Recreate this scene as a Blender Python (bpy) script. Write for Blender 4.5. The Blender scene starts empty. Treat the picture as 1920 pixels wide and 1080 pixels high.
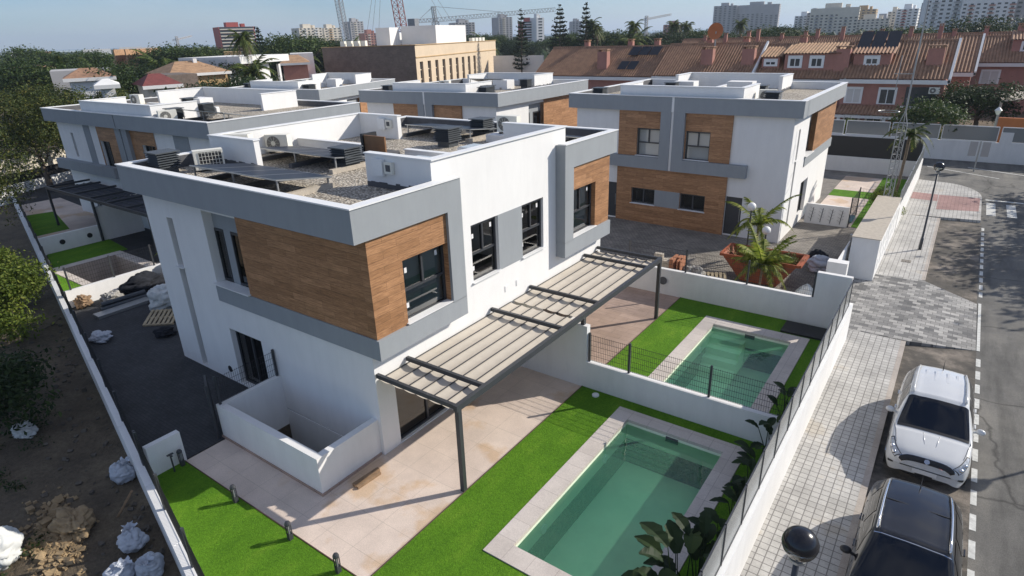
import bpy, bmesh, math, random
from mathutils import Vector, Matrix
random.seed(7)
scene = bpy.context.scene
col = scene.collection
R = math.radians
# ------------------------------------------------------------------ camera
cam_d = bpy.data.cameras.new('camera'); cam = bpy.data.objects.new('camera', cam_d); col.objects.link(cam)
CAM = Vector((11.0757, -9.0229, 10.534))
_yaw, _pitch, _roll = -0.6317, 0.3920, -0.0320
_f = Vector((math.sin(_yaw)*math.cos(_pitch), math.cos(_yaw)*math.cos(_pitch), -math.sin(_pitch)))
_r = Vector((math.cos(_yaw), -math.sin(_yaw), 0)); _u = _r.cross(_f)
CR = math.cos(_roll)*_r + math.sin(_roll)*_u
CU = -math.sin(_roll)*_r + math.cos(_roll)*_u
CF = _f
M = Matrix((CR, CU, -CF)).transposed().to_4x4(); M.translation = CAM
cam.matrix_world = M
cam_d.sensor_width = 36; cam_d.lens = 36*1152.14/1920
cam_d.clip_start = .1; cam_d.clip_end = 20000
scene.camera = cam
scene.render.resolution_x, scene.render.resolution_y = 1024, 576
# ------------------------------------------------------------------ light
SUN = Vector((.63, .776, .60)).normalized()
SUN_EL = math.asin(SUN.z)
world = bpy.data.worlds.new('World'); scene.world = world; world.use_nodes = True
nt = world.node_tree; bg = nt.nodes['Background']
sky = nt.nodes.new('ShaderNodeTexSky'); sky.sky_type = 'NISHITA'; sky.sun_disc = False
sky.sun_elevation = SUN_EL; sky.sun_rotation = math.atan2(SUN.x, SUN.y)
sky.air_density = 1.0; sky.dust_density = 0.2; sky.ozone_density = 3.0; sky.altitude = 20
# high cloud by direction: faint wisps low down, brighter overhead as added fill light
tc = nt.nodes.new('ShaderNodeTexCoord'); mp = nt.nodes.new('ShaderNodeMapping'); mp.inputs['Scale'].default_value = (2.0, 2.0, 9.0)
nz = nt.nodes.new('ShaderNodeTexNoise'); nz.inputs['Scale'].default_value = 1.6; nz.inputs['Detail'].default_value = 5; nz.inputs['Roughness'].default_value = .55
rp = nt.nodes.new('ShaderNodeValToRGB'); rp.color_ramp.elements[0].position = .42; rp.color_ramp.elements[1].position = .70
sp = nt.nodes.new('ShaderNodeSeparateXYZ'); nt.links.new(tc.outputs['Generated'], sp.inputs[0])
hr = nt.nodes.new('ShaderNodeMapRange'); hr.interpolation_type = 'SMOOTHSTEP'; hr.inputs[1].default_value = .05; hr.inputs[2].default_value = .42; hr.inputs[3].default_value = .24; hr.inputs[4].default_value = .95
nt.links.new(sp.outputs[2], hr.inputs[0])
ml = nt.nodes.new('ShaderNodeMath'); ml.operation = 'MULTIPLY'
mx = nt.nodes.new('ShaderNodeMixRGB'); mx.inputs[2].default_value = (6.6, 6.7, 6.9, 1)      # bright white cloud, thickened above the frame as extra unseen fill
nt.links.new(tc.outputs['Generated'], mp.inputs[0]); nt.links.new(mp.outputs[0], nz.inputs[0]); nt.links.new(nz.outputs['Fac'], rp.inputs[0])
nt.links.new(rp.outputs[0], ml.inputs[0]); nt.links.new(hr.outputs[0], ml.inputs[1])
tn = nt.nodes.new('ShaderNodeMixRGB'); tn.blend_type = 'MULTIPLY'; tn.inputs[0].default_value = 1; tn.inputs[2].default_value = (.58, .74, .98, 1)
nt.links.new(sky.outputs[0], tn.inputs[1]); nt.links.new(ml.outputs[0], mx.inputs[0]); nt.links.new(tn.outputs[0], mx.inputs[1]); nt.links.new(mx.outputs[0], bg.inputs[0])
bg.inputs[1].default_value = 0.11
sl = bpy.data.lights.new('sun', 'SUN'); sl.energy = 5.0; sl.angle = R(.5); sl.color = (1, .935, .835)
so = bpy.data.objects.new('sun', sl); col.objects.link(so)
so.rotation_euler = SUN.to_track_quat('Z', 'Y').to_euler()
vs = scene.view_settings; vs.view_transform = 'Standard'; vs.look = 'None'; vs.exposure = 0.17; vs.gamma = 1.0
# ------------------------------------------------------------------ materials
def new_mat(name):
    m = bpy.data.materials.new(name); m.use_nodes = True
    return m, m.node_tree, m.node_tree.nodes['Principled BSDF']
def N(t, kind, **k):
    n = t.nodes.new(kind)
    for a, b in k.items(): setattr(n, a, b)
    return n
def coord(t, obj=False, scale=(1, 1, 1), rot=(0, 0, 0), loc=(0, 0, 0)):
    if obj: s = N(t, 'ShaderNodeTexCoord').outputs['Object']
    else: s = N(t, 'ShaderNodeNewGeometry').outputs['Position']
    m = N(t, 'ShaderNodeMapping'); m.inputs['Scale'].default_value = scale; m.inputs['Rotation'].default_value = rot; m.inputs['Location'].default_value = loc
    t.links.new(s, m.inputs[0]); return m.outputs[0]
def noise(t, vec, scale, detail=4, rough=.6):
    n = N(t, 'ShaderNodeTexNoise'); n.inputs['Scale'].default_value = scale; n.inputs['Detail'].default_value = detail; n.inputs['Roughness'].default_value = rough
    t.links.new(vec, n.inputs['Vector']); return n.outputs['Fac']
def ramp(t, fac, stops):
    r = N(t, 'ShaderNodeValToRGB'); e = r.color_ramp.elements
    while len(e) < len(stops): e.new(.5)
    for i, (p, c) in enumerate(stops):
        e[i].position = p; e[i].color = (c[0], c[1], c[2], 1)
    t.links.new(fac, r.inputs[0]); return r.outputs[0]
def bump(t, b, fac, strength, dist=.01):
    n = N(t, 'ShaderNodeBump'); n.inputs['Strength'].default_value = strength; n.inputs['Distance'].default_value = dist
    t.links.new(fac, n.inputs['Height']); t.links.new(n.outputs[0], b.inputs['Normal'])
def mulc(t, a, b, fac=1.):
    n = N(t, 'ShaderNodeMixRGB', blend_type='MULTIPLY'); n.inputs[0].default_value = fac
    t.links.new(a, n.inputs[1])
    if hasattr(b, 'links'): t.links.new(b, n.inputs[2])
    else: n.inputs[2].default_value = (*b, 1)
    return n.outputs[0]
def mixc(t, fac, a, b):
    n = N(t, 'ShaderNodeMixRGB')
    for i, v in enumerate((fac, a, b)):
        if hasattr(v, 'links'): t.links.new(v, n.inputs[i])
        elif i == 0: n.inputs[0].default_value = v
        else: n.inputs[i].default_value = (*v, 1)
    return n.outputs[0]
def plain(name, c, rough=.7, var=.12, scale=1.5, bs=0., bscale=60, metal=0., obj=False, spec=.5, stain=0.):
    m, t, b = new_mat(name); v = coord(t, obj)
    n1 = noise(t, v, scale, 6, .65)
    c0 = [x*(1-var) for x in c]; c1 = [min(1, x*(1+var)) for x in c]
    out = ramp(t, n1, [(.3, c0), (.7, c1)])
    if stain:
        v2 = coord(t, obj, (1.2, 1.2, .25)); n2 = noise(t, v2, 2.2, 7, .7)
        out = mulc(t, out, ramp(t, n2, [(.35, (1-stain,)*3), (.6, (1, 1, 1))]))
    t.links.new(out, b.inputs['Base Color']); b.inputs['Roughness'].default_value = rough; b.inputs['Metallic'].default_value = metal
    b.inputs['Specular IOR Level'].default_value = spec
    if bs: bump(t, b, noise(t, v, bscale, 3, .6), bs)
    return m
def tiles(name, c1, c2, mortar, w, h, ms, offset=0., rough=.6, rot=0., bs=.3, spread=.0, dirt=.25, vec=None, swap=None, bias=0., dscale=.8):
    m, t, b = new_mat(name)
    if swap == 'wall':     # planks on any vertical wall: along (x+y), rows by z
        s = N(t, 'ShaderNodeSeparateXYZ'); t.links.new(N(t, 'ShaderNodeNewGeometry').outputs['Position'], s.inputs[0])
        a = N(t, 'ShaderNodeMath', operation='ADD'); t.links.new(s.outputs[0], a.inputs[0]); t.links.new(s.outputs[1], a.inputs[1])
        cb = N(t, 'ShaderNodeCombineXYZ'); t.links.new(a.outputs[0], cb.inputs[0]); t.links.new(s.outputs[2], cb.inputs[1]); v = cb.outputs[0]
    else: v = coord(t, rot=(0, 0, rot))
    br = N(t, 'ShaderNodeTexBrick'); br.offset = offset; br.offset_frequency = 2; br.squash = 1
    for k, x in (('Scale', 1), ('Brick Width', w), ('Row Height', h), ('Mortar Size', ms), ('Mortar Smooth', .1), ('Bias', bias)): br.inputs[k].default_value = x
    br.inputs['Color1'].default_value = (*c1, 1); br.inputs['Color2'].default_value = (*c2, 1); br.inputs['Mortar'].default_value = (*mortar, 1)
    t.links.new(v, br.inputs['Vector'])
    out = br.outputs['Color']
    p = coord(t)
    n1 = noise(t, p, dscale, 7, .65)
    out = mulc(t, out, ramp(t, n1, [(.3, (1-dirt,)*3), (.65, (1.06, 1.06, 1.06))]))
    n2 = noise(t, p, 35, 3, .7)
    out = mulc(t, out, ramp(t, n2, [(.3, (.86,)*3), (.7, (1.1,)*3)]))
    t.links.new(out, b.inputs['Base Color']); b.inputs['Roughness'].default_value = rough
    if bs:
        inv = N(t, 'ShaderNodeMath', operation='SUBTRACT'); inv.inputs[0].default_value = 1; t.links.new(br.outputs['Fac'], inv.inputs[1])
        bump(t, b, inv.outputs[0], bs, .01)
    return m
def wood_clad(name):
    m, t, b = new_mat(name)
    s = N(t, 'ShaderNodeSeparateXYZ'); t.links.new(N(t, 'ShaderNodeNewGeometry').outputs['Position'], s.inputs[0])
    a = N(t, 'ShaderNodeMath', operation='ADD'); t.links.new(s.outputs[0], a.inputs[0]); t.links.new(s.outputs[1], a.inputs[1])
    cb = N(t, 'ShaderNodeCombineXYZ'); t.links.new(a.outputs[0], cb.inputs[0]); t.links.new(s.outputs[2], cb.inputs[1])
    br = N(t, 'ShaderNodeTexBrick'); br.offset = .37; br.offset_frequency = 2
    for k, x in (('Scale', 1), ('Brick Width', 1.25), ('Row Height', .2), ('Mortar Size', .004), ('Mortar Smooth', .1), ('Bias', 0)): br.inputs[k].default_value = x
    br.inputs['Color1'].default_value = (.35, .178, .08, 1); br.inputs['Color2'].default_value = (.49, .262, .128, 1); br.inputs['Mortar'].default_value = (.17, .09, .045, 1)
    t.links.new(cb.outputs[0], br.inputs['Vector'])
    mp = N(t, 'ShaderNodeMapping'); mp.inputs['Scale'].default_value = (2.2, 26, 1); t.links.new(cb.outputs[0], mp.inputs[0])
    g = noise(t, mp.outputs[0], 1.4, 6, .72)
    mp2 = N(t, 'ShaderNodeMapping'); mp2.inputs['Scale'].default_value = (.9, 6, 1); t.links.new(cb.outputs[0], mp2.inputs[0])
    g2 = noise(t, mp2.outputs[0], 1.1, 4, .6)
    out = mulc(t, br.outputs['Color'], ramp(t, g, [(.3, (.5, .46, .42)), (.62, (1.15, 1.15, 1.15))]))
    out = mulc(t, out, ramp(t, g2, [(.3, (.78, .76, .74)), (.7, (1.1, 1.1, 1.1))]))
    t.links.new(out, b.inputs['Base Color']); b.inputs['Roughness'].default_value = .55
    bump(t, b, br.outputs['Fac'], -.25, .006)
    return m
def gravel_mat(name, c1, c2, scale):
    m, t, b = new_mat(name); v = coord(t)
    vo = N(t, 'ShaderNodeTexVoronoi'); vo.inputs['Scale'].default_value = scale; t.links.new(v, vo.inputs['Vector'])
    s = N(t, 'ShaderNodeSeparateColor'); t.links.new(vo.outputs['Color'], s.inputs[0])
    out = ramp(t, s.outputs[0], [(0., c1), (1., c2)])
    out = mulc(t, out, ramp(t, vo.outputs['Distance'], [(.15, (1.1,)*3), (.75, (.25,)*3)]))
    out = mulc(t, out, ramp(t, noise(t, v, .7, 5), [(.3, (.75,)*3), (.7, (1.08,)*3)]))
    t.links.new(out, b.inputs['Base Color']); b.inputs['Roughness'].default_value = .9
    inv = N(t, 'ShaderNodeMath', operation='SUBTRACT'); inv.inputs[0].default_value = 1; t.links.new(vo.outputs['Distance'], inv.inputs[1])
    bump(t, b, inv.outputs[0], .9, .03)
    return m
def ground_mat(name, stops, scale, fine=18, bs=.5, bd=.04, rough=.95, sc=(1, 1, 1)):
    m, t, b = new_mat(name); v = coord(t, scale=sc)
    n = noise(t, v, scale, 9, .68); out = ramp(t, n, stops)
    f = noise(t, v, fine, 5, .75); out = mulc(t, out, ramp(t, f, [(.3, (.6,)*3), (.7, (1.25,)*3)]))
    t.links.new(out, b.inputs['Base Color']); b.inputs['Roughness'].default_value = rough
    bump(t, b, f, bs, bd); return m
def turf_mat(name):
    m, t, b = new_mat(name); v = coord(t)
    n = noise(t, v, .9, 5, .6); f = noise(t, v, 70, 3, .8); g = noise(t, v, 16, 3, .7)
    n = noise(t, coord(t, scale=(1, .45, 1)), 1.1, 6, .7); out = ramp(t, n, [(.3, (.075, .19, .012)), (.52, (.10, .24, .015)), (.7, (.15, .29, .025))])
    out = mulc(t, out, ramp(t, f, [(.28, (.35, .38, .3)), (.5, (.95, .95, .9)), (.72, (1.75, 1.6, 1.5))]))
    out = mulc(t, out, ramp(t, g, [(.3, (.78, .8, .75)), (.7, (1.15, 1.12, 1.1))]))
    t.links.new(out, b.inputs['Base Color']); b.inputs['Roughness'].default_value = .85; b.inputs['Specular IOR Level'].default_value = .15
    ad = N(t, 'ShaderNodeMath', operation='ADD'); t.links.new(f, ad.inputs[0]); t.links.new(g, ad.inputs[1])
    bump(t, b, ad.outputs[0], .8, .03); return m
def leaf_mat(name, dark, light, warm=None, trans=.25):
    m, t, b = new_mat(name)
    g = N(t, 'ShaderNodeNewGeometry')
    stops = [(0., dark), (.75, light)] + ([(1., warm)] if warm else [])
    out = ramp(t, g.outputs['Random Per Island'], stops)
    v = coord(t, True); n = noise(t, v, .8, 3)
    out = mulc(t, out, ramp(t, n, [(.35, (.7, .75, .7)), (.65, (1.15, 1.1, 1.0))]))
    t.links.new(out, b.inputs['Base Color']); b.inputs['Roughness'].default_value = .6; b.inputs['Specular IOR Level'].default_value = .25
    tr = N(t, 'ShaderNodeBsdfTranslucent'); t.links.new(out, tr.inputs[0])
    mx = N(t, 'ShaderNodeMixShader'); mx.inputs[0].default_value = trans
    t.links.new(b.outputs[0], mx.inputs[1]); t.links.new(tr.outputs[0], mx.inputs[2])
    t.links.new(mx.outputs[0], t.nodes['Material Output'].inputs['Surface']); return m
def glass_mat(name, tint=(.35, .4, .4), rough=.02, base=.06, ior=1.5):
    m, t, b = new_mat(name); t.nodes.remove(b)
    tr = N(t, 'ShaderNodeBsdfTransparent'); tr.inputs[0].default_value = (*tint, 1)
    gl = N(t, 'ShaderNodeBsdfGlossy'); gl.inputs['Roughness'].default_value = rough
    fr = N(t, 'ShaderNodeFresnel'); fr.inputs[0].default_value = ior
    ad = N(t, 'ShaderNodeMath', operation='ADD'); ad.inputs[1].default_value = base; t.links.new(fr.outputs[0], ad.inputs[0])
    mx = N(t, 'ShaderNodeMixShader'); t.links.new(ad.outputs[0], mx.inputs[0]); t.links.new(tr.outputs[0], mx.inputs[1]); t.links.new(gl.outputs[0], mx.inputs[2])
    t.links.new(mx.outputs[0], t.nodes['Material Output'].inputs['Surface']); return m
def water_mat(name):
    """clear surface over a slightly murky, green tinted body"""
    m = glass_mat(name, (.72, .98, .80), .02, .012, 1.33); t = m.node_tree
    tr = next(n for n in t.nodes if n.type == 'BSDF_TRANSPARENT'); mxs = next(n for n in t.nodes if n.type == 'MIX_SHADER')
    df = N(t, 'ShaderNodeBsdfDiffuse'); df.inputs[0].default_value = (.17, .56, .34, 1)
    m2 = N(t, 'ShaderNodeMixShader'); m2.inputs[0].default_value = .17; t.links.new(tr.outputs[0], m2.inputs[1]); t.links.new(df.outputs[0], m2.inputs[2]); t.links.new(m2.outputs[0], mxs.inputs[1])
    v = coord(t); n = noise(t, v, 3.0, 3, .5)
    bp = N(t, 'ShaderNodeBump'); bp.inputs['Strength'].default_value = .3; bp.inputs['Distance'].default_value = .02; t.links.new(n, bp.inputs['Height'])
    for nd in t.nodes:
        if nd.type in ('BSDF_GLOSSY', 'FRESNEL'): t.links.new(bp.outputs[0], nd.inputs['Normal'])
    return m
MT = {}
MT['white'] = plain('white render', (.80, .79, .77), .85, .025, .7, .12, 90, stain=.045)
MT['white_wall'] = plain('white garden wall', (.78, .77, .75), .85, .04, .8, .15, 80, stain=.06)
MT['grey'] = plain('grey render', (.30, .32, .335), .85, .03, 1.2, .15, 90, stain=.06)
MT['cap'] = plain('white coping metal', (.78, .78, .77), .45, .04, 2)
MT['lining'] = plain('roof membrane', (.10, .10, .105), .85, .2, 2.5, .2, 20)
MT['wood'] = wood_clad('wood look cladding')
MT['metal'] = plain('anthracite metal', (.045, .048, .054), .42, .08, 3)
MT['black'] = plain('black plastic', (.016, .016, .018), .5, .1, 3)
MT['glass'] = glass_mat('window glass')
MT['panel_glass'] = glass_mat('frosted fence panel', (.55, .58, .58), .2, .05, 1.4)
_t = MT['panel_glass'].node_tree; _tr = next(n for n in _t.nodes if n.type == 'BSDF_TRANSPARENT'); _m = next(n for n in _t.nodes if n.type == 'MIX_SHADER')
_d = N(_t, 'ShaderNodeBsdfDiffuse'); _d.inputs[0].default_value = (.25, .27, .27, 1); _m2 = N(_t, 'ShaderNodeMixShader'); _m2.inputs[0].default_value = .82
_t.links.new(_tr.outputs[0], _m2.inputs[1]); _t.links.new(_d.outputs[0], _m2.inputs[2]); _t.links.new(_m2.outputs[0], _m.inputs[1])
MT['clear_glass'] = glass_mat('clear window glass', (.82, .85, .86), .02, .03)
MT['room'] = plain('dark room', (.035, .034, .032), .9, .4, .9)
MT['blind'] = plain('pale roller blind', (.62, .60, .57), .8, .04, 2)
MT['gravel'] = gravel_mat('roof gravel', (.38, .32, .25), (.86, .78, .65), 15)
MT['patio'] = tiles('patio slabs', (.66, .545, .465), (.69, .575, .49), (.50, .42, .355), .9, .9, .006, 0, .7, 0, .2, dirt=.2)
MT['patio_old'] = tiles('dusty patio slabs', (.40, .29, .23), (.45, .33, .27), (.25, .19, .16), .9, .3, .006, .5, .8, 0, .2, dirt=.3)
MT['coping'] = tiles('pool coping stone', (.56, .50, .45), (.60, .54, .49), (.38, .33, .3), .6, .6, .006, 0, .7, 0, .2, dirt=.15)
MT['dark_paver'] = tiles('dark pavers', (.040, .042, .046), (.055, .057, .062), (.02, .02, .022), .2, .1, .006, .5, .85, 0, .4, dirt=.4)
MT['yard_paver'] = tiles('dusty block paving', (.23, .21, .185), (.32, .29, .25), (.10, .09, .08), .24, .16, .012, .5, .9, 0, .5, dirt=.4)
MT['pave'] = tiles('pavement tiles', (.47, .455, .43), (.55, .535, .505), (.22, .21, .20), .2, .2, .012, 0, .85, 0, .35, dirt=.35)
MT['kerb'] = tiles('kerb stone', (.42, .37, .33), (.46, .41, .36), (.2, .18, .16), 1.0, 1.0, .006, 0, .85, 0, .2)
MT['drive'] = tiles('driveway blocks', (.115, .115, .115), (.44, .425, .40), (.09, .088, .085), .30, .24, .008, .5, .85, 0, .3, dirt=.25)
MT['redpave'] = tiles('red paving', (.34, .20, .185), (.39, .24, .22), (.22, .13, .12), .2, .2, .01, 0, .9, 0, .3)
MT['asphalt'] = ground_mat('asphalt', [(.3, (.10, .097, .09)), (.5, (.14, .135, .125)), (.7, (.20, .19, .17))], .55, 45, .5, .012)
MT['bay'] = ground_mat('worn parking asphalt', [(.32, (.045, .042, .038)), (.5, (.10, .088, .074)), (.66, (.27, .23, .19))], .75, 40, .5, .012)
def warm_stain(m, c, sc, lo, hi):
    t = m.node_tree; b = t.nodes['Principled BSDF']; src = b.inputs['Base Color'].links[0].from_socket
    t.links.new(mulc(t, src, ramp(t, noise(t, coord(t), sc, 5, .55), [(lo, (1, 1, 1)), (hi, c)])), b.inputs['Base Color'])
warm_stain(MT['patio'], (.90, .80, .66), .45, .54, .60); warm_stain(MT['pave'], (.84, .80, .74), .8, .60, .66)
def road_wear(m):
    t = m.node_tree; b = t.nodes['Principled BSDF']; src = b.inputs['Base Color'].links[0].from_socket; v = coord(t)
    vo = N(t, 'ShaderNodeTexVoronoi', feature='DISTANCE_TO_EDGE'); vo.inputs['Scale'].default_value = .33
    d = N(t, 'ShaderNodeMixRGB'); d.inputs[0].default_value = .35; t.links.new(v, d.inputs[1])
    nn = N(t, 'ShaderNodeTexNoise'); nn.inputs['Scale'].default_value = 1.3; nn.inputs['Detail'].default_value = 5; t.links.new(v, nn.inputs['Vector']); t.links.new(nn.outputs['Color'], d.inputs[2]); t.links.new(d.outputs[0], vo.inputs['Vector'])
    out = mulc(t, src, ramp(t, vo.outputs['Distance'], [(.0, (.45,)*3), (.012, (1, 1, 1))]))
    st = noise(t, coord(t, scale=(1.6, .22, 1)), .9, 6, .6); out = mulc(t, out, ramp(t, st, [(.36, (.68,)*3), (.5, (1, 1, 1)), (.68, (1.22, 1.2, 1.16))]))
    t.links.new(out, b.inputs['Base Color'])
road_wear(MT['asphalt'])
MT['paint'] = plain('road paint', (.55, .55, .52), .8, .25, 7)
MT['dirt'] = ground_mat('bare earth', [(.3, (.075, .058, .038)), (.5, (.13, .10, .066)), (.7, (.21, .165, .105))], .6, 9, .9, .12)
MT['turf'] = turf_mat('artificial turf')
MT['water'] = water_mat('pool water')
MT['pool'] = plain('pool lining', (.80, .88, .70), .6, .12, .5)
MT['pooltile'] = tiles('dry pool lining', (.33, .29, .26), (.37, .33, .30), (.2, .18, .17), .3, .3, .006, 0, .6, 0, .1)
MT['canvas'] = plain('beige canvas', (.53, .475, .40), .9, .06, 4, .1, 60)
MT['steel'] = plain('galvanised steel', (.36, .37, .37), .4, .1, 4, metal=.6)
MT['pv'] = plain('solar cells', (.012, .015, .024), .42, .2, 3, spec=.22)
MT['galv'] = plain('dull galvanised steel', (.30, .31, .31), .6, .1, 4)
MT['acw'] = plain('cream enamel', (.74, .72, .64), .5, .04, 3)
MT['block'] = plain('concrete', (.45, .40, .33), .9, .15, 6, .3, 40)
# ------------------------------------------------------------------ mesh helpers
WL = {}
class MB:
    def __init__(s, xf=None): s.v = []; s.f = []; s.mi = []; s.m = 0; s.xf = xf
    def add(s, vs, fs):
        o = len(s.v)
        if s.xf: vs = [s.xf(*p) for p in vs]
        s.v += [tuple(p) for p in vs]; s.f += [[o+i for i in f] for f in fs]; s.mi += [s.m]*len(fs); return s
    def box(s, x0, x1, y0, y1, z0, z1):
        if x0 > x1: x0, x1 = x1, x0
        if y0 > y1: y0, y1 = y1, y0
        if z0 > z1: z0, z1 = z1, z0
        return s.add([(x0,y0,z0),(x1,y0,z0),(x1,y1,z0),(x0,y1,z0),(x0,y0,z1),(x1,y0,z1),(x1,y1,z1),(x0,y1,z1)],
                     [(0,3,2,1),(4,5,6,7),(0,1,5,4),(1,2,6,5),(2,3,7,6),(3,0,4,7)])
    def prism(s, poly, z0, z1, z0f=None):
        n = len(poly); a = sum(poly[i][0]*poly[(i+1)%n][1]-poly[(i+1)%n][0]*poly[i][1] for i in range(n))
        if a < 0: poly = poly[::-1]
        vs = [(x, y, z0) for x, y in poly]+[(x, y, z1) for x, y in poly]
        return s.add(vs, [tuple(range(n))[::-1], tuple(range(n, 2*n))]+[(i, (i+1)%n, n+(i+1)%n, n+i) for i in range(n)])
    def poly(s, pts): return s.add(pts, [tuple(range(len(pts)))])
    def beam(s, a, b, w, h=None, up=(0, 0, 1)):
        a, b = Vector(a), Vector(b); h = h or w; d = (b-a).normalized(); u = Vector(up)
        if abs(d.dot(u)) > .99: u = Vector((0, 1, 0))
        r = d.cross(u).normalized()*(w/2); u = r.cross(d).normalized()*(h/2)
        vs = [a-r-u, a+r-u, a+r+u, a-r+u, b-r-u, b+r-u, b+r+u, b-r+u]
        return s.add(vs, [(0,3,2,1),(4,5,6,7),(0,1,5,4),(1,2,6,5),(2,3,7,6),(3,0,4,7)][::1])
    def tube(s, pts, r, n=8, cap=True):
        pts = [Vector(p) for p in pts]; k = len(pts); rs = r if isinstance(r, (list, tuple)) else [r]*k
        vs = []; side = None
        for i, p in enumerate(pts):
            d = (pts[min(i+1, k-1)]-pts[max(i-1, 0)]).normalized()
            if side is None:
                side = d.cross(Vector((0, 0, 1)))
                if side.length < .05: side = d.cross(Vector((0, 1, 0)))
            side = (side-d*side.dot(d)).normalized(); up = d.cross(side)
            for j in range(n):
                a = 2*math.pi*j/n; vs.append(p+(side*math.cos(a)+up*math.sin(a))*rs[i])
        fs = [(i*n+j, i*n+(j+1)%n, (i+1)*n+(j+1)%n, (i+1)*n+j) for i in range(k-1) for j in range(n)]
        if cap: fs += [tuple(range(n))[::-1], tuple(range((k-1)*n, k*n))]
        return s.add(vs, fs)
    def lathe(s, prof, c=(0, 0, 0), n=20):
        vs = [(c[0]+r*math.cos(2*math.pi*j/n), c[1]+r*math.sin(2*math.pi*j/n), c[2]+z) for r, z in prof for j in range(n)]
        k = len(prof)
        fs = [(i*n+j, i*n+(j+1)%n, (i+1)*n+(j+1)%n, (i+1)*n+j) for i in range(k-1) for j in range(n)]
        fs += [tuple(range(n))[::-1], tuple(range((k-1)*n, k*n))]
        return s.add(vs, fs)
    def ball(s, c, r, nu=16, nv=10, z0=-1, z1=1, sc=(1, 1, 1)):
        prof = []
        for i in range(nv+1):
            zz = z0+(z1-z0)*i/nv; th = math.asin(max(-1, min(1, zz)))
            th = math.asin(z0)+(math.asin(z1)-math.asin(z0))*i/nv
            prof.append((max(.002, r*math.cos(th)), r*math.sin(th)))
        vs = [(c[0]+a*math.cos(2*math.pi*j/nu)*sc[0], c[1]+a*math.sin(2*math.pi*j/nu)*sc[1], c[2]+z*sc[2]) for a, z in prof for j in range(nu)]
        fs = [(i*nu+j, i*nu+(j+1)%nu, (i+1)*nu+(j+1)%nu, (i+1)*nu+j) for i in range(nv) for j in range(nu)]
        fs += [tuple(range(nu))[::-1], tuple(range(nv*nu, (nv+1)*nu))]
        return s.add(vs, fs)
    def build(s, name, mat, parent=None, smooth=False, fix=False, keep=False):
        if not s.v: return None
        xs, ys, zs = zip(*s.v)
        c = Vector(((min(xs)+max(xs))/2, (min(ys)+max(ys))/2, min(zs)))
        if keep: c = Vector((0, 0, 0))
        me = bpy.data.meshes.new(name)
        me.from_pydata([(x-c.x, y-c.y, z-c.z) for x, y, z in s.v], [], s.f)
        mats = mat if isinstance(mat, (list, tuple)) else [mat]
        for q in mats: me.materials.append(MT[q] if isinstance(q, str) else q)
        if len(mats) > 1: me.polygons.foreach_set('material_index', s.mi)
        if fix:
            bm = bmesh.new(); bm.from_mesh(me); bmesh.ops.recalc_face_normals(bm, faces=bm.faces); bm.to_mesh(me); bm.free()
        if smooth: me.polygons.foreach_set('use_smooth', [True]*len(me.polygons))
        me.update()
        o = bpy.data.objects.new(name, me); col.objects.link(o); WL[o] = c
        if parent: o.parent = parent; o.location = c-WL[parent]
        else: o.location = c
        return o
def tag(o, label=None, cat=None, group=None, kind=None):
    if label: o['label'] = label
    if cat: o['category'] = cat
    if group: o['group'] = group
    if kind: o['kind'] = kind
    return o
def thing(name, label, cat, loc=(0, 0, 0), group=None):
    o = bpy.data.objects.new(name, None); col.objects.link(o); o.location = loc; WL[o] = Vector(loc)
    o.empty_display_size = .3
    return tag(o, label, cat, group)
def place(o, loc, rz=0., sc=None):
    o.location = loc; o.rotation_euler = (0, 0, rz)
    if sc: o.scale = (sc, sc, sc) if not isinstance(sc, tuple) else sc
    return o
def copy_tree(o, loc=None, rz=0., label=None, sc=None, parent=None):
    c = o.copy(); col.objects.link(c)
    if parent: c.parent = parent
    for ch in o.children: copy_tree(ch, parent=c)
    if loc is not None: place(c, loc, rz, sc)
    if label: c['label'] = label
    return c
def struct(mb, name, mat, **k): return tag(mb.build(name, mat, **k), kind='structure')
def solo(mb, name, mat, label, cat, group=None, **k): return tag(mb.build(name, mat, **k), label, cat, group)
def facade(mb, O, U, Nn, u0, u1, z0, z1, holes=(), depth=.2, mreveal=None):
    """wall sheet in the plane through O along U (horizontal), Nn = inward; holes (ua,ub,za,zb) get reveals"""
    O, U, Nn = Vector(O), Vector(U), Vector(Nn)
    P = lambda u, z, d=0: O+U*u+Nn*d+Vector((0, 0, z))
    us = sorted({u0, u1, *[h[0] for h in holes], *[h[1] for h in holes]}); us = [u for u in us if u0 <= u <= u1]
    zs = sorted({z0, z1, *[h[2] for h in holes], *[h[3] for h in holes]}); zs = [z for z in zs if z0 <= z <= z1]
    flip = U.cross(Vector((0, 0, 1))).dot(Nn) > 0
    def q(a, b, c, d):
        mb.poly([d, c, b, a] if flip else [a, b, c, d])
    for i in range(len(us)-1):
        for j in range(len(zs)-1):
            cu, cz = (us[i]+us[i+1])/2, (zs[j]+zs[j+1])/2
            if any(h[0] < cu < h[1] and h[2] < cz < h[3] for h in holes): continue
            q(P(us[i], zs[j]), P(us[i+1], zs[j]), P(us[i+1], zs[j+1]), P(us[i], zs[j+1]))
    m0 = mb.m
    if mreveal is not None: mb.m = mreveal
    for (a, b, c, d) in holes:
        q(P(a, c), P(a, d), P(a, d, depth), P(a, c, depth)); q(P(b, d), P(b, c), P(b, c, depth), P(b, d, depth))
        q(P(a, d), P(b, d), P(b, d, depth), P(a, d, depth)); q(P(b, c), P(a, c), P(a, c, depth), P(b, c, depth))
    mb.m = m0
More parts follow.
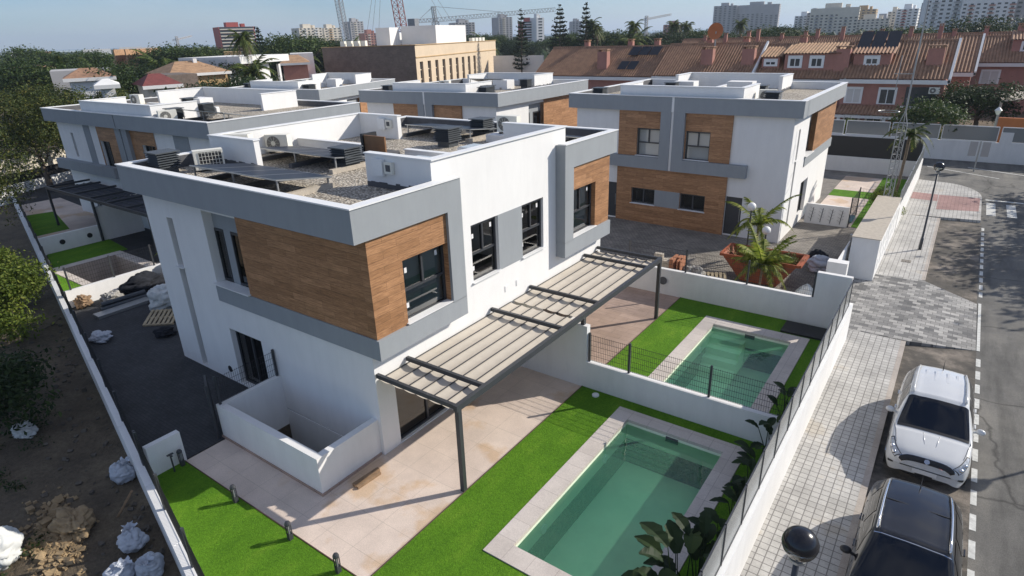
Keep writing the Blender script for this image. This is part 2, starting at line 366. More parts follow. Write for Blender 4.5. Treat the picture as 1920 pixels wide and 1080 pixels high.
def window(parent, xf, O, U, Nn, a, b, c, d, depth=.16, style='tall', sill=True, blind=0, stick=False, fw=.06, name='window'):
    """frame mesh (part) with pane, sill, stickers and a dark room box behind"""
    O, U, Nn = Vector(O), Vector(U), Vector(Nn); Z = Vector((0, 0, 1))
    def bx(mb, u0, u1, z0, z1, d0, d1):
        pts = [O+U*u+Nn*dd+Z*z for z in (z0, z1) for (u, dd) in ((u0, d0), (u1, d0), (u1, d1), (u0, d1))]
        mb.add(pts, [(0,3,2,1),(4,5,6,7),(0,1,5,4),(1,2,6,5),(2,3,7,6),(3,0,4,7)])
    fr = MB(xf); e = .004
    bx(fr, a+e, a+fw, c+e, d-e, depth-.05, depth+.03); bx(fr, b-fw, b-e, c+e, d-e, depth-.05, depth+.03)
    bx(fr, a+fw, b-fw, c+e, c+fw, depth-.05, depth+.03); bx(fr, a+fw, b-fw, d-fw*1.6, d-e, depth-.05, depth+.03)
    if style == 'tall':
        zm = c+(d-c)*.46
        bx(fr, a+fw, b-fw, zm, zm+.07, depth-.04, depth+.03)
        um = a+(b-a)*.5; bx(fr, um-.035, um+.035, zm+.07, d-fw*1.6, depth-.045, depth+.03)
    elif style == 'double':
        um = (a+b)/2; bx(fr, um-.04, um+.04, c+fw, d-fw*1.6, depth-.045, depth+.03)
    elif style == 'slide':
        for k in (1/3, 2/3):
            um = a+(b-a)*k; bx(fr, um-.035, um+.035, c+fw, d-fw*1.6, depth-.045, depth+.03)
    f = fr.build(name, 'metal', parent, fix=True)
    g = MB(xf); g.add([O+U*u+Nn*depth+Z*z for u, z in ((a+fw, c+fw), (b-fw, c+fw), (b-fw, d-fw*1.6), (a+fw, d-fw*1.6))], [(0, 1, 2, 3)]); g.build('pane', 'clear_glass' if blind else 'glass', f)
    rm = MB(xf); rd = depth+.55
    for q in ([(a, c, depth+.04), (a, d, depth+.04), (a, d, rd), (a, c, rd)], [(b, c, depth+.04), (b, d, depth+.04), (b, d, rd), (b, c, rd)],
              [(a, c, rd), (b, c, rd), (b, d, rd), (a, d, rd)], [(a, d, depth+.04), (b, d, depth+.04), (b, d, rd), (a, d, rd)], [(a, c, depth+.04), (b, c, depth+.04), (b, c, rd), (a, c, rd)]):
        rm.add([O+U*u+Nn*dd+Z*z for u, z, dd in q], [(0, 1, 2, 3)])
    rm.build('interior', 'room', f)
    if blind:
        bl = MB(xf); zb = d-(d-c)*blind
        bx(bl, a+fw*.6, b-fw*.6, zb, d-.02, depth+.12, depth+.13); bl.build('blind', 'blind', f)
    if sill:
        s = MB(xf); bx(s, a-.05, b+.05, c+.002, c+.03, -.08, depth-.055); s.build('sill', 'cap', f, fix=True)
    if stick:
        for u, z in ((a+(b-a)*.16, c+(d-c)*.78), (a+(b-a)*.84, c+(d-c)*.86), (a+(b-a)*.14, c+(d-c)*.22)):
            s = MB(xf); bx(s, u-.045, u+.045, z-.07, z+.07, depth-.012, depth-.008); s.build('sticker', 'cap', f, fix=True)
    return f
# ------------------------------------------------------------------ the white and grey semi-detached villas
ZT, ZF, ZL0, ZL1, ZU, RZ = 7.03, 6.21, 3.04, 3.60, 7.55, 6.60
YW = 12.28; YF0, YF1 = -.42, 12.70; XR, XRF, XF = -10.48, -10.77, .39
def villa(label, xf, base, zg=-.05, near=True, stick=False, blind=.0, group='white and grey semi-detached villas'):
    root = thing('villa', label, 'house', base, group)
    W = MB(xf)
    midw = [(4.17, 5.47, 3.62, 5.42), (6.77, 8.05, 3.62, 5.42)]
    doors = [(.63, 4.3, .04, 2.25), (7.98, 11.65, .04, 2.25)]
    # pool facade
    facade(W, (0,0,0), (0,1,0), (-1,0,0), 0, YW, zg, ZT, midw+doors, .17)
    facade(W, (0,0,0), (0,1,0), (-1,0,0), 2.7, 9.5, ZT, ZU, (), .2)
    # two side facades (mirrored about the party wall)
    def side(y, n):
        hs = [(-9.2, -8.83, .06, 5.43), (-6.93, -5.12, 3.62, 5.95), (-6.82, -5.10, .05, 2.08)]
        facade(W, (0,y,0), (1,0,0), (0,n,0), XR, 0, zg, ZF+.02, hs, .30)
    side(0, 1); side(YW, -1)
    # entrance facade
    hs = [(4.03, 5.47, .70, 1.68), (6.99, 8.46, .70, 1.68), (2.05, 2.92, -.36, 1.80), (9.46, 10.10, -.36, 1.82), (4.05, 5.40, 3.62, 5.23), (6.90, 8.27, 3.62, 5.23)]
    facade(W, (XR,0,0), (0,1,0), (1,0,0), 0, YW, zg, ZF+.02, hs, .18)
    # raised roof walls: U on the pool side, U on the entrance side
    W.box(-.2, -.002, 2.7, 9.5, RZ, ZU); W.box(-2.5, -.2, 2.7, 2.9, RZ, ZU); W.box(-2.5, -.2, 9.3, 9.5, RZ, ZU)
    W.box(-10.4, -10.2, 2.6, 9.5, RZ, ZU); W.box(-10.2, -7.7, 2.6, 2.8, RZ, ZU); W.box(-10.2, -7.9, 9.3, 9.5, RZ, ZU)
    W.box(-10.2, -5.7, 6.03, 6.21, RZ, 6.98); W.box(-4.3, -.2, 6.03, 6.21, RZ, 6.98)
    W.build('wall', 'white', root, fix=False)
    G = MB(xf)
    for (y0, y1) in ((YF0, -.18), (YF1-.24, YF1)):
        G.box(XRF, XF, y0, y1, ZF, ZT)
    G.box(XRF, XRF+.24, -.18, YF1-.24, ZF, ZT)
    G.box(XF-.24, XF, -.18, 3.38, ZF, ZT); G.box(XF-.24, XF, 8.86, YF1-.24, ZF, ZT)
    # soffits
    G.box(XRF+.24, XF-.24, -.18, .02, ZF+.01, ZF+.06); G.box(XRF+.24, XF-.24, YW-.02, YF1-.24, ZF+.01, ZF+.06)
    G.box(XRF+.24, XR+.02, .02, YW-.02, ZF+.01, ZF+.06)
    G.box(.003, XF-.24, .02, 3.38, ZF+.01, ZT-.01); G.box(.003, XF-.24, 8.86, YW-.02, ZF+.01, ZT-.01)
    G.build('fascia', 'grey', root, fix=True)
    # pool side: piers and ledges
    for yp0, yp1, yl0, yl1 in ((2.80, 3.379, -.05, 3.379), (8.861, 9.44, 8.861, YW+.05)):
        G = MB(xf); G.box(.003, XF-.001, yp0, yp1, ZL1-.01, ZF+.005); G.box(.003, XF-.001, yl0, yl1, ZL0, ZL1); G.build('grey_frame', 'grey', root, fix=True)
    G = MB(xf); G.box(.002, .012, 5.475, 6.765, 3.62, 5.42); G.build('grey_panel', 'grey', root, fix=True)
    for y0, y1 in ((-.05, -.003), (YW+.003, YW+.05)):
        G = MB(xf); G.box(-6.95, .002, y0, y1, ZL0, ZL1); G.build('ledge', 'grey', root, fix=True)
    for y, n in ((.3, 1), (YW-.3, -1)):
        a, b = (-6.93, -5.12); ys = (y-.012*n, y-.002*n)
        G = MB(xf); G.box(a+.002, b-.002, *ys, 5.355, 5.945); G.box(-6.44, -6.06, *ys, 3.625, 5.36); G.build('grey_panel', 'grey', root, fix=True)
    e0, e1 = XRF, XR-.003
    G = MB(xf); G.box(e0, e1, 5.45, 6.08, ZL1-.01, ZF+.005); G.box(e0, e1, 1.97, 6.08, ZL0-.12, ZL1); G.build('grey_frame', 'grey', root, fix=True)
    G = MB(xf); G.box(e0, e1, 6.23, 6.82, ZL1-.01, ZF+.005); G.box(e0, e1, 6.23, 9.85, ZL0-.12, ZL1); G.build('grey_frame', 'grey', root, fix=True)
    G = MB(xf); G.box(XR-.136, XR-.123, 5.475, 6.985, .70, 1.68); G.build('grey_panel', 'grey', root, fix=True)
    J = MB(xf); J.box(e0+.05, e1, 6.083, 6.227, ZL0-.12, ZF-.002); J.box(e0-.004, e0+.05, 6.09, 6.22, ZF, ZT-.002); J.build('joint_strip', 'white', root, fix=True)
    C = MB(xf)
    def cap(x0, x1, y0, y1, z): C.box(x0-.03, x1+.03, y0-.03, y1+.03, z, z+.035)
    cap(XRF, XF, YF0, -.20, ZT+.001); cap(XRF, XF, YF1-.22, YF1, ZT+.001); cap(XRF, XRF+.22, -.14, YF1-.28, ZT+.001)
    cap(XF-.22, XF, -.14, 3.35, ZT+.001); cap(XF-.22, XF, 8.89, YF1-.28, ZT+.001)
    z = ZU+.001
    cap(-.2, .03, 2.7, 9.5, z); cap(-2.5, -.27, 2.7, 2.9, z); cap(-2.5, -.27, 9.3, 9.5, z)
    cap(-10.4, -10.2, 2.6, 9.5, z); cap(-10.13, -7.7, 2.6, 2.8, z); cap(-10.13, -7.9, 9.3, 9.5, z)
    cap(-10.1, -5.7, 6.03, 6.21, 6.981); cap(-4.3, -.3, 6.03, 6.21, 6.981)
    C.build('coping', 'cap', root, fix=True)
    L = MB(xf)
    a, b, c, d = XRF+.245, XF-.245, YF0+.245, YF1-.245; e = .004
    L.box(a, b, c, c+e, RZ, ZT-.01); L.box(a, b, d-e, d, RZ, ZT-.01); L.box(a, a+e, c+e, d-e, RZ, ZT-.01)
    L.box(b-e, b, c+e, 2.69, RZ, ZT-.01); L.box(b-e, b, 9.51, d-e, RZ, ZT-.01)
    # black waterproofing upstands along the raised walls
    rr = random.Random(3)
    for (x0, x1, y) in ((-2.5, -.2, 2.695), (-10.2, -7.7, 2.595)):
        n = 14
        for i in range(n):
            xa = x0+(x1-x0)*i/n; xb = x0+(x1-x0)*(i+1)/n; L.box(xa, xb, y-.006, y, RZ, RZ+.16+.06*rr.random())
    L.build('roof_lining', 'lining', root, fix=True)
    Rf = MB(xf); Rf.prism([(a+.002, c+.006), (b-.006, c+.006), (b-.006, 2.69), (-.21, 2.69), (-.21, 9.51), (b-.006, 9.51), (b-.006, d-.006), (a+.002, d-.006)], RZ-.15, RZ+.03); Rf.build('roof', 'gravel', root, fix=True)
    # cladding
    def clad(fn):
        K = MB(xf); fn(K); K.build('cladding', 'wood', root)
    def ca(K):
        facade(K, (.30,0,0), (0,1,0), (-1,0,0), -.015, 2.8, ZL1, ZF, [(1.08, 2.799, ZL1+.02, 5.36)], .24)
        facade(K, (0,-.015,0), (1,0,0), (0,1,0), -5.12, .30, ZL1, ZF); K.poly([(-5.12, -.015, ZL1), (-5.12, .29, ZL1), (-5.12, .29, ZF), (-5.12, -.015, ZF)])
    def cb_(K):
        facade(K, (.30,0,0), (0,1,0), (-1,0,0), 9.44, YW+.015, ZL1, ZF, [(9.441, 11.2, ZL1+.02, 5.36)], .24)
        facade(K, (0,YW+.015,0), (1,0,0), (0,-1,0), -5.12, .30, ZL1, ZF); K.poly([(-5.12, YW+.015, ZL1), (-5.12, YW-.29, ZL1), (-5.12, YW-.29, ZF), (-5.12, YW+.015, ZF)])
    clad(ca); clad(cb_)
    x = XR-.10
    for y0, y1, hh, ye in ((2.94, 5.45, (4.05, 5.40, 3.62, 5.23), 2.94), (6.82, 9.42, (6.90, 8.27, 3.62, 5.23), 9.42)):
        K = MB(xf); facade(K, (x,0,0), (0,1,0), (1,0,0), y0, y1, ZL1, ZF, [hh], .09)
        K.poly([(x, ye, ZL1), (XR, ye, ZL1), (XR, ye, ZF), (x, ye, ZF)]); K.build('cladding', 'wood', root)
    K = MB(xf); facade(K, (x-.02,0,0), (0,1,0), (1,0,0), 2.94, 9.42, zg, ZL0-.12, [(4.03, 5.47, .70, 1.68), (6.99, 8.46, .70, 1.68)], .11)
    for y in (2.94, 9.42): K.poly([(x-.02, y, zg), (XR, y, zg), (XR, y, ZL0-.12), (x-.02, y, ZL0-.12)])
    K.build('cladding', 'wood', root)
    # windows and doors
    wp = dict(stick=stick)
    for h in midw: window(root, xf, (0,0,0), (0,1,0), (-1,0,0), *h, depth=.14, **wp)
    window(root, xf, (.30,0,0), (0,1,0), (-1,0,0), 1.08, 2.80, 3.62, 5.36, depth=.22, **wp)
    window(root, xf, (.30,0,0), (0,1,0), (-1,0,0), 9.44, 11.2, 3.62, 5.36, depth=.22, **wp)
    for h in doors: window(root, xf, (0,0,0), (0,1,0), (-1,0,0), *h, depth=.14, style='slide', sill=False, name='glazed_door')
    for y, n in ((0, 1), (YW, -1)):
        O = (0, y+.3*n, 0)
        for u0, u1 in ((-6.92, -6.45), (-6.05, -5.13)):
            window(root, xf, O, (1,0,0), (0,n,0), u0, u1, 3.67, 5.35, depth=.02, style='one', sill=False, fw=.05)
        s = MB(xf); s.box(-7.0, -5.08, y-.12*n, y+.275*n, 3.605, 3.64); s.build('sill', 'cap', root, fix=True)
        window(root, xf, (0,y,0), (1,0,0), (0,n,0), -6.82, -5.10, .05, 2.08, depth=.22, style='double', sill=False, name='glazed_door')
        # stair slot: narrow glass with a white sill half way
        window(root, xf, (0,y,0), (1,0,0), (0,n,0), -9.2, -8.83, 3.74, 5.43, depth=.22, style='one', sill=True, fw=.03)
        window(root, xf, (0,y,0), (1,0,0), (0,n,0), -9.2, -8.83, .06, 3.66, depth=.22, style='one', sill=False, fw=.03)
    for h in ((4.05, 5.40, 3.62, 5.23), (6.90, 8.27, 3.62, 5.23)):
        window(root, xf, (XR-.10,0,0), (0,1,0), (1,0,0), *h, depth=.16, style='tall', blind=blind)
    for h in ((4.03, 5.47, .70, 1.68), (6.99, 8.46, .70, 1.68)):
        window(root, xf, (XR-.12,0,0), (0,1,0), (1,0,0), *h, depth=.18, style='double')
    for h in ((2.05, 2.92, -.36, 1.80), (9.46, 10.10, -.36, 1.82)):
        D = MB(xf); D.box(XR+.06, XR+.10, h[0]+.003, h[1]-.003, h[2], h[3]-.003); dd = D.build('door', 'metal', root, fix=True)
        D = MB(xf); D.box(XR+.02, XR+.058, h[0]+.08, h[0]+.11, .4, 1.1); D.build('handle', 'steel', dd, fix=True)
    # little wall grilles
    V = MB(xf)
    if near:
        for y in (5.79, 6.42): V.box(.002, .02, y-.07, y+.07, 2.78, 2.98)
        V.build('wall_grille', 'cap', root, fix=True)
        V = MB(xf); V.tube([(-7.35, -.012, .42), (-7.35, .01, .42)], .12, 14); V.build('vent_hole', 'black', root, fix=True)
    return root
ident = lambda x, y, z: (x, y, z)
v1 = villa('nearest white and grey villa with wood cladding above the pergola and pools', ident, (-5, 6, 0), stick=True)
def rot_map(L, Rr, B, dz=0):
    """entrance facade from L (left) to Rr (right) at fascia height, depth direction towards B (behind Rr)"""
    L, Rr, B = Vector(L), Vector(Rr), Vector(B)
    def f(x, y, z):
        p = Rr+(L-Rr)*((y-YF0)/(YF1-YF0))+(B-Rr)*((x-XRF)/(XF-XRF))
        return (p.x, p.y, z+dz)
    return f
m3 = rot_map((-9.12, 25.15), (4.53, 24.82), (4.50, 36.9))
v3 = villa('villa at the right behind the orange skip, with a white strip between two wood bays', m3, (-2.3, 31, -.45), zg=-.5, near=False, blind=.99)
m4 = rot_map((-25.47, 22.69), (-13.51, 23.7), (-13.52, 35.55))
v4 = villa('middle back villa half hidden behind the nearest villa, in front of the beige brick building', m4, (-19.5, 29, -.45), zg=-.5, near=False)
m5 = rot_map((-40.09, 21.19), (-29.27, 22.1), (-32.2, 33.0), -.0)
v5 = villa('farthest villa, second from the left, its roof seen in front of the white modern house', m5, (-35, 27, -.45), zg=-.5, near=False)
# ------------------------------------------------------------------ wide villa at the left, its pool side towards us
def wide_villa():
    root = thing('villa', 'wide villa at the left with a shaded front, stair slot window and dark pergola', 'house', (-28.5, 11, 0), 'white and grey semi-detached villas')
    x0, x1, yf, yw, yb = -38.6, -19.1, 7.0, 7.4, 16.5
    tilt = lambda x, y, z: (x, y+.02*(x+38), z)
    W = MB(tilt)
    hs = [(-36.2, -35.85, 3.9, 5.45), (-32.2, -30.95, 3.3, 5.2), (-27.0, -25.5, 3.5, 5.3), (-35.3, -30.2, .03, 2.2), (-26.9, -22, .03, 2.2)]
    facade(W, (0,yw,0), (1,0,0), (0,1,0), -37.9, -19.6, -.05, ZF+.02, hs, .25)
    facade(W, (-37.9,0,0), (0,1,0), (1,0,0), yw, yb, -.05, ZF+.02); facade(W, (-19.6,0,0), (0,1,0), (-1,0,0), yw, yb, -.05, ZF+.02)
    facade(W, (0,yb,0), (1,0,0), (0,-1,0), -37.9, -19.6, -.05, ZF+.02)
    zf = ZU-.05
    W.box(-33.5, -25.0, yf+.35, yf+.55, RZ, zf); W.box(-25.2, -25.0, yf+.55, yf+3.0, RZ, zf); W.box(-33.5, -33.3, yf+.55, yf+3.0, RZ, zf)
    W.box(-34.5, -34.3, 12.6, 15.8, RZ, zf+.1); W.box(-34.5, -24.0, 15.8, 16.0, RZ, zf+.1); W.box(-24.2, -24.0, 13.5, 15.8, RZ, zf+.1)
    W.box(-33.3, -25.2, 11.2, 11.4, RZ, 7.0)
    W.build('wall', 'white', root)
    G = MB(tilt)
    zt = 6.93
    G.box(x0, x1, yf, yf+.24, ZF-.07, zt); G.box(x0, x1, yb, yb+.24, ZF-.07, zt); G.box(x0, x0+.24, yf+.24, yb, ZF-.07, zt); G.box(x1-.24, x1, yf+.24, yb, ZF-.07, zt)
    G.box(x0+.24, x1-.24, yf+.24, yw+.02, ZF-.06, ZF-.01)
    G.build('fascia', 'grey', root, fix=True)
    for a, b in ((-34.1, -33.25), (-29.5, -28.85), (-28.7, -28.1), (-23.4, -21.9)):
        G = MB(tilt); G.box(a, b, yw-.22 if -30 < a < -28.5 else yw-.02, yw-.003, 3.69, ZF); G.build('grey_panel', 'grey', root, fix=True)
    for a, b in ((-38.6, -30.5), (-28.3, -20.5)):
        G = MB(tilt); G.box(a, b, yf, yw-.003, ZL0, 3.68); G.build('ledge', 'grey', root, fix=True)
    J = MB(tilt); J.box(-28.83, -28.72, yw-.15, yw-.003, ZL1, ZF-.05); J.box(-28.83, -28.75, yf-.004, yf+.02, ZF, zt-.01); J.build('joint_strip', 'lining', root, fix=True)
    for a, b, hh in ((-32.3, -29.5, (-32.2, -30.95, 3.3, 5.2)), (-28.1, -25.4, (-27.0, -25.5, 3.5, 5.3))):
        K = MB(tilt); facade(K, (0,yw-.03,0), (1,0,0), (0,1,0), a, b, 3.3, ZF, [hh], .03); K.build('cladding', 'wood', root)
    for h, st in zip(hs, ('one', 'double', 'double', 'slide', 'slide')): window(root, tilt, (0,yw,0), (1,0,0), (0,1,0), *h, depth=.2, style=st, sill=False)
    C = MB(tilt)
    def cap(a, b, c, d, z): C.box(a-.03, b+.03, c-.03, d+.03, z, z+.04)
    z = zt+.001
    cap(x0, x1, yf, yf+.2, z); cap(x0, x1, yb+.04, yb+.24, z); cap(x0, x0+.2, yf+.27, yb-.03, z); cap(x1-.2, x1, yf+.27, yb-.03, z)
    z = zf+.001
    cap(-33.5, -25.0, yf+.35, yf+.55, z); cap(-25.2, -25.0, yf+.62, yf+3.0, z); cap(-33.5, -33.3, yf+.62, yf+3.0, z)
    cap(-34.5, -34.3, 12.6, 15.7, z+.1); cap(-34.5, -24.0, 15.8, 16.0, z+.1); cap(-24.2, -24.0, 13.5, 15.7, z+.1); cap(-33.2, -25.3, 11.2, 11.4, 7.001)
    C.build('coping', 'cap', root, fix=True)
    L = MB(tilt); e = .005
    L.box(x0+.245, x1-.245, yf+.245, yf+.25, RZ, zt-.01); L.box(x0+.245, x0+.25, yf+.25, yb, RZ, zt-.01); L.box(x1-.25, x1-.245, yf+.25, yb, RZ, zt-.01); L.box(x0+.25, x1-.25, yb-.005, yb, RZ, zt-.01)
    L.build('roof_lining', 'lining', root, fix=True)
    Rf = MB(tilt); Rf.box(x0+.26, x1-.26, yf+.26, yb-.01, RZ-.15, RZ+.03); Rf.build('roof', 'gravel', root, fix=True)
    return root
wide_villa()
# ------------------------------------------------------------------ ground and yards
g = MB()
# one ground sheet with openings where the pools and the light well are dug in
for q in ((-1500, -25.2, -300, 1600), (-25.2, -21.6, -300, 1.4), (-25.2, -21.6, 4.0, 1600), (-21.6, -4.37, -300, 1600), (-4.37, -.32, -300, -1.8), (-4.37, -.32, -.004, 1600),
          (-.32, 4.79, -300, 1600), (4.79, 7.58, -300, -.69), (4.79, 7.58, 5.06, 7.15), (4.79, 7.58, 12.56, 1600), (7.58, 700, -300, 1600)): g.box(*q, -3.2, -.62)
g.box(-26, 9, -3, 14, -3.6, -3.25); struct(g, 'ground', 'dirt')
g = MB(); g.add([(-9000, 1600, -3), (9000, 1600, -3), (9000, 16000, -3), (-9000, 16000, -3)], [(0, 1, 2, 3)])
MT['sea'] = plain('sea', (.05, .12, .18), .25, .1, .01); struct(g, 'sea', 'sea')
# plot platform of the estate and the dark paving round the houses
BW = lambda x: -5.3+(-.14-x)*.2445          # line of the left boundary wall (y as function of x)
def sheet(name, mat, polys, z, zb=-.6):
    m = MB()
    for q in polys: m.prism(q, zb, z)
    return struct(m, name, mat)
# dark paving; kept clear of the pools, the lawns and the light well
sheet('paved_yard', 'dark_paver', [[(-60, BW(-60)), (-25.2, BW(-25.2)), (-25.2, 25.62), (-60, 40)], [(-21.6, BW(-21.6)), (-4.5, BW(-4.5)), (-4.5, 14.4), (-21.6, 22.9)], [(-25.2, BW(-25.2)), (-21.6, BW(-21.6)), (-21.6, 1.4), (-25.2, 1.4)], [(-25.2, 4.0), (-21.6, 4.0), (-21.6, 22.9), (-25.2, 24.9)]], -.012)
sheet('soil', 'dirt', [[(-4.5, BW(-4.5)), (9.0, BW(9.0)), (9.0, -1.2), (2.5, -1.2), (2.5, -2.05), (-4.5, -2.05)], [(-.1, -2.05), (2.5, -2.05), (2.5, 14.4), (-.1, 14.4)], [(2.5, -1.2), (4.7, -1.2), (4.7, 14.4), (2.5, 14.4)], [(7.7, -1.2), (9, -1.2), (9, 14.4), (7.7, 14.4)], [(4.7, 5.2), (7.7, 5.2), (7.7, 7.05), (4.7, 7.05)], [(4.7, 12.7), (7.7, 12.7), (7.7, 14.4), (4.7, 14.4)], [(4.7, -1.2), (7.7, -1.2), (7.7, -.8), (4.7, -.8)]], -.03)
ys = MB(); ys.prism([(-.5, 14.4), (9.0, 14.4), (9.0, 46.5), (-60, 46.5), (-60, 40)], -.6, -.43); struct(ys, 'block_paving', 'yard_paver')
p = MB(); p.prism([(-4.43, -3.22), (2.76, -3.22), (2.76, 5.99), (-.1, 5.99), (-.1, -.1), (-.2, -1.9), (-4.43, -1.9)], -.01, 0.0); struct(p, 'patio', 'patio')
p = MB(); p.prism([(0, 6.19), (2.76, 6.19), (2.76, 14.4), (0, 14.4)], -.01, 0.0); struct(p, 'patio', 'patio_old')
POOLS = [(4.79, 7.58, -.69, 5.06, 4.31, 8.09, -1.175, 5.55), (4.79, 7.58, 7.15, 12.56, 4.31, 8.09, 6.65, 13.15)]
lawn = MB(); z0, z1 = -.02, .022
lawn.box(2.78, 4.30, -3.2, 5.985, z0, z1); lawn.box(4.30, 8.10, 5.56, 5.985, z0, z1); lawn.box(8.10, 9.03, -4.5, 5.985, z0, z1); lawn.box(4.30, 8.10, -4.5, -1.18, z0, z1)
lawn.prism([(-4.43, -3.24), (2.78, -3.24), (2.78, -3.2), (4.30, -3.2), (4.30, BW(4.3)+.1), (-4.43, BW(-4.43)+.1)], z0, z1)
tag(lawn.build('lawn', 'turf'), 'bright green artificial lawn wrapping round the near pool and patio', 'lawn', kind='stuff')
lawn = MB(); lawn.box(2.78, 4.30, 6.2, 14.39, z0, z1); lawn.box(4.30, 8.10, 13.16, 14.39, z0, z1); lawn.box(8.10, 9.03, 6.2, 14.39, z0, z1); lawn.box(4.30, 8.10, 6.2, 6.64, z0, z1)
tag(lawn.build('lawn', 'turf'), 'artificial lawn round the far pool behind the dividing wall', 'lawn', kind='stuff')
MT['edging'] = plain('brown edging', (.10, .06, .045), .9)
for (a, b) in (((2.77, -3.2), (2.77, 5.98)), ((2.77, 6.2), (2.77, 14.39)), ((-4.43, -3.23), (2.75, -3.23))):
    e = MB(); e.beam((*a, .02), (*b, .02), .022, .03); struct(e, 'lawn_edging', 'edging')
def pool(i, label, dirty=False):
    xi, xi2, y0, y1, xc, xc2, c0, c1 = POOLS[i]
    root = thing('swimming_pool', label, 'pool', ((xi+xi2)/2, (y0+y1)/2, 0), 'garden pools')
    c = MB()
    for a in ((xc, xi, c0, c1), (xi2, xc2, c0, c1), (xi, xi2, c0, y0), (xi, xi2, y1, c1)): c.box(a[0], a[1], a[2], a[3], -.05, .045)
    c.build('coping', 'coping', root, fix=True)
    s = MB(); d = -1.45
    s.poly([(xi, y0, d), (xi2, y0, d), (xi2, y1, d), (xi, y1, d)])
    for q in ([(xi, y0), (xi, y1)], [(xi, y1), (xi2, y1)], [(xi2, y1), (xi2, y0)], [(xi2, y0), (xi, y0)]):
        (a, b), (c_, e) = q; s.poly([(a, b, d), (a, b, -.05), (c_, e, -.05), (c_, e, d)])
    s.build('basin', 'pool', root)
    t = MB()   # steps
    for k in range(4): t.box(xi+.01+.0*k, xi+1.25, y1-.35*(k+1), y1-.35*k-.004, d, -.35-.26*k)
    if i == 1: t.build('steps', 'pool', root, fix=True)
    w = MB(); w.poly([(xi, y0, -.13), (xi2, y0, -.13), (xi2, y1, -.13), (xi, y1, -.13)]); w.build('water', 'water', root)
    for yy in (y0+1.2, y1-1.4):
        l = MB(); l.tube([(xi+.001, yy, -.45), (xi+.05, yy, -.45)], .12, 16); l.build('pool_light', 'cap', root, fix=True)
    k = MB(); k.box(xi+1.2, xi+1.55, y1-.03, y1-.002, -.22, -.07); k.build('skimmer', 'lining', root, fix=True)
pool(0, 'near green water pool with beige stone coping beside the bright lawn')
pool(1, 'far half shaded pool with steps behind the dividing wall')
# ------------------------------------------------------------------ garden walls
def wall_thing(label, boxes, name='garden_wall', mat='white_wall', cap=True):
    root = None
    w = MB()
    for b in boxes: w.box(*b)
    o = w.build(name, mat, fix=True); tag(o, label, 'wall'); return o
wall_thing('white dividing wall between the two gardens, high under the pergola and low beside the pools', [(.003, 2.90, 5.99, 6.19, -.05, 2.16), (2.90, 8.95, 5.99, 6.19, -.05, .93)])
wall_thing('white wall closing the far pool garden, with a tall end panel by the pavement', [(.0, 7.80, 14.4, 14.6, -.5, 1.13), (7.80, 8.95, 14.4, 14.6, -.5, 2.15)])
sw = wall_thing('long low white street wall between the near pools and the tiled pavement', [(8.96, 9.10, -6, 14.6, -.4, 1.14)])
c = MB(); c.box(8.94, 9.12, -6, 14.38, 1.141, 1.17); c.build('coping', 'cap', sw)
c = MB(); c.box(7.78, 9.12, 14.38, 14.62, 2.151, 2.18)
MT['stain'] = plain('damp patch', (.62, .60, .54), .9, .06, 2)
sw2 = wall_thing('long low white street wall along the far pavement beyond the meter wall', [(8.96, 9.10, 30.2, 46.4, -.5, 1.0)])
# left boundary wall, stepped
bx = [(9, 2.0), (2.0, -1.1), (-1.1, -3.6), (-3.6, -6.9), (-6.9, -12.0), (-12.0, -17), (-17, -24), (-24, -33), (-33, -47)]
root = thing('boundary_wall', 'long stepped white boundary wall running up the left side beside the bare earth', 'wall', (-10, BW(-10), -.6))
w = MB(); cp = MB()
for i, (a, b) in enumerate(bx):
    zt = .40+.012*i
    for (mb, t0, t1, o0, o1) in ((w, -.62, zt, -.10, .10), (cp, zt+.001, zt+.03, -.115, .115)):
        mb.add([(x, BW(x)+o, z) for z in (t0, t1) for (x, o) in ((b, o0), (a, o0), (a, o1), (b, o1))], [(0,3,2,1),(4,5,6,7),(0,1,5,4),(1,2,6,5),(2,3,7,6),(3,0,4,7)])
w.build('wall', 'white_wall', root, fix=True); cp.build('coping', 'cap', root, fix=True)
gw = wall_thing('small white cross wall at the end of the corner lawn, with a garden tap', [(-4.62, -4.44, -4.05, -3.16, -.05, .92)])
t = MB(); t.tube([(-4.2, -3.62, .02), (-4.2, -3.62, .5), (-4.2, -3.62, .55), (-4.1, -3.62, .56)], .022, 8); t.box(-4.23, -4.17, -3.7, -3.54, .56, .585); solo(t, 'garden_tap', 'metal', 'thin dark garden tap standing on the corner lawn by the cross wall', 'tap', fix=True)
# basement light well box
root = thing('light_well', 'white walled light well box against the shaded side of the nearest villa', 'light well', (-2.3, -1, 0))
w = MB(); h = 1.1
w.box(-4.57, -.12, -2.0, -1.8, -2.6, h); w.box(-4.57, -4.37, -1.8, -.003, -2.6, h); w.box(-.32, -.12, -1.8, -.003, -2.6, h); w.build('wall', 'white_wall', root, fix=True)
w = MB(); w.box(-4.37, -.32, -1.8, -.003, -2.75, -2.6); w.build('floor', 'white_wall', root, fix=True)
w = MB(); w.box(-4.37, -.32, -.03, -.004, -2.6, -.06); w.build('house_wall', 'white', root, fix=True)
w = MB(); w.box(-.335, -.322, -1.55, -.95, -1.3, -.5); w.build('window', 'black', root, fix=True)
sk = MB(); sk.box(-4.6, -.09, -2.03, -2.002, 0, .07); sk.box(-.118, -.09, -2.002, -.03, 0, .07); sk.build('skirting', 'patio_old', root, fix=True)
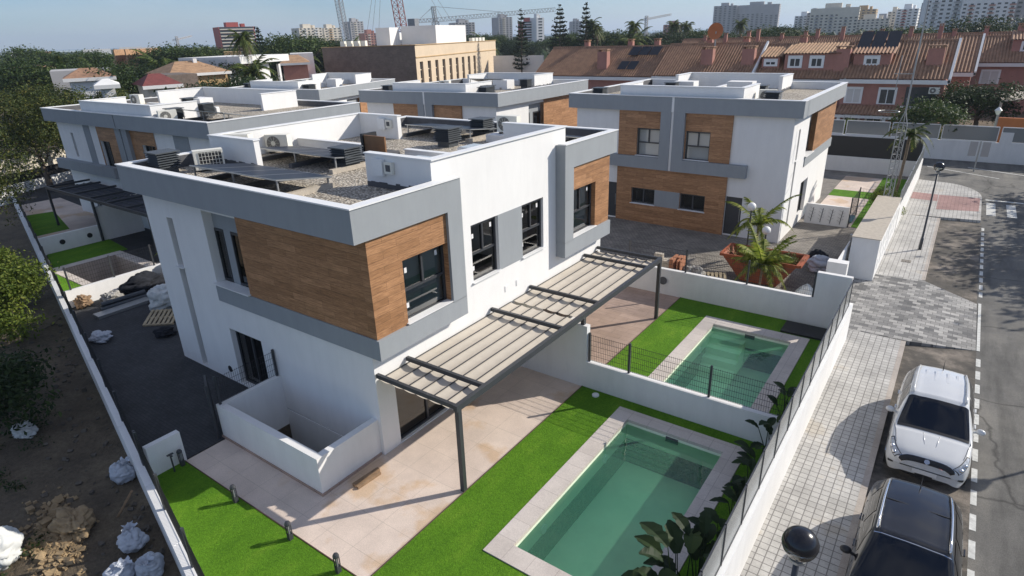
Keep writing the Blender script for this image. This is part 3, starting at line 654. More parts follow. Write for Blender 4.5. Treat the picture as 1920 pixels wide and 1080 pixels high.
# pieces of timber left on the patio
o = MB(); o.beam((.28, -1.35, .05), (.34, -.55, .05), .10, .09); o.beam((.42, -1.35, .04), (.47, -.62, .04), .07, .07)
MT['timber'] = plain('old timber', (.26, .17, .10), .85, .25, 6); solo(o, 'timber_offcut', 'timber', 'two short timber offcuts lying on the patio by the light well', 'timber', fix=True)
# ------------------------------------------------------------------ mesh fences
def mesh_fence(label, pts, h, post_at=None, dz=0, step=.06, group='dark wire mesh fences', wire=.006):
    pts = [Vector(p) for p in pts]
    root = thing('mesh_fence', label, 'fence', tuple(pts[0]), group)
    w = MB()
    for a, b in zip(pts, pts[1:]):
        d = b-a; L = Vector((d.x, d.y, 0)).length; n = max(1, int(L/step))
        for i in range(1, n):
            p = a+d*(i/n); w.beam(p+Vector((0,0,.04)), p+Vector((0,0,h)), wire, wire)
        m = max(2, int(h/.18))
        for k in range(m+1):
            z = .05+(h-.08)*k/m; w.beam(a+Vector((0,0,z)), b+Vector((0,0,z)), wire*1.3, wire*1.3)
    w.build('mesh', 'black', root)
    ps = post_at or pts
    for p in ps:
        q = MB(); q.box(p[0]-.03, p[0]+.03, p[1]-.03, p[1]+.03, p[2], p[2]+h+.05); q.build('post', 'metal', root)
    return root
mesh_fence('dark mesh fence on top of the low dividing wall beside the far pool', [(2.95, 6.09, .93), (4.3, 6.09, .93), (6.75, 6.09, .93), (8.9, 6.09, .93)], .95)
mesh_fence('dark mesh fence on the far pool garden wall in front of the skip', [(.3, 14.5, 1.13), (2.85, 14.5, 1.13), (5.35, 14.5, 1.13), (7.75, 14.5, 1.13)], .95, step=.07)
mesh_fence('short mesh fence on the end wall of the light well', [(-4.47, -1.92, 1.1), (-4.47, -.06, 1.1)], .85)
def bpt(x, z=.43): return (x, BW(x)+.07, z)
mesh_fence('dark mesh fence along the left boundary wall beside the corner lawn', [bpt(x) for x in (4.5, 2.0, -.2, -2.4, -4.5)], 1.0, step=.05)
mesh_fence('dark mesh fence along the left boundary wall beside the shaded yard', [bpt(x) for x in (-4.6, -7.1, -9.6, -12.1, -14.6, -17.1, -19.6, -22.1)], 1.0, step=.07)
mesh_fence('far dark mesh fence along the left boundary wall in front of the wide villa', [bpt(x) for x in (-22.3, -25, -28, -31, -34, -37, -40, -44)], 1.0, step=.14, wire=.012)
# open dark gate leaf by the light well
gt = thing('garden_gate', 'open dark metal gate standing beside the light well', 'gate', (-4.45, -2.1, 0), None)
q = MB(); q.box(-4.66, -4.60, -2.16, -2.10, 0, 1.75); q.build('post', 'metal', gt)
q = MB(); q.beam((-4.7, -2.08, .12), (-5.45, -1.72, .12), .05, .06); q.beam((-4.7, -2.08, 1.6), (-5.45, -1.72, 1.6), .05, .06)
for k in range(9): 
    f = k/8; a = Vector((-4.7, -2.08, 0)).lerp(Vector((-5.45, -1.72, 0)), f); q.beam(a+Vector((0,0,.1)), a+Vector((0,0,1.62)), .05, .07)
q.build('leaf', 'metal', gt)
# glass fence on the street wall
gf = thing('glass_fence', 'grey translucent panel fence on the street wall beside the near pools', 'fence', (9.0, 5, 1.17), None)
ye = [-4.9+1.27*k for k in range(16)]
for k in range(15):
    a, b = ye[k], ye[k+1]
    q = MB(); q.box(8.995, 9.003, a+.05, b-.05, 1.22, 2.15); q.build('panel', 'panel_glass', gf)
    for z in (1.21, 2.16): q = MB(); q.beam((9.0, a+.03, z), (9.0, b-.03, z), .03, .03); q.build('rail', 'metal', gf)
for a in ye:
    q = MB(); q.box(8.98, 9.02, a-.02, a+.02, 1.171, 2.19); q.build('post', 'metal', gf)
# ------------------------------------------------------------------ pergola with hanging canvas
def pergola(label, xf, base, rafters, xo=2.71, y0=.06, y1=12.0, z=2.54, posts=((2.71, .1, 0), (2.71, 6.09, 2.16), (2.71, 11.95, 0)), mat='canvas', canvas=True, nb=6):
    root = thing('pergola', label, 'pergola', base)
    q = MB(xf); q.box(xo-.06, xo+.06, y0-.06, y1+.06, z-.16, z); q.build('beam', 'metal', root, fix=True)
    for y in rafters:
        q = MB(xf); q.box(.03, xo-.062, y-.045, y+.045, z-.115, z-.002); q.build('rafter', 'metal', root, fix=True)
    for (x, y, zb) in posts:
        q = MB(xf); q.box(x-.06, x+.06, y-.06, y+.06, zb, z-.162); q.build('post', 'metal', root, fix=True)
    if canvas:
        mid = (y0+y1)/2
        for a, b in ((y0+.04, mid-.08), (mid+.08, y1-.04)):
            nx = nb*10; ny = 12; vs = []
            for j in range(ny+1):
                y = a+(b-a)*j/ny
                for i in range(nx+1):
                    u = i/nx; x = .06+(xo-.14)*u
                    s = abs(math.sin(math.pi*u*nb))*.6
                    vs.append((x, y, z-.20-.05*s*(1+.25*math.sin(j*1.7))))
            fs = [(j*(nx+1)+i, j*(nx+1)+i+1, (j+1)*(nx+1)+i+1, (j+1)*(nx+1)+i) for j in range(ny) for i in range(nx)]
            q = MB(xf); q.add(vs, fs); cv = q.build('canvas', mat, root, smooth=True)
            q = MB(xf)
            for k in range(nb+1):
                x = .06+(xo-.14)*k/nb; q.box(x-.013, x+.013, a, b, z-.192, z-.172)
            q.build('batten', 'metal', root, fix=True)
    return root
pergola('pergola of dark steel with sagging beige canvas along the nearest villa', None, (1.4, 6, 0), (.06, 1.15, 4.93, 7.12, 10.9, 11.98))
mpz = lambda x, y, z: (-35.2+y*1.1, 7.4-x*.93, z)
MT['darkcanvas'] = plain('grey mesh canvas', (.06, .065, .08), .9, .2, 3)
pergola('dark steel pergola in the shade in front of the wide villa', mpz, (-28, 6, 0), (.06, 1.5, 3.5, 5.5, 7.5, 9.5, 11.9), posts=((2.71, .1, 0), (2.71, 5.9, 0), (2.71, 11.95, 0)), mat='darkcanvas')
# bollard lights along the corner lawn
def bollard():
    r = thing('garden_light', 'x', 'garden light', (0, 0, 0), 'bollard lights along the lawn edge')
    q = MB(); q.box(-.05, .05, -.05, .05, 0, .16); q.build('base', 'metal', r)
    q = MB(); q.box(-.05, -.032, -.05, -.032, .16, .42); q.box(.032, .05, -.05, -.032, .16, .42); q.box(-.05, -.032, .032, .05, .16, .42); q.box(.032, .05, .032, .05, .16, .42); q.build('frame', 'metal', r)
    q = MB(); q.box(-.024, .024, -.024, .024, .162, .41); q.build('lamp', 'panel_glass', r)
    q = MB(); q.lathe([(.07, .42), (.072, .45), (.05, .50), (.01, .515)], n=4 and 10); q.build('cap', 'metal', r)
    return r
b0 = bollard()
for i, (x, lab) in enumerate(((-4.28, 'dark bollard light by the small white cross wall, first in the row'), (-1.75, 'dark bollard light at the edge of the villa shadow on the corner lawn'), (.44, 'dark bollard light casting a long shadow on the sunlit lawn'), (2.1, 'dark bollard light at the patio corner near the bottom of the picture'))):
    if i == 0: place(b0, (x, -3.36, .02)); b0['label'] = lab
    else: copy_tree(b0, (x, -3.36, .02), 0, lab)
d = MB(); d.lathe([(.11, 0), (.11, .05), (.05, .07)], (3.4, 5.7, .02), 16); solo(d, 'lawn_drain', 'cap', 'round white drain cap on the lawn beside the dividing wall', 'drain')
d = MB(); d.tube([(1.95, 14.395, .62), (1.95, 14.35, .62)], .17, 18); solo(d, 'wall_vent', 'lining', 'round dark vent in the far pool garden wall', 'vent', fix=True)
# covers by the far pool
d = MB(); d.box(7.05, 8.45, 13.25, 14.25, .022, .09); solo(d, 'drain_cover', 'black', 'black flat cover lying on the lawn behind the far pool', 'cover')
MT['greenglass'] = plain('green glass floor', (.08, .20, .15), .15, .1, 2)
d = MB(); d.box(8.50, 9.0 - .06, 12.4, 14.25, .022, .09); solo(d, 'glass_floor', 'greenglass', 'green glass floor panel beside the street wall behind the far pool', 'glass panel')
# ------------------------------------------------------------------ street
ZP, ZR = -.30, -.45
r = MB(); r.add([(9.1, -60, ZR), (60, -60, ZR), (60, 55, ZR), (9.1, 55, ZR)], [(0, 1, 2, 3)]); struct(r, 'road', 'asphalt')
r = MB(); r.add([(-60, 47.2, ZR+.002), (9.1, 47.2, ZR+.002), (9.1, 55.0, ZR+.002), (-60, 55.0, ZR+.002)], [(0, 1, 2, 3)]); struct(r, 'road', 'asphalt')
b = MB()
b.add([(10.93, -30, ZR+.004), (13.05, -30, ZR+.004), (13.05, 16.3, ZR+.004), (10.93, 15.5, ZR+.004)], [(0, 1, 2, 3)])
b.add([(11.05, 22.6, ZR+.004), (13.0, 21.1, ZR+.004), (13.0, 34.7, ZR+.004), (11.05, 34.3, ZR+.004)], [(0, 1, 2, 3)])
struct(b, 'parking_bay', 'bay')
p = MB(); p.box(9.1, 10.78, -40, 15.5, -.6, ZP); 
p.prism([(9.1, 22.4), (10.9, 22.6), (10.9, 34.2), (9.1, 34.2)], -.6, ZP)
cr = [(9.1, 34.2), (12.98, 34.75), (12.98, 40.9)]+[(12.98-2.6+2.6*math.cos(a), 40.9+3.9*math.sin(a)) for a in [math.pi/2*k/8 for k in range(1, 9)]]+[(9.1, 45.0)]
p.prism(cr, -.6, ZP); struct(p, 'pavement', 'pave')
k = MB(); k.box(10.78, 10.93, -40, 15.5, -.6, ZP+.004); k.prism([(10.9, 22.6), (11.05, 22.6), (11.05, 34.2), (10.9, 34.2)], -.6, ZP+.004); struct(k, 'kerb', 'kerb')
k = MB(); k.prism([(10.7, 36.3), (12.85, 36.9), (12.9, 40.6), (10.65, 40.5)], ZP, ZP+.005); k.prism([(9.15, 40.6), (10.6, 40.5), (10.65, 38.5), (9.15, 38.6)], ZP, ZP+.005); struct(k, 'tactile_paving', 'redpave')
# driveway sloping from the gate down to the road
d = MB(); zz = ZR+.012
d.add([(7.9, 14.62, ZP+.006), (9.1, 14.62, ZP+.006), (9.1, 15.5, ZP+.006), (10.93, 15.55, ZP+.006), (10.93, 22.6, ZP+.006), (9.1, 22.4, ZP+.006), (9.1, 21.3, ZP+.006), (7.9, 21.3, ZP+.006), (13.03, 16.3, zz), (13.0, 21.1, zz), (10.93, 15.55, -.6), (13.03, 16.3, -.6), (10.93, 22.6, -.6), (13, 21.1, -.6)],
      [(0, 1, 2, 3, 4, 5, 6, 7), (3, 8, 9, 4), (10, 11, 8, 3), (13, 12, 4, 9), (8, 11, 13, 9)])
struct(d, 'driveway', 'drive')
d = MB(); d.box(9.1, 9.98, 15.5, 22.4, -.6, ZP+.002); struct(d, 'pavement', 'drive')
def dash_line():
    m = MB()
    def q(x0, x1, y0, y1): m.add([(x0, y0, ZR+.008), (x1, y0, ZR+.008), (x1, y1, ZR+.008), (x0, y1, ZR+.008)], [(0, 1, 2, 3)])
    y = -30
    while y < 34:
        if not 15.2 < y < 21.2: q(13.05, 13.18, y, y+.62)
        elif y > 20.0: pass
        y += 1.0
    m.add([(13.05, 16.3, ZR+.014), (13.15, 16.3, ZR+.014), (13.15, 21.2, ZR+.014), (13.05, 21.2, ZR+.014)], [(0, 1, 2, 3)])
    for k in range(9): q(13.25+1.02*k, 13.72+1.02*k, 36.8, 40.1)
    q(13.2, 24, 40.8, 41.1)
    m.add([(9.3, 51.2, ZR+.008), (14.0, 48.4, ZR+.008), (14.0, 48.55, ZR+.008), (9.3, 51.4, ZR+.008)], [(0, 1, 2, 3)])
    m.add([(12, 52.0, ZR+.008), (19.5, 48.6, ZR+.008), (19.5, 48.8, ZR+.008), (12, 52.2, ZR+.008)], [(0, 1, 2, 3)])
    m.add([(16, 52.8, ZR+.008), (22, 51.0, ZR+.008), (22, 51.2, ZR+.008), (16, 53.0, ZR+.008)], [(0, 1, 2, 3)])
    struct(m, 'road_marking', 'paint')
dash_line()
# meter wall block by the driveway
root = thing('meter_wall', 'white block like meter wall between the driveway and the pavement', 'wall block', (8.55, 25.5, ZP))
q = MB(); q.box(7.99, 9.09, 21.35, 29.9, -.5, 1.62); q.build('wall', 'white_wall', root, fix=True)
q = MB(); q.box(7.96, 9.12, 21.32, 29.93, 1.621, 1.65); q.build('coping', 'block', root, fix=True)
for i in range(7):
    for j in range(2):
        q = MB(); y = 22.0+i*1.05+.3*j; q.box(9.091, 9.10, y, y+.45, .05+.72*j, .55+.72*j); q.build('meter_door', 'cap', root, fix=True)
# fence on the far street wall
fs = thing('railing_fence', 'pale railing fence on the white wall along the far pavement', 'fence', (9.03, 35, 1.0))
q = MB()
for i in range(105): q.beam((9.03, 30.3+i*.153, 1.0), (9.03, 30.3+i*.153, 1.95), .02, .035)
q.beam((9.03, 30.2, 1.05), (9.03, 46.3, 1.05), .04, .04); q.beam((9.03, 30.2, 1.93), (9.03, 46.3, 1.93), .04, .04); q.build('railing', 'steel', fs)
for i in range(9):
    q = MB(); y = 30.25+i*2.0; q.box(9.0, 9.06, y-.03, y+.03, 1.0, 2.0); q.build('post', 'steel', fs)
q = MB(); q.box(7.6, 8.35, 17.9, 18.35, -.45, 1.45); solo(q, 'gate_pillar', 'white_wall', 'small white gate pillar beside the driveway behind the tall wall end', 'pillar', fix=True)
sg = thing('sliding_gate', 'white sliding gate leaf standing open along the meter wall', 'gate', (7.8, 20, -.4))
q = MB(); q.box(7.80, 7.86, 18.4, 22.2, -.3, 1.15); q.build('leaf', 'white_wall', sg, fix=True)
q = MB(); q.tube([(7.83, 22.3, -.4), (7.83, 22.3, 1.45)], .06, 10); q.build('post', 'steel', sg)
# street lamps with half dark globes
MT['globe'] = glass_mat('lamp globe', (.75, .78, .74), .05, .18, 1.5)
MT['globe_dark'] = plain('dark globe hood', (.012, .012, .016), .22, .1, 2)
MT['globe_white'] = plain('white globe', (.80, .79, .76), .4, .02, 2)
def street_lamp(label, x, y, zb, h, r=.235):
    root = thing('street_lamp', label, 'street lamp', (x, y, zb), 'street lamps with dark globes')
    q = MB(); q.tube([(x, y, zb), (x, y, zb+.6), (x, y, zb+.62), (x, y, zb+h-r-.06)], [.075, .075, .05, .042], 12); q.build('pole', 'metal', root, smooth=True)
    q = MB(); q.lathe([(.05, -.10), (.11, -.06), (.12, -.01), (.06, .0)], (x, y, zb+h-r), 14); q.build('collar', 'steel', root)
    q = MB(); q.ball((x, y, zb+h), r, 28, 9, -.97, -.02); q.build('globe', 'globe', root, smooth=True)
    q = MB(); q.ball((x, y, zb+h), r+.004, 28, 9, -.02, .999); q.build('hood', 'globe_dark', root, smooth=True)
    q = MB(); q.tube([(x, y, zb+h-r*.8), (x, y, zb+h-.02)], .05, 10); q.build('lamp', 'cap', root)
street_lamp('street lamp nearest the camera, its dark globe over the tiled pavement', 10.4, -1.64, ZP, 4.3)
street_lamp('tall street lamp on the pavement beside the meter wall and empty parking bay', 10.5, 27.26, ZP, 4.24)
street_lamp('street lamp across the road, outside the right edge', 17.6, 13.4, ZR, 4.3)
# ------------------------------------------------------------------ garden globe lamps, skip and builder's clutter
def globe_lamp(label, x, y, zb, h):
    root = thing('globe_lamp', label, 'lamp', (x, y, zb), 'white globe lamps by the skip')
    q = MB(); q.tube([(x, y, zb), (x, y, zb+h)], .035, 10); q.build('pole', 'metal', root)
    q = MB(); q.ball((x, y, zb+h+.17), .2, 20, 14, -.999, .999); q.build('globe', 'globe_white', root, smooth=True)

mh = MB(); mh.tube([(15.2, 9.0, ZR+.001), (15.2, 9.0, ZR+.012)], .33, 24); solo(mh, 'manhole_cover', 'lining', 'round dark manhole cover in the road right of the white car', 'manhole cover')
mh = MB(); mh.box(9.9, 10.3, 24.8, 25.2, ZP+.001, ZP+.012); solo(mh, 'access_cover', 'yard_paver', 'square cover in the pavement beside the meter wall', 'cover')
globe_lamp('white globe lamp standing higher, left of the other by the skip palm', 3.55, 21.0, -.45, 2.8)
globe_lamp('white globe lamp lower and nearer the villa corner, right of the other', 4.45, 20.6, -.45, 1.85)
# ------------------------------------------------------------------ foliage helpers
def leafcloud(blobs, n, size, seed, flat=.0, clump=9, up=.35):
    """many leaf faces gathered in clumps over ellipsoids (x, y, z, rx, ry, rz)"""
    r = random.Random(seed); mb = MB(); wts = [b[3]*b[4]+b[4]*b[5]+b[3]*b[5] for b in blobs]
    vs = []; fs = []
    for _ in range(n//clump):
        b = r.choices(blobs, wts)[0]
        d = Vector((r.gauss(0, 1), r.gauss(0, 1), r.gauss(0, 1))).normalized()
        if d.z < -.3 and r.random() < .6: d.z = -d.z
        k = r.uniform(.62, 1.08) if r.random() < .8 else r.uniform(.25, .7)
        c = Vector((b[0]+d.x*b[3]*k, b[1]+d.y*b[4]*k, b[2]+d.z*b[5]*k))
        cs = size*r.uniform(1.0, 2.3)
        for _ in range(clump):
            p = c+Vector((r.gauss(0, cs), r.gauss(0, cs), r.gauss(0, cs*.7)))
            nn = (d+Vector((r.gauss(0, .8), r.gauss(0, .8), r.gauss(up, .8)))).normalized()
            t = nn.orthogonal().normalized(); t.rotate(Matrix.Rotation(r.uniform(0, 6.28), 3, nn)); bt = nn.cross(t)
            s = size*r.uniform(.55, 1.3); l = s*r.uniform(1.0, 1.7)
            o = len(vs); vs += [p-t*l*.5, p+bt*s*.35-t*l*.05, p+t*l*.5, p-bt*s*.35-t*l*.05]; fs.append((o, o+1, o+2, o+3))
    mb.add(vs, fs); return mb
MT['bark'] = plain('bark', (.13, .10, .075), .9, .3, 5, .4, 14)
MT['palm_trunk'] = plain('palm trunk', (.20, .155, .11), .9, .3, 7, .4, 20)
MT['leaf_olive'] = leaf_mat('olive foliage', (.026, .042, .010), (.078, .10, .022), (.14, .125, .028))
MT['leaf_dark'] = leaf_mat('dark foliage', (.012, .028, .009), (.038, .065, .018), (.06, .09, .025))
MT['leaf_mid'] = leaf_mat('mid foliage', (.025, .05, .014), (.07, .11, .03), (.11, .14, .035))
MT['leaf_hedge'] = leaf_mat('hedge foliage', (.035, .05, .02), (.09, .115, .045), (.13, .13, .06))
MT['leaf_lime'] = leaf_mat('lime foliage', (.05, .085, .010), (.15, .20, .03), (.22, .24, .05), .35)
MT['leaf_palm'] = leaf_mat('palm fronds', (.035, .06, .012), (.10, .14, .03), (.20, .19, .06), .3)
MT['leaf_areca'] = leaf_mat('areca fronds', (.10, .15, .018), (.30, .35, .055), (.44, .42, .13), .5)
MT['leaf_strel'] = leaf_mat('strelitzia leaves', (.010, .022, .009), (.03, .055, .018), (.05, .08, .02), .2)
MT['leaf_arau'] = leaf_mat('araucaria needles', (.012, .022, .010), (.03, .045, .020), None, .1)
def trunk(mb, base, h, r0, r1, seed, limbs=4, spread=.5, n=7):
    r = random.Random(seed); b = Vector(base); pts = [b+Vector((r.gauss(0, .03)*h*k, r.gauss(0, .03)*h*k, h*k)) for k in (0, .3, .6, 1)]
    mb.tube(pts, [r0*1.25, r0, (r0+r1)/2, r1], n)
    for i in range(limbs):
        a = 6.28*i/limbs+r.random(); s = pts[1].lerp(pts[3], r.uniform(.3, .8)); e = s+Vector((math.cos(a)*h*spread, math.sin(a)*h*spread, h*r.uniform(.25, .5)))
        m = s.lerp(e, .5)+Vector((0, 0, -.04*h)); mb.tube([s, m, e], [r1*.9, r1*.6, r1*.25], 5)
PROTO = {}
def proto_tree(key, kind, leaf, h, blobs, n, size, seed, th, tr, limbs=5, spread=.35):
    def make(label, loc, sc=1., rz=0., group=None, cat='tree'):
        if key in PROTO:
            o = copy_tree(PROTO[key], loc, rz, label, sc)
        else:
            o = thing(kind, label, cat, (0, 0, 0))
            q = MB(); trunk(q, (0, 0, 0), th, tr, tr*.45, seed, limbs, spread); q.build('trunk', 'bark', o, smooth=True)
            leafcloud(blobs, n, size, seed).build('crown', leaf, o)
            PROTO[key] = o; place(o, loc, rz, sc)
        if group: o['group'] = group
        elif 'group' in o: del o['group']
        o['category'] = cat
        return o
    return make
def rb(seed, n, R, z0, z1, r0, r1, flat=.8):
    r = random.Random(seed); out = []
    for i in range(n):
        a = r.uniform(0, 6.28); d = R*math.sqrt(r.random())*.75; q = r.uniform(r0, r1)
        out.append((d*math.cos(a), d*math.sin(a), r.uniform(z0, z1), q, q, q*flat))
    return out
broad = proto_tree('broad', 'broadleaf_tree', 'leaf_mid', 9, rb(1, 12, 4.0, 4.6, 7.4, 1.2, 2.2), 5200, .26, 11, 5.2, .22)
olive = proto_tree('olive', 'broadleaf_tree', 'leaf_olive', 9, rb(2, 16, 4.6, 3.6, 7.4, 1.2, 2.2), 15000, .15, 12, 5.0, .25)
dark = proto_tree('dark', 'broadleaf_tree', 'leaf_dark', 8, rb(3, 11, 2.9, 3.0, 6.3, 1.2, 2.0), 6500, .20, 13, 4.2, .22)
pine = proto_tree('pine', 'stone_pine', 'leaf_mid', 10, rb(4, 12, 4.6, 7.0, 8.6, 1.3, 2.1, .55), 4200, .26, 14, 7.4, .25, 6, .4)
nearcrown = proto_tree('nearcrown', 'broadleaf_tree', 'leaf_olive', 9, rb(22, 18, 4.4, 3.4, 7.4, 1.2, 2.1), 30000, .10, 18, 5.0, .25)
bush = proto_tree('bush', 'bush', 'leaf_lime', 2.5, rb(5, 12, 1.25, .5, 2.0, .4, .75), 9000, .085, 15, 1.4, .05)
scrub = proto_tree('scrub', 'bush', 'leaf_dark', 2.5, rb(6, 9, 1.3, .5, 1.6, .5, .8), 3000, .10, 16, 1.2, .05)
cyp = proto_tree('cyp', 'cypress', 'leaf_dark', 9, [(0, 0, 1.4+k*.8, 1.15-.10*k, 1.15-.10*k, .9) for k in range(10)], 4200, .18, 17, 6, .18, 0)
def frond(mb, base, az, L, droop, w, n=16, lift=.9, seed=0, sparse=1.):
    r = random.Random(seed); b = Vector(base); d = Vector((math.cos(az), math.sin(az), 0)); pts = []
    for i in range(n+1):
        t = i/n; pts.append(b+d*(L*t*(1-.18*t*droop))+Vector((0, 0, L*(lift*t-droop*t*t))))
    mb.tube(pts, [.022*(1-.8*i/n)*max(1, L/2.2) for i in range(n+1)], 4, False)
    side = Vector((-d.y, d.x, 0)); vs = []; fs = []
    for i in range(1, n+1):
        t = i/n; tan = (pts[i]-pts[i-1]).normalized(); ll = w*(math.sin(math.pi*min(1, .12+t*.88))**.6)*(1.05-.35*t)
        for s in (1, -1):
            for k in range(2):
                p = pts[i-1].lerp(pts[i], .25+.5*k); e = p+(side*s*.85+tan*.6+Vector((0, 0, -.28-.3*r.random()))).normalized()*ll*r.uniform(.8, 1.1)
                q = tan*(.022*L+.010); o = len(vs); vs += [p-q, p+q, e]; fs.append((o, o+1, o+2))
    mb.add(vs, fs)
def palm_mesh(mb, top, nf, L, w, seed, droop=(.5, 1.2), lift=(.3, 1.3)):
    r = random.Random(seed)
    for i in range(nf):
        f = i/nf; frond(mb, top, i*2.4+r.uniform(-.2, .2), L*r.uniform(.8, 1.1), r.uniform(*droop), w, 14, lift[1]+(lift[0]-lift[1])*f, seed*31+i)
def palm(label, loc, th, nf, L, w, seed, tr=.16, group=None, droop=(.6, 1.2), lift=(-.1, 1.2), key=None, sc=1., name='palm_tree', skirt=False, leaf='leaf_palm'):
    if key and key in PROTO:
        o = copy_tree(PROTO[key], loc, seed, label, sc)
        if group: o['group'] = group
        return o
    o = thing(name, label, 'palm tree', (0, 0, 0), group)
    q = MB(); q.tube([(0, 0, 0), (.02*th, 0, th*.35), (.03*th, .01*th, th*.7), (.03*th, .01*th, th)], [tr*1.3, tr, tr*.95, tr*1.05], 9); q.build('trunk', 'palm_trunk', o, smooth=True)
    q = MB(); palm_mesh(q, (.03*th, .01*th, th), nf, L, w, seed, droop, lift); q.build('crown', leaf, o)
    if skirt:
        q = MB(); palm_mesh(q, (.03*th, .01*th, th-.3), 16, L*.55, w*.8, seed+5, (.9, 1.3), (-.8, -.3)); q.build('dead_fronds', 'palm_trunk', o)
    if key: PROTO[key] = o
    place(o, loc, 0, sc); return o
# palms of the courtyard
palm('feathery garden palm on a thin trunk between the far pool wall and the orange skip', (5.13, 17.5, -.43), 1.35, 36, 1.55, .42, 3, .05, droop=(.5, 1.1), lift=(.15, 1.65), leaf='leaf_areca')
palm('second feathery palm with long arching fronds beside the higher globe lamp', (3.75, 21.7, -.43), 1.9, 13, 2.0, .42, 8, .06, droop=(.7, 1.3), lift=(.3, 1.6), leaf='leaf_areca')
palm('small palm peeping out behind the left edge of the nearest villa', (-19.9, 5.3, 0), .9, 12, 1.7, .4, 5, .07, droop=(.7, 1.2), lift=(.2, 1.3), leaf='leaf_areca')
palm('palm by the meter wall and the lattice mast, beyond the far garden', (8.3, 37.5, -.43), 4.4, 15, 2.0, .5, 9, .09, droop=(.6, 1.2), lift=(-.1, 1.2))
# ------------------------------------------------------------------ skip and builder's clutter
MT['skip'] = plain('rusty orange paint', (.34, .085, .032), .7, .25, 3, .1, 30, stain=.35)
root = thing('skip', 'orange boat shaped rubble skip with a palm in front, standing in the courtyard', 'skip', (4.75, 19.4, -.43))
q = MB(); zt, zb = .80, -.40; x0, x1, y0, y1 = 3.05, 6.42, 18.55, 20.2; a0, a1 = 4.0, 5.6; t = .06
o_ = [(a0, y0+.12, zb), (a1, y0+.12, zb), (a1, y1-.12, zb), (a0, y1-.12, zb), (x0, y0, zt), (x1, y0, zt), (x1, y1, zt), (x0, y1, zt)]
i_ = [(a0+t, y0+.2, zb+.06), (a1-t, y0+.2, zb+.06), (a1-t, y1-.2, zb+.06), (a0+t, y1-.2, zb+.06), (x0+.09, y0+t, zt), (x1-.09, y0+t, zt), (x1-.09, y1-t, zt), (x0+.09, y1-t, zt)]
q.add(o_+i_, [(0,3,2,1), (0,1,5,4), (1,2,6,5), (2,3,7,6), (3,0,4,7), (8,9,10,11), (9,8,12,13), (10,9,13,14), (11,10,14,15), (8,11,15,12), (4,5,13,12), (5,6,14,13), (6,7,15,14), (7,4,12,15)]); q.build('hull', 'skip', root)
q = MB(); q.box(x0-.04, x1+.04, y0-.05, y0-.001, zt-.10, zt+.02); q.box(x0-.04, x1+.04, y1+.001, y1+.05, zt-.10, zt+.02); q.box(x0-.07, x0-.001, y0, y1, zt-.12, zt+.02); q.box(x1+.001, x1+.12, y0, y1, zt-.10, zt+.02); q.build('rim', 'skip', root)
q = MB()
for x in (3.9, 5.6):
    q.beam((x, y0-.02, zt-.1), (x*.5+4.75*.5, y0+.10, zb+.1), .07, .05)
q.build('rib', 'skip', root)
leafcloud([(3.9, 19.3, .75, .7, .6, .25), (5.6, 19.4, .7, .75, .6, .22)], 1800, .06, 4).build('green_waste', 'leaf_palm', fix=False)
tag(bpy.data.objects['green_waste'], 'cut palm leaves heaped in the orange skip', 'garden waste', kind='stuff')
from mathutils import noise as mn
def lump(mb, c, sx, sy, sz, seed, amp=.16, nu=44, nv=30, z0=-.75):
    """crumpled fabric: ellipsoid with soft bulges and sharp creases"""
    off = Vector((seed*7.3, seed*3.1, seed*1.7)); vs = []
    for i in range(nv+1):
        th = math.asin(z0)+(math.pi/2-math.asin(z0)-.03)*i/nv
        for j in range(nu):
            a = 6.28318*j/nu; d = Vector((math.cos(th)*math.cos(a), math.cos(th)*math.sin(a), math.sin(th)))
            k = 1+amp*1.5*mn.noise(d*1.4+off)-amp*1.1*(1-min(1, abs(mn.noise(d*2.0+off))*3.2))**2-amp*.4*(1-min(1, abs(mn.noise(d*3.7+off))*3))**2+amp*.10*mn.noise(d*8+off)
            vs.append((c[0]+sx*k*d.x, c[1]+sy*k*d.y, c[2]+max(0, sz*(d.z*k-z0))))
    fs = [(i*nu+j, i*nu+(j+1)%nu, (i+1)*nu+(j+1)%nu, (i+1)*nu+j) for i in range(nv) for j in range(nu)]
    fs += [tuple(range(nu))[::-1], tuple(range(nv*nu, (nv+1)*nu))]; mb.add(vs, fs)
MT['sack'] = plain('woven plastic sack', (.46, .49, .54), .75, .16, 4, 1.0, 5)
MT['bigbag'] = plain('white bulk bag', (.58, .59, .57), .75, .14, 3, 1.0, 4)
MT['tarp'] = plain('dark tarpaulin', (.022, .024, .03), .9, .3, 3, .5, 8, spec=.15)
MT['rubbish'] = plain('grey rubbish', (.30, .29, .27), .85, .5, 5, .6, 10)
def sack(label, c, s, seed, mat='sack', name='rubble_sack', cat='sack', group=None, amp=.16):
    q = MB(); lump(q, c, s[0], s[1], s[2]/1.7, seed, amp)
    if name == 'rubble_sack':      # tied neck with a flared frill
        n = 26; r = random.Random(seed); tx, ty = c[0]+r.uniform(-.12, .12), c[1]+r.uniform(-.12, .12); h = c[2]+s[2]*.86; vs = []
        for (rad, z, w) in ((.13, -.10, .1), (.05, .02, .1), (.10, .10, .35), (.15, .13, .5)):
            for j in range(n):
                a = 6.28318*j/n; k = 1+w*math.sin(a*5+seed)*.6+w*math.sin(a*9)*.3; vs.append((tx+rad*k*math.cos(a), ty+rad*k*math.sin(a), h+z+w*.06*math.sin(a*7)))
        q.add(vs, [(i*n+j, i*n+(j+1)%n, (i+1)*n+(j+1)%n, (i+1)*n+j) for i in range(3) for j in range(n)])
    return solo(q, name, mat, label, cat, group, smooth=True)
sack('white bulk bag by the tall wall end behind the far pool', (7.1, 17.0, -.43), (.45, .45, 1.0), 1, 'bigbag', 'bulk_bag', 'bulk bag', amp=.10)
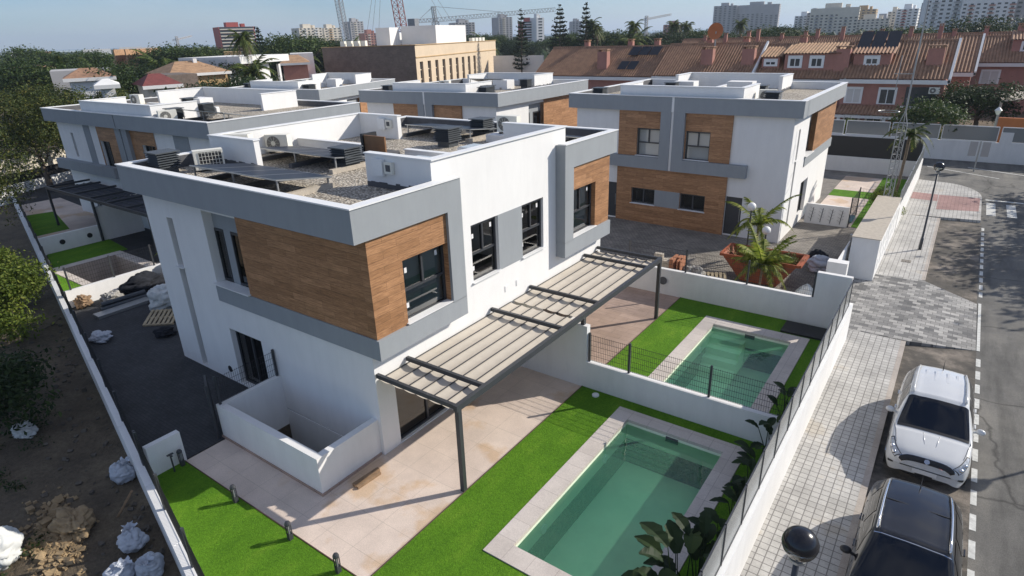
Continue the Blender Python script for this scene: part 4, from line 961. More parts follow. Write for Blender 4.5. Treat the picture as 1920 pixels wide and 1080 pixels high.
sack('pale rubbish bags heaped against the sliding gate', (6.85, 21.9, -.43), (.7, .6, .75), 2, 'sack', 'rubbish_heap', 'rubbish', amp=.25)
sack('dark rubbish bag on the pale heap by the sliding gate', (6.5, 22.9, -.43), (.45, .4, .7), 3, 'tarp', 'rubbish_bag', 'bag')
MT['cone'] = plain('red traffic cone', (.55, .03, .05), .5, .1, 3)
q = MB(); q.lathe([(.17, 0), (.17, .03), (.13, .03), (.03, .55), (.02, .56)], (7.0, 16.2, -.43), 14); solo(q, 'traffic_cone', 'cone', 'red traffic cone beside the white bulk bag', 'cone')
MT['brick'] = plain('hollow bricks', (.40, .17, .09), .85, .2, 6)
def pile(label, x, y, z, nx, ny, nz, s, mat, name, cat, gap=.012, rz=0.):
    q = MB(); r = random.Random(int(x*100))
    for i in range(nx):
        for j in range(ny):
            for k in range(nz):
                if k == nz-1 and r.random() < .35: continue
                a = x+i*(s[0]+gap); b = y+j*(s[1]+gap); c = z+k*(s[2]+gap); q.box(a, a+s[0], b, b+s[1], c, c+s[2])
    return solo(q, name, mat, label, cat)
pile('stack of thin red tiles standing upright behind the far pergola post', 1.35, 16.5, -.43, 9, 2, 1, (.05, .4, 1.25), 'brick', 'tile_stack', 'tiles', .02)
pile('pile of grey concrete blocks behind the far end of the pergola', .45, 16.7, -.43, 2, 2, 6, (.4, .2, .2), 'block', 'block_pile', 'blocks')
pile('low cardboard coloured pile of boards below the concrete blocks', .55, 15.4, -.43, 2, 1, 4, (.5, .5, .12), 'timber', 'board_pile', 'boards')
def pallet(label, x, y, z, rz, tilt=0.):
    o = thing('pallet', label, 'pallet', (0, 0, 0), 'wooden pallets')
    q = MB()
    for k in range(7): q.box(-.6+k*.18, -.6+k*.18+.11, -.5, .5, .12, .145)
    q.build('top_boards', 'pale_timber', o)
    for y_ in (-.45, 0, .45):
        q = MB(); q.box(-.6, .6, y_-.045, y_+.045, 0, .119); q.build('bearer', 'pale_timber', o)
    place(o, (x, y, z), rz); o.rotation_euler = (tilt, 0, rz); return o
MT['pale_timber'] = plain('pale pallet timber', (.42, .34, .22), .85, .2, 6)
pallet('worn wooden pallet lying by the far wall in front of the skip', 3.2, 17.15, -.15, .4, .45)
pallet('wooden pallet leaning on rubble at the foot of the nearest villa side', -14.3, 1.15, .05, .7, .25)
q = MB(); q.beam((2.2, 15.9, -.35), (5.0, 15.6, -.3), .12, .05); q.beam((2.4, 16.15, -.35), (5.1, 15.85, -.33), .1, .05); solo(q, 'plank', 'timber', 'long brown planks along the foot of the far pool garden wall', 'planks')
sack('grey scrap heap between the planks and the pallet', (2.3, 17.0, -.43), (.6, .5, .95), 6, 'rubbish', 'scrap_heap', 'scrap', amp=.3)
sack('dark crumpled sheet beside the grey scrap heap', (1.9, 16.1, -.43), (.5, .4, .75), 7, 'tarp', 'crumpled_sheet', 'sheet', amp=.25)
# planter with drawn plants on the far side garden, glass floor panels, small gate there
pw = wall_thing('low white planter wall painted with dark plant stems beside the right villa', [(4.4, 6.7, 29.95, 30.15, -.5, .75)])
MT['ink'] = plain('dark painted stems', (.05, .05, .055), .9)
q = MB(); r = random.Random(5)
for k in range(4):
    x = 4.75+k*.52; q.beam((x, 29.945, -.3), (x+.08, 29.945, .55), .035, .004)
    for i in range(7):
        z = -.15+i*.1; s = 1 if i % 2 else -1; q.beam((x+.01*i, 29.944, z), (x+.01*i+s*.17, 29.944, z+.1), .03, .004)
q.build('painted_stems', 'ink', pw)
q = MB(); q.box(6.9, 8.95, 30.2, 45.0, -.43, -.40); tag(q.build('lawn', 'turf'), 'narrow bright lawn along the far street wall beyond the meter wall', 'lawn', kind='stuff')
q = MB(); q.box(4.4, 6.9, 37.5, 39.5, -.43, -.40); tag(q.build('lawn', 'turf'), 'strip of lawn between the patio and pale slab of the far garden', 'lawn', kind='stuff')
p = MB(); p.box(4.4, 6.9, 30.2, 37.5, -.44, -.41); p.box(4.4, 6.9, 39.5, 44.5, -.44, -.41); struct(p, 'patio', 'patio')
q = MB(); q.box(4.4, 6.8, 31.0, 32.6, -.40, -.34); solo(q, 'glass_floor', 'greenglass', 'green glass floor panels behind the painted planter wall', 'glass panel')
mesh_fence('thin mesh gate fence on the far lawn beside the painted planter wall', [(6.75, 30.05, -.42), (6.75, 33.0, -.42), (7.9, 33.0, -.42)], 1.7, step=.15, wire=.008)
q = MB(); q.box(-1, 2.7+6.2, 46.3, 46.5, -.5, .75); tag(q.build('garden_wall', 'white_wall', fix=True), 'white wall with tall dark screen closing the far garden before the cross street', 'wall')
q = MB(); q.box(-1, 8.9, 46.37, 46.43, .751, 2.3); tag(q.build('screen_fence', 'black', fix=True), 'tall dark screen fence on the far garden wall', 'fence')
# lattice mast with pole
root = thing('lattice_mast', 'galvanised triangular lattice mast with antenna pole behind the meter wall', 'mast', (8.4, 30.6, -.43))
q = MB(); cs = [(8.2, 30.4), (8.62, 30.4), (8.41, 30.76)]; H = 5.4
for cx_, cy_ in cs: q.tube([(cx_, cy_, -.43), (cx_, cy_, H)], .026, 6)
n = 15
for i in range(n):
    za, zb = -.43+(H+.43)*i/n, -.43+(H+.43)*(i+1)/n
    for a in range(3):
        A, B_ = cs[a], cs[(a+1) % 3]
        q.tube([(*A, za), (*B_, zb)], .010, 4, False); q.tube([(*B_, zb), (*A, zb)], .010, 4, False)
for cx_, cy_ in cs: q.tube([(cx_, cy_, H), (8.41, 30.52, H+.75)], .024, 6)
q.build('lattice', 'galv', root)
q = MB(); q.tube([(8.41, 30.52, H+.6), (8.43, 30.52, 13.5)], [.045, .025], 8); q.build('pole', 'galv', root)
q = MB()
for i in range(12):
    a = 6.28*i/12; b = 6.28*(i+1)/12; q.tube([(8.2+.5*math.cos(a)-.55, 30.4+.5*math.sin(a), 6.1), (8.2+.5*math.cos(b)-.55, 30.4+.5*math.sin(b), 6.1)], .018, 4, False)
q.build('ring', 'steel', root)
q = MB(); q.beam((7.55, 30.5, 8.0), (8.4, 30.5, 8.0), .03); q.beam((7.75, 30.5, 7.2), (7.75, 30.5, 8.9), .03); q.build('antenna', 'steel', root)
# ------------------------------------------------------------------ roof equipment
MT['milky'] = plain('milky acrylic', (.50, .54, .54), .2, .06, 2)
def louvre(label, x, y, z=RZ+.03, w=.75, d=.75, h=.62, rz=0., first=[None]):
    if first[0] is None:
        o = thing('roof_vent', label, 'roof vent', (0, 0, 0), 'dark louvred roof vents')
        q = MB(); q.box(-.28, .28, -.28, .28, 0, .2); q.build('base', 'vent', o)
        q = MB(); q.box(-.30, .30, -.30, .30, .2, .66); q.build('core', 'black', o)
        q = MB()
        for k in range(6):
            zz = .22+k*.075; q.add([(-.32,-.32,zz+.05),(.32,-.32,zz+.05),(.32,.32,zz+.05),(-.32,.32,zz+.05),(-.39,-.39,zz),(.39,-.39,zz),(.39,.39,zz),(-.39,.39,zz)], [(0,1,2,3),(4,5,1,0),(5,6,2,1),(6,7,3,2),(7,4,0,3)])
        q.build('louvres', 'vent', o)
        q = MB(); q.box(-.40, .40, -.40, .40, .67, .71); q.build('lid', 'vent', o)
        first[0] = o; place(o, (x, y, z), rz); return o
    return copy_tree(first[0], (x, y, z), rz, label)
MT['vent'] = plain('slate grey vent metal', (.06, .068, .075), .5, .12, 3)
def ac_unit(label, x, y, z, rz, first=[None]):
    if first[0] is None:
        o = thing('air_conditioner', label, 'air conditioner', (0, 0, 0), 'air conditioning units on the roofs')
        q = MB(); q.box(-.45, .45, -.17, .17, .06, .68); q.build('casing', 'acw', o)
        q = MB(); q.tube([(-.12, -.172, .37), (-.12, -.19, .37)], .26, 22); q.build('fan_ring', 'acgrey', o)
        q = MB(); q.tube([(-.12, -.191, .37), (-.12, -.197, .37)], .09, 14)
        for k in range(10):
            a = 6.28*k/10; q.beam((-.12, -.193, .37), (-.12+.24*math.cos(a), -.193, .37+.24*math.sin(a)), .02, .004)
        q.build('grille', 'acw', o)
        q = MB(); q.box(-.40, .30, .171, .178, .11, .62); cl = q.build('coil', 'black', o)
        q = MB()
        for k in range(8): q.box(-.40+k*.1-.007, -.40+k*.1+.007, .179, .186, .11, .62)
        for k in range(5): q.box(-.40, .30, .187, .192, .13+k*.115, .140+k*.115)
        q.build('guard', 'acw', cl)
        for x_ in (-.3, .3):
            q = MB(); q.box(x_-.04, x_+.04, -.2, .2, 0, .059); q.build('foot', 'black', o)
        first[0] = o; place(o, (x, y, z), rz); return o
    return copy_tree(first[0], (x, y, z), rz, label)
MT['acgrey'] = plain('dark fan', (.16, .155, .14), .6)
def pv(label, x0, x1, y0, y1, z0, z1, n, zr=RZ+.03, xf=None):
    """tilted solar array: near edge y0 at z0, far edge y1 at z1"""
    o = thing('solar_array', label, 'solar panels', ((x0+x1)/2, (y0+y1)/2, zr), 'tilted solar arrays on the flat roofs')
    w = (x1-x0)/n
    for k in range(n):
        a, b = x0+k*w+.01, x0+(k+1)*w-.01; q = MB(xf); P = lambda x, t, d: (x, y0+(y1-y0)*t, z0+(z1-z0)*t+d)
        q.add([P(a,0,0),P(b,0,0),P(b,1,0),P(a,1,0),P(a,0,.035),P(b,0,.035),P(b,1,.035),P(a,1,.035)], [(0,3,2,1),(4,5,6,7),(0,1,5,4),(1,2,6,5),(2,3,7,6),(3,0,4,7)]); f = q.build('panel_frame', 'steel', o, fix=True)
        q = MB(xf); q.add([P(a+.03,.02,.038),P(b-.03,.02,.038),P(b-.03,.98,.038),P(a+.03,.98,.038)], [(0,1,2,3)]); q.build('cells', 'pv', f)
    for k in range(0, n+1, 2 if n > 2 else 1):
        x = x0+k*w; x = min(max(x, x0+.1), x1-.1)
        q = MB(xf); q.box(x-.02, x+.02, y0+.06, y0+.1, zr+.16, z0-.001+.0*1); q.box(x-.02, x+.02, y1-.12, y1-.08, zr+.10, z1+.01); q.build('leg', 'steel', o, fix=True)
        q = MB(xf); q.box(x-.09, x+.09, y0-.15, y1+.05, zr+.001, zr+.14); q.build('ballast_block', 'block' if k == n else 'lining', o, fix=True)  # concrete; all but the last coloured dark to stand for shade
    return o
def roofset(xf, vn, near=False):
    pass
pv('nearest solar array, seen edge on along the shaded roof edge', -7.5, -3.2, .25, 2.05, 7.17, 6.92, 4)
pv('second solar array, beside the white low wall and brown roof box', -9.0, -4.7, 3.4, 5.3, 7.1, 6.86, 4)
pv('third solar array at the far end of the nearest villa roof', -8.2, -4.6, 10.0, 11.7, 7.1, 6.92, 4)
pv('short solar array in the far roof corner by the right villa', -1.9, -.05, 10.6, 11.9, 7.0, 6.82, 2)
louvre('louvred roof vent at the near left corner of the closest roof', -10.05, .75)
louvre('louvred roof vent beside the brown roof box, with cables', -5.05, 4.15)
louvre('louvred roof vent in the middle of the far half of the closest roof', -4.85, 8.9)
louvre('louvred roof vent near the far parapet of the closest roof', -5.3, 11.6)
ac_unit('air conditioner seen from behind by the near left roof vent', -9.1, 1.75, RZ+.03, -2.0)
ac_unit('air conditioner peeping over the low white roof wall, left of its twin', -9.75, 3.35, RZ+.28, .45)
ac_unit('air conditioner beside the white roof wall, right of its twin', -9.75, 4.9, RZ+.05, .45)
ac_unit('air conditioner facing us near the lit parapet of the closest roof', -3.4, 10.9, RZ+.33, .1)
q = MB(); q.box(-4.1, -2.7, 10.3, 11.6, RZ+.031, RZ+.32); solo(q, 'roof_plinth', 'white_wall', 'white plinth under the air conditioner near the lit parapet', 'plinth')
MT['brownbox'] = plain('brown hatch board', (.23, .115, .05), .6, .12, 5)
root = thing('roof_hatch', 'open roof hatch with brown inner face on the closest roof', 'hatch', (-4.9, 5.6, RZ))
q = MB(); q.box(-5.55, -4.45, 5.42, 5.95, RZ+.03, RZ+.36); q.build('curb', 'lining', root)
q = MB(); q.box(-5.5, -4.5, 5.35, 5.41, RZ+.28, RZ+.9); q.build('lid', 'brownbox', root)
q = MB(); q.box(-5.62, -5.51, 5.3, 5.95, RZ+.28, RZ+.94); q.build('side', 'black', root)
for (x, y, lab) in ((-2.5, 5.0, 'flat glass skylight near the lit parapet, nearer of two'), (-2.3, 7.6, 'flat glass skylight near the lit parapet, farther of two')):
    o = thing('skylight', lab, 'skylight', (x, y, RZ), 'skylights on the closest roof')
    q = MB(); q.box(x-.6, x+.6, y-.45, y+.45, RZ+.031, RZ+.38); q.build('curb', 'white_wall', o)
    q = MB(); q.box(x-.56, x+.56, y-.41, y+.41, RZ+.381, RZ+.41); q.build('pane', 'milky', o)
for x, y, z, lab in ((-1.9, 2.685, 7.0, 'white inverter box on the near raised roof wall'), (-8.75, 9.285, 7.0, 'white inverter box on the far raised roof wall')):
    o = thing('inverter_box', lab, 'electrical box', (x, y, z), 'inverter boxes on roof walls')
    q = MB(); q.box(x-.2, x+.2, y-.12, y, z, z+.45); q.build('casing', 'cap', o)
    q = MB(); q.box(x+.26, x+.56, y-.10, y, z+.08, z+.4); q.box(x+.24, x+.26, y-.05, y-.02, z+.2, z+.24); q.build('meter', 'acw', o)
    q = MB(); q.box(x+.32, x+.5, y-.104, y-.1005, z+.15, z+.33); q.build('window', 'lining', o)
r = random.Random(9)
# equipment on the other roofs
EQ = [(m3, 'right villa', ((-9.5, 1.4, 'v'), (-9.7, 11.2, 'v'), (-6.0, 3.0, 'v'), (-5.2, 8.6, 'v'), (-8.2, 2.0, 'a'))), (m4, 'middle back villa', ((-9.6, 1.6, 'v'), (-8.6, 2.2, 'v'), (-9.6, 10.8, 'v'), (-5.0, 9.6, 'a'), (-3.2, 3.0, 'v'))), (m5, 'farthest villa', ((-9.6, 2.0, 'v'), (-9.4, 11.0, 'v'), (-5.0, 8.0, 'a')))]
for xf, nm, L_ in EQ:
    for i, (x, y, k) in enumerate(L_):
        p = xf(x, y, RZ+.03)
        if k == 'v': louvre('dark roof vent on the %s' % nm+(', at the front' if x < -8 else ', towards the back')+(', right side' if y < 6 else ', left side')+(' by another vent' if x == -8.6 else ''), *p)
        else: ac_unit('air conditioner on the roof of the %s' % nm, *p, .2)
def roof_box(label, xf, x, y, w, d, h):
    q = MB(xf); q.box(x, x+w, y, y+d, RZ+.031, RZ+h); return solo(q, 'roof_box', 'white_wall', label, 'roof box', 'white boxes on the roofs', fix=True)
roof_box('white roof box on the left part of the right villa roof', m3, -4.2, 7.6, .9, 1.3, .7)
roof_box('white roof box in the middle of the right villa roof', m3, -4.2, 4.0, .9, 1.5, .75)
roof_box('white roof box on the middle back villa', m4, -4.0, 4.2, .9, 1.4, .7)
roof_box('white roof box on the farthest villa', m5, -4.0, 4.2, .9, 1.4, .7)
pv('solar array on the middle back villa, tilted before its white walls', *(-21.5, -18.2, 30.6, 32.2, 7.35, 6.95), 4)
pv('solar array on the right end of the wide villa', -23.8, -19.6, 8.6, 10.2, 7.25, 6.9, 4)
for x, y, lab in ((-25.2, 7.9, 'front vent on the wide villa by its solar array'), (-26.0, 10.2, 'vent behind the front one on the wide villa'), (-31.0, 11.9, 'vent in the back left of the wide villa roof')): louvre(lab, x+.9, y+.6)
ac_unit('air conditioner on the left half of the wide villa roof', -33.8, 11.0, RZ+.3, .2); ac_unit('air conditioner beside the solar array of the wide villa', -23.9, 7.9, RZ+.03, 1.3)
roof_box('white roof box at the back of the wide villa', lambda x, y, z: (x, y, z), -30.5, 12.6, 1.5, .9, .7)
# ------------------------------------------------------------------ yard between the boundary wall and the wide villa
wall_thing('white wall dividing the two shaded gardens of the wide villa, with round vents', [(-29.0, -28.8, BW(-29)+.12, 4.9, -.05, .95), (-29.0, -28.8, 4.9, 7.3, -.05, 2.0)])
for y, lab in ((2.9, 'round vent in the wide villa garden wall, nearer the boundary'), (4.3, 'round vent in the wide villa garden wall, farther from the boundary')):
    d = MB(); d.tube([(-28.79, y, .5), (-28.76, y, .5)], .14, 16); solo(d, 'wall_vent', 'black', lab, 'vent', 'vents in the wide villa wall', fix=True)
wall_thing('low white wall across the yard behind the heap of black bags', [(-19.4, -19.2, BW(-19.3)+.12, 5.2, -.05, .75)])
mesh_fence('mesh fence on the low white wall across the left yard', [(-19.3, -.2, .75), (-19.3, 1.6, .75), (-19.3, 3.4, .75), (-19.3, 5.1, .75)], 1.0, step=.10)
q = MB(); q.prism([(-28.75, 2.0), (-25.75, 1.25), (-25.75, 4.9), (-28.75, 5.2)], -.005, .022); q.prism([(-25.7, .95), (-19.45, -.4), (-19.45, .95), (-25.7, .99)], -.005, .022); tag(q.build('lawn', 'turf'), 'shaded lawn in front of the wide villa, near its empty pool', 'lawn', kind='stuff')
q = MB(); q.prism([(-40, 4.6), (-33.5, 3.1), (-33.5, 4.9), (-39.5, 6.2)], 0, .02); tag(q.build('lawn', 'turf'), 'shaded lawn by the left post of the dark pergola', 'lawn', kind='stuff')
p = MB(); p.prism([(-44, 5.3), (-29.05, 1.95), (-29.05, 7.2), (-44, 8.2)], -.01, .005); struct(p, 'patio', 'patio')
root = thing('swimming_pool', 'empty tiled pool in the left yard behind the low white wall', 'pool', (-24, 2.8, 0))
q = MB()
for a in ((-25.75, -25.2, 1.0, 4.5), (-25.2, -21.6, 1.0, 1.4), (-25.2, -21.6, 4.0, 4.5), (-21.6, -21.1, 1.0, 4.5)): q.box(*a, -.01, .05)
q.build('coping', 'coping', root)
q = MB(); q.box(-25.2, -21.6, 1.4, 4.0, -1.5, -1.4)
for a in ((-25.2, -25.18, 1.4, 4.0), (-21.62, -21.6, 1.4, 4.0), (-25.18, -21.62, 1.4, 1.42), (-25.18, -21.62, 3.98, 4.0)): q.box(*a, -1.4, -.012)
q.build('basin', 'pooltile', root)
sack('black tarpaulin heap against the low white wall in the left yard', (-18.3, 2.3, 0), (.55, 1.0, .9), 11, 'tarp', 'tarpaulin_heap', 'tarpaulin', amp=.2)
sack('white and blue bulk bag at the corner of the nearest villa', (-15.3, 1.9, 0), (.75, .7, 1.15), 12, 'bigbag', 'bulk_bag', 'bulk bag', amp=.2)
sack('pale bag beside the black tarpaulin heap, by the white wall', (-18.7, 3.9, 0), (.4, .4, 1.1), 13, 'bigbag', 'bulk_bag', 'bulk bag')
sack('bundle of striped sheets by the black tarpaulin heap', (-18.3, .9, 0), (.42, .4, .5), 14, 'rubbish', 'sheet_bundle', 'sheets', amp=.3)
sack('brown cardboard heap by the boundary wall fence', (-18.8, -.05, 0), (.4, .35, .55), 15, 'timber', 'cardboard_heap', 'cardboard', amp=.3)
q = MB(); q.box(-17.3, -16.75, -.3, 1.9, .0, .12); solo(q, 'metal_grating', 'steel', 'perforated metal grating strip lying across the shaded yard', 'grating')
q = MB(); q.tube([(-17.5, .1, .1), (-17.4, 2.1, .1)], .1, 10); q.tube([(-17.75, .2, .1), (-17.65, 2.1, .1)], .1, 10); q.tube([(-17.62, .2, .28), (-17.52, 2.0, .28)], .1, 10); solo(q, 'plastic_pipes', 'vent', 'dark plastic pipes lying beside the metal grating', 'pipes')
sack('white crumpled bag on the dark paving by the boundary fence', (-14.6, -1.1, 0), (.5, .35, .3), 16, 'sack', 'crumpled_bag', 'bag', amp=.3)
sack('small dark scrap pile on the paving before the pallet', (-12.9, .5, 0), (.4, .35, .25), 17, 'tarp', 'scrap_heap', 'scrap', amp=.3)
# ------------------------------------------------------------------ waste ground at the left
zg = -.62
sack('pale blue rubble sack at the bottom edge against the boundary wall, left of three', (-3.15, -5.30, zg), (.36, .31, .52), 21, group='rubble sacks along the boundary wall')
sack('pale blue rubble sack at the bottom edge against the boundary wall, right of three', (-2.0, -5.45, zg), (.33, .31, .48), 22, group='rubble sacks along the boundary wall')
sack('pale blue rubble sack lowest of three at the bottom edge', (-2.35, -5.95, zg), (.35, .33, .45), 23, group='rubble sacks along the boundary wall')
sack('grey blue rubble sack leaning at the wall beside the small cross wall', (-6.0, -4.25, zg), (.38, .30, .55), 24, group='rubble sacks along the boundary wall')
sack('crumpled white sheet under the dark bush at the left edge', (-10.9, -5.0, zg), (.45, .3, .4), 25, 'bigbag', 'plastic_sheet', 'sheet', amp=.3)
sack('big white torn bulk bag at the bottom left corner', (-5.35, -7.3, zg), (.5, .5, .85), 26, 'bigbag', 'bulk_bag', 'bulk bag', amp=.16)
MT['ochre'] = plain('ochre rubble', (.30, .215, .12), .95, .35, 3, .6, 12)
q = MB(); r = random.Random(4)
for k in range(700):
    x = -5.2+r.gauss(0, .75); y = -6.25+r.gauss(0, .28)-.25*(x+5.2); s = r.uniform(.012, .07)*(1.9 if r.random() < .06 else 1); m = Matrix.Rotation(r.uniform(0, 3), 3, 'Z') @ Matrix.Rotation(r.uniform(0, 3), 3, 'X')
    vs = [Vector((a*s, b*s*r.uniform(.5, 1), c*s*r.uniform(.4, .8))) for a in (-1, 1) for b in (-1, 1) for c in (-1, 1)]; q.add([m @ v+Vector((x, y, zg+s*.4)) for v in vs], [(0,1,3,2), (4,6,7,5), (0,4,5,1), (2,3,7,6), (0,2,6,4), (1,5,7,3)])
tag(q.build('rubble', 'ochre'), 'ochre stone rubble heaped in the sunlit patch of bare earth', 'rubble', kind='stuff')
MT['stone'] = plain('grey rubble', (.10, .085, .068), .95, .35, 3, .6, 12)
q = MB()
for k in range(190):
    x = r.uniform(-20, 1); y = BW(x)-.25-abs(r.gauss(0, 1.1)); s = r.uniform(.02, .08); m = Matrix.Rotation(r.uniform(0, 3), 3, 'Z') @ Matrix.Rotation(r.uniform(0, 3), 3, 'X')
    vs = [Vector((a*s, b*s*r.uniform(.5, 1), c*s*r.uniform(.4, .8))) for a in (-1, 1) for b in (-1, 1) for c in (-1, 1)]; q.add([m @ v+Vector((x, y, zg+s*.3)) for v in vs], [(0,1,3,2), (4,6,7,5), (0,4,5,1), (2,3,7,6), (0,2,6,4), (1,5,7,3)])
tag(q.build('loose_stones', 'stone'), 'loose stones scattered along the foot of the boundary wall', 'stones', kind='stuff')
sack('ochre mound of earth in the sunlit patch of bare ground', (-5.1, -5.85, zg), (.75, .38, .42), 31, 'ochre', 'earth_mound', 'earth', amp=.3)
q = MB(); q.beam((-4.6, -5.05, zg), (-4.0, -4.75, zg+.9), .05, .05); solo(q, 'wooden_post', 'timber', 'thin wooden stake leaning on the boundary wall', 'stake')
wb = []; r = random.Random(77)
for k in range(70):
    x = r.uniform(-34, -4.8); y = BW(x)-r.uniform(1.6, 6.5) if x < -9 else BW(x)-r.uniform(2.4, 5); s = r.uniform(.15, .45); wb.append((x, y, zg+.04, s, s, .12+.25*s))
tag(leafcloud(wb, 9000, .06, 78).build('weeds', 'leaf_dark'), 'dark weeds growing over the bare earth along the left side', 'weeds', kind='stuff')
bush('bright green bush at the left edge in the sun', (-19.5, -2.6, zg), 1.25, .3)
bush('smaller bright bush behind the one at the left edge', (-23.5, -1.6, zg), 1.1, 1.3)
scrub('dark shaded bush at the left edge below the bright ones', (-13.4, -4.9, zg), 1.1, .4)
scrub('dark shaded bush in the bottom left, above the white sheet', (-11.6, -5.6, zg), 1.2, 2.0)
# ------------------------------------------------------------------ strelitzias by the street wall
def strelitzia(label, x, y, s, seed):
    r = random.Random(seed); o = thing('strelitzia', label, 'plant', (x, y, 0), 'big leaved plants along the street wall')
    q = MB(); st = MB()
    for k in range(12):
        a = r.uniform(0, 6.28); L = s*r.uniform(.5, 1.0); out = r.uniform(.15, .6)*s
        b = Vector((x+r.gauss(0, .06), y+r.gauss(0, .08), .02)); e = b+Vector((math.cos(a)*out*.4-.06*s, math.sin(a)*out, L)); st.tube([b, b.lerp(e, .5)+Vector((0, 0, .06)), e], [.018, .014, .01], 5)
        d = (Vector((math.cos(a)*.8-.12, math.sin(a), r.uniform(.1, 1.1)))).normalized(); sd = d.cross(Vector((0, 0, 1))).normalized(); n_ = sd.cross(d); ll = s*r.uniform(.38, .55); w = ll*.24
        vs = []; m = 8
        for i in range(m+1):
            t = i/m; ww = w*math.sin(math.pi*min(1, t*.93+.05))**.7; c = e+d*ll*t-Vector((0, 0, .35*ll*t*t)); jag = (1-.35*(i % 2)*r.random())
            vs += [Vector((min(v.x, 8.9), v.y, v.z)) for v in (c+sd*ww*jag+n_*ww*.35, c, c-sd*ww*jag+n_*ww*.35)]
        fs = [(i*3+j, i*3+j+1, i*3+j+4, i*3+j+3) for i in range(m) for j in (0, 1)]; q.add(vs, fs)
    st.build('stems', 'leaf_strel', o); q.build('leaves', 'leaf_strel', o); return o
for i, (x, y, s) in enumerate(((8.68, 6.9, 1.2), (8.68, 5.4, 1.15), (8.68, 4.4, .95), (8.7, 3.4, 1.0), (8.7, 2.4, .95), (8.68, 1.4, .95), (8.60, .2, 1.3), (8.45, -.5, 1.55), (8.66, -1.4, .95))):
    strelitzia(['big leaved plant by the street wall beside the far pool, farthest of its row', 'big leaved plant just in front of the dividing wall by the glass fence', 'big leaved plant second from the dividing wall', 'big leaved plant at the far right corner of the near pool', 'big leaved plant beside the middle of the near pool', 'big leaved plant by the glass fence below the pool middle', 'big leaved plant overhanging the near pool coping', 'big leaved plant with leaves over the water near the bottom edge', 'big leaved plant nearest the camera at the bottom edge'][i], x, y, s, 40+i)
# ------------------------------------------------------------------ cars
MT['carwhite'] = plain('white car paint', (.62, .625, .62), .22, .01, 2, obj=True, spec=.6); MT['carwhite'].node_tree.nodes['Principled BSDF'].inputs['Coat Weight'].default_value = .6
MT['carblack'] = plain('black car paint', (.010, .010, .013), .22, .1, 2, obj=True, spec=.6); MT['carblack'].node_tree.nodes['Principled BSDF'].inputs['Coat Weight'].default_value = .35
MT['carglass'] = plain('tinted car glass', (.008, .009, .012), .05, .1, 2, obj=True, spec=.6)
MT['chrome'] = plain('bright chrome', (.75, .75, .76), .12, .02, 2, metal=1., obj=True)
MT['lens'] = plain('headlight lens', (.50, .52, .54), .08, .4, 14, obj=True, spec=.8)
MT['tyre'] = plain('tyre rubber', (.018, .018, .018), .8, .1, 3, obj=True)
MT['redlens'] = plain('red lamp lens', (.5, .03, .03), .15, .1, 3, obj=True)
def crom(p, t):
    n = len(p)-1; i = min(max(int(math.floor(t)), 0), n-1); f = t-i
    a, b, c, d = p[max(i-1, 0)], p[i], p[i+1], p[min(i+2, n)]
    return .5*((2*b)+(c-a)*f+(2*a-5*b+4*c-d)*f*f+(3*b-a-3*c+d)*f**3)
ST = [  # y, wmax, zsill, (shoulder w,z), (edge w,z), top z
 (0.00, .54, .40, (.50, .66), (.38, .72), .75), (0.05, .70, .33, (.64, .74), (.47, .81), .84), (0.20, .83, .26, (.77, .83), (.57, .90), .93),
 (0.48, .895, .24, (.835, .92), (.65, .975), 1.005), (0.85, .91, .24, (.855, 1.0), (.72, 1.045), 1.075), (1.08, .912, .24, (.865, 1.03), (.785, 1.085), 1.12),
 (1.92, .914, .24, (.868, 1.06), (.665, 1.52), 1.585), (2.2, .914, .24, (.868, 1.07), (.655, 1.585), 1.65), (3.0, .912, .24, (.862, 1.09), (.645, 1.595), 1.67), (3.6, .905, .24, (.84, 1.12), (.62, 1.55), 1.635),
 (3.98, .89, .26, (.81, 1.14), (.58, 1.48), 1.55), (4.22, .86, .30, (.77, 1.13), (.56, 1.20), 1.23), (4.36, .80, .36, (.70, .95), (.48, 1.0), 1.02), (4.41, .68, .45, (.60, .75), (.42, .78), .79)]
def csurf(u, v, s):
    y = crom([q[0] for q in ST], u); wm = crom([q[1] for q in ST], u); zs = crom([q[2] for q in ST], u)
    sw, sz = crom([q[3][0] for q in ST], u), crom([q[3][1] for q in ST], u); ew, ez = crom([q[4][0] for q in ST], u), crom([q[4][1] for q in ST], u); tz = crom([q[5] for q in ST], u)
    prof = [(wm*.93, zs), (wm*.99, zs+.18), (wm, zs+(sz-zs)*.6), (sw, sz), (ew, ez), (ew*.6, tz-.25*(tz-ez)), (0, tz)]
    return Vector((s*crom([p[0] for p in prof], v), y, crom([p[1] for p in prof], v)))
def cpatch(name, mat, root, u0, u1, v0, v1, s, off=.006, nu=8, nv=6, shape=None):
    mb = MB(); vs = []
    for i in range(nu+1):
        for j in range(nv+1):
            a, b = i/nu, j/nv
            u = u0+(u1-u0)*a; v = v0+(v1-v0)*b
            if shape: u, v = shape(a, b)
            p = csurf(u, v, s); e = .02; n = (csurf(u+e, v, s)-csurf(u-e, v, s)).cross(csurf(u, min(v+e, 6), s)-csurf(u, v-e, s))
            n = n.normalized() if n.length > 1e-9 else Vector((0, 0, 1))
            if n.dot(p-Vector((0, 2.2, .6))) < 0: n = -n
            vs.append(p+n*off)
    fs = [(i*(nv+1)+j, i*(nv+1)+j+1, (i+1)*(nv+1)+j+1, (i+1)*(nv+1)+j) for i in range(nu) for j in range(nv)]
    mb.add(vs, fs); return mb.build(name, mat, root, smooth=True, fix=True)
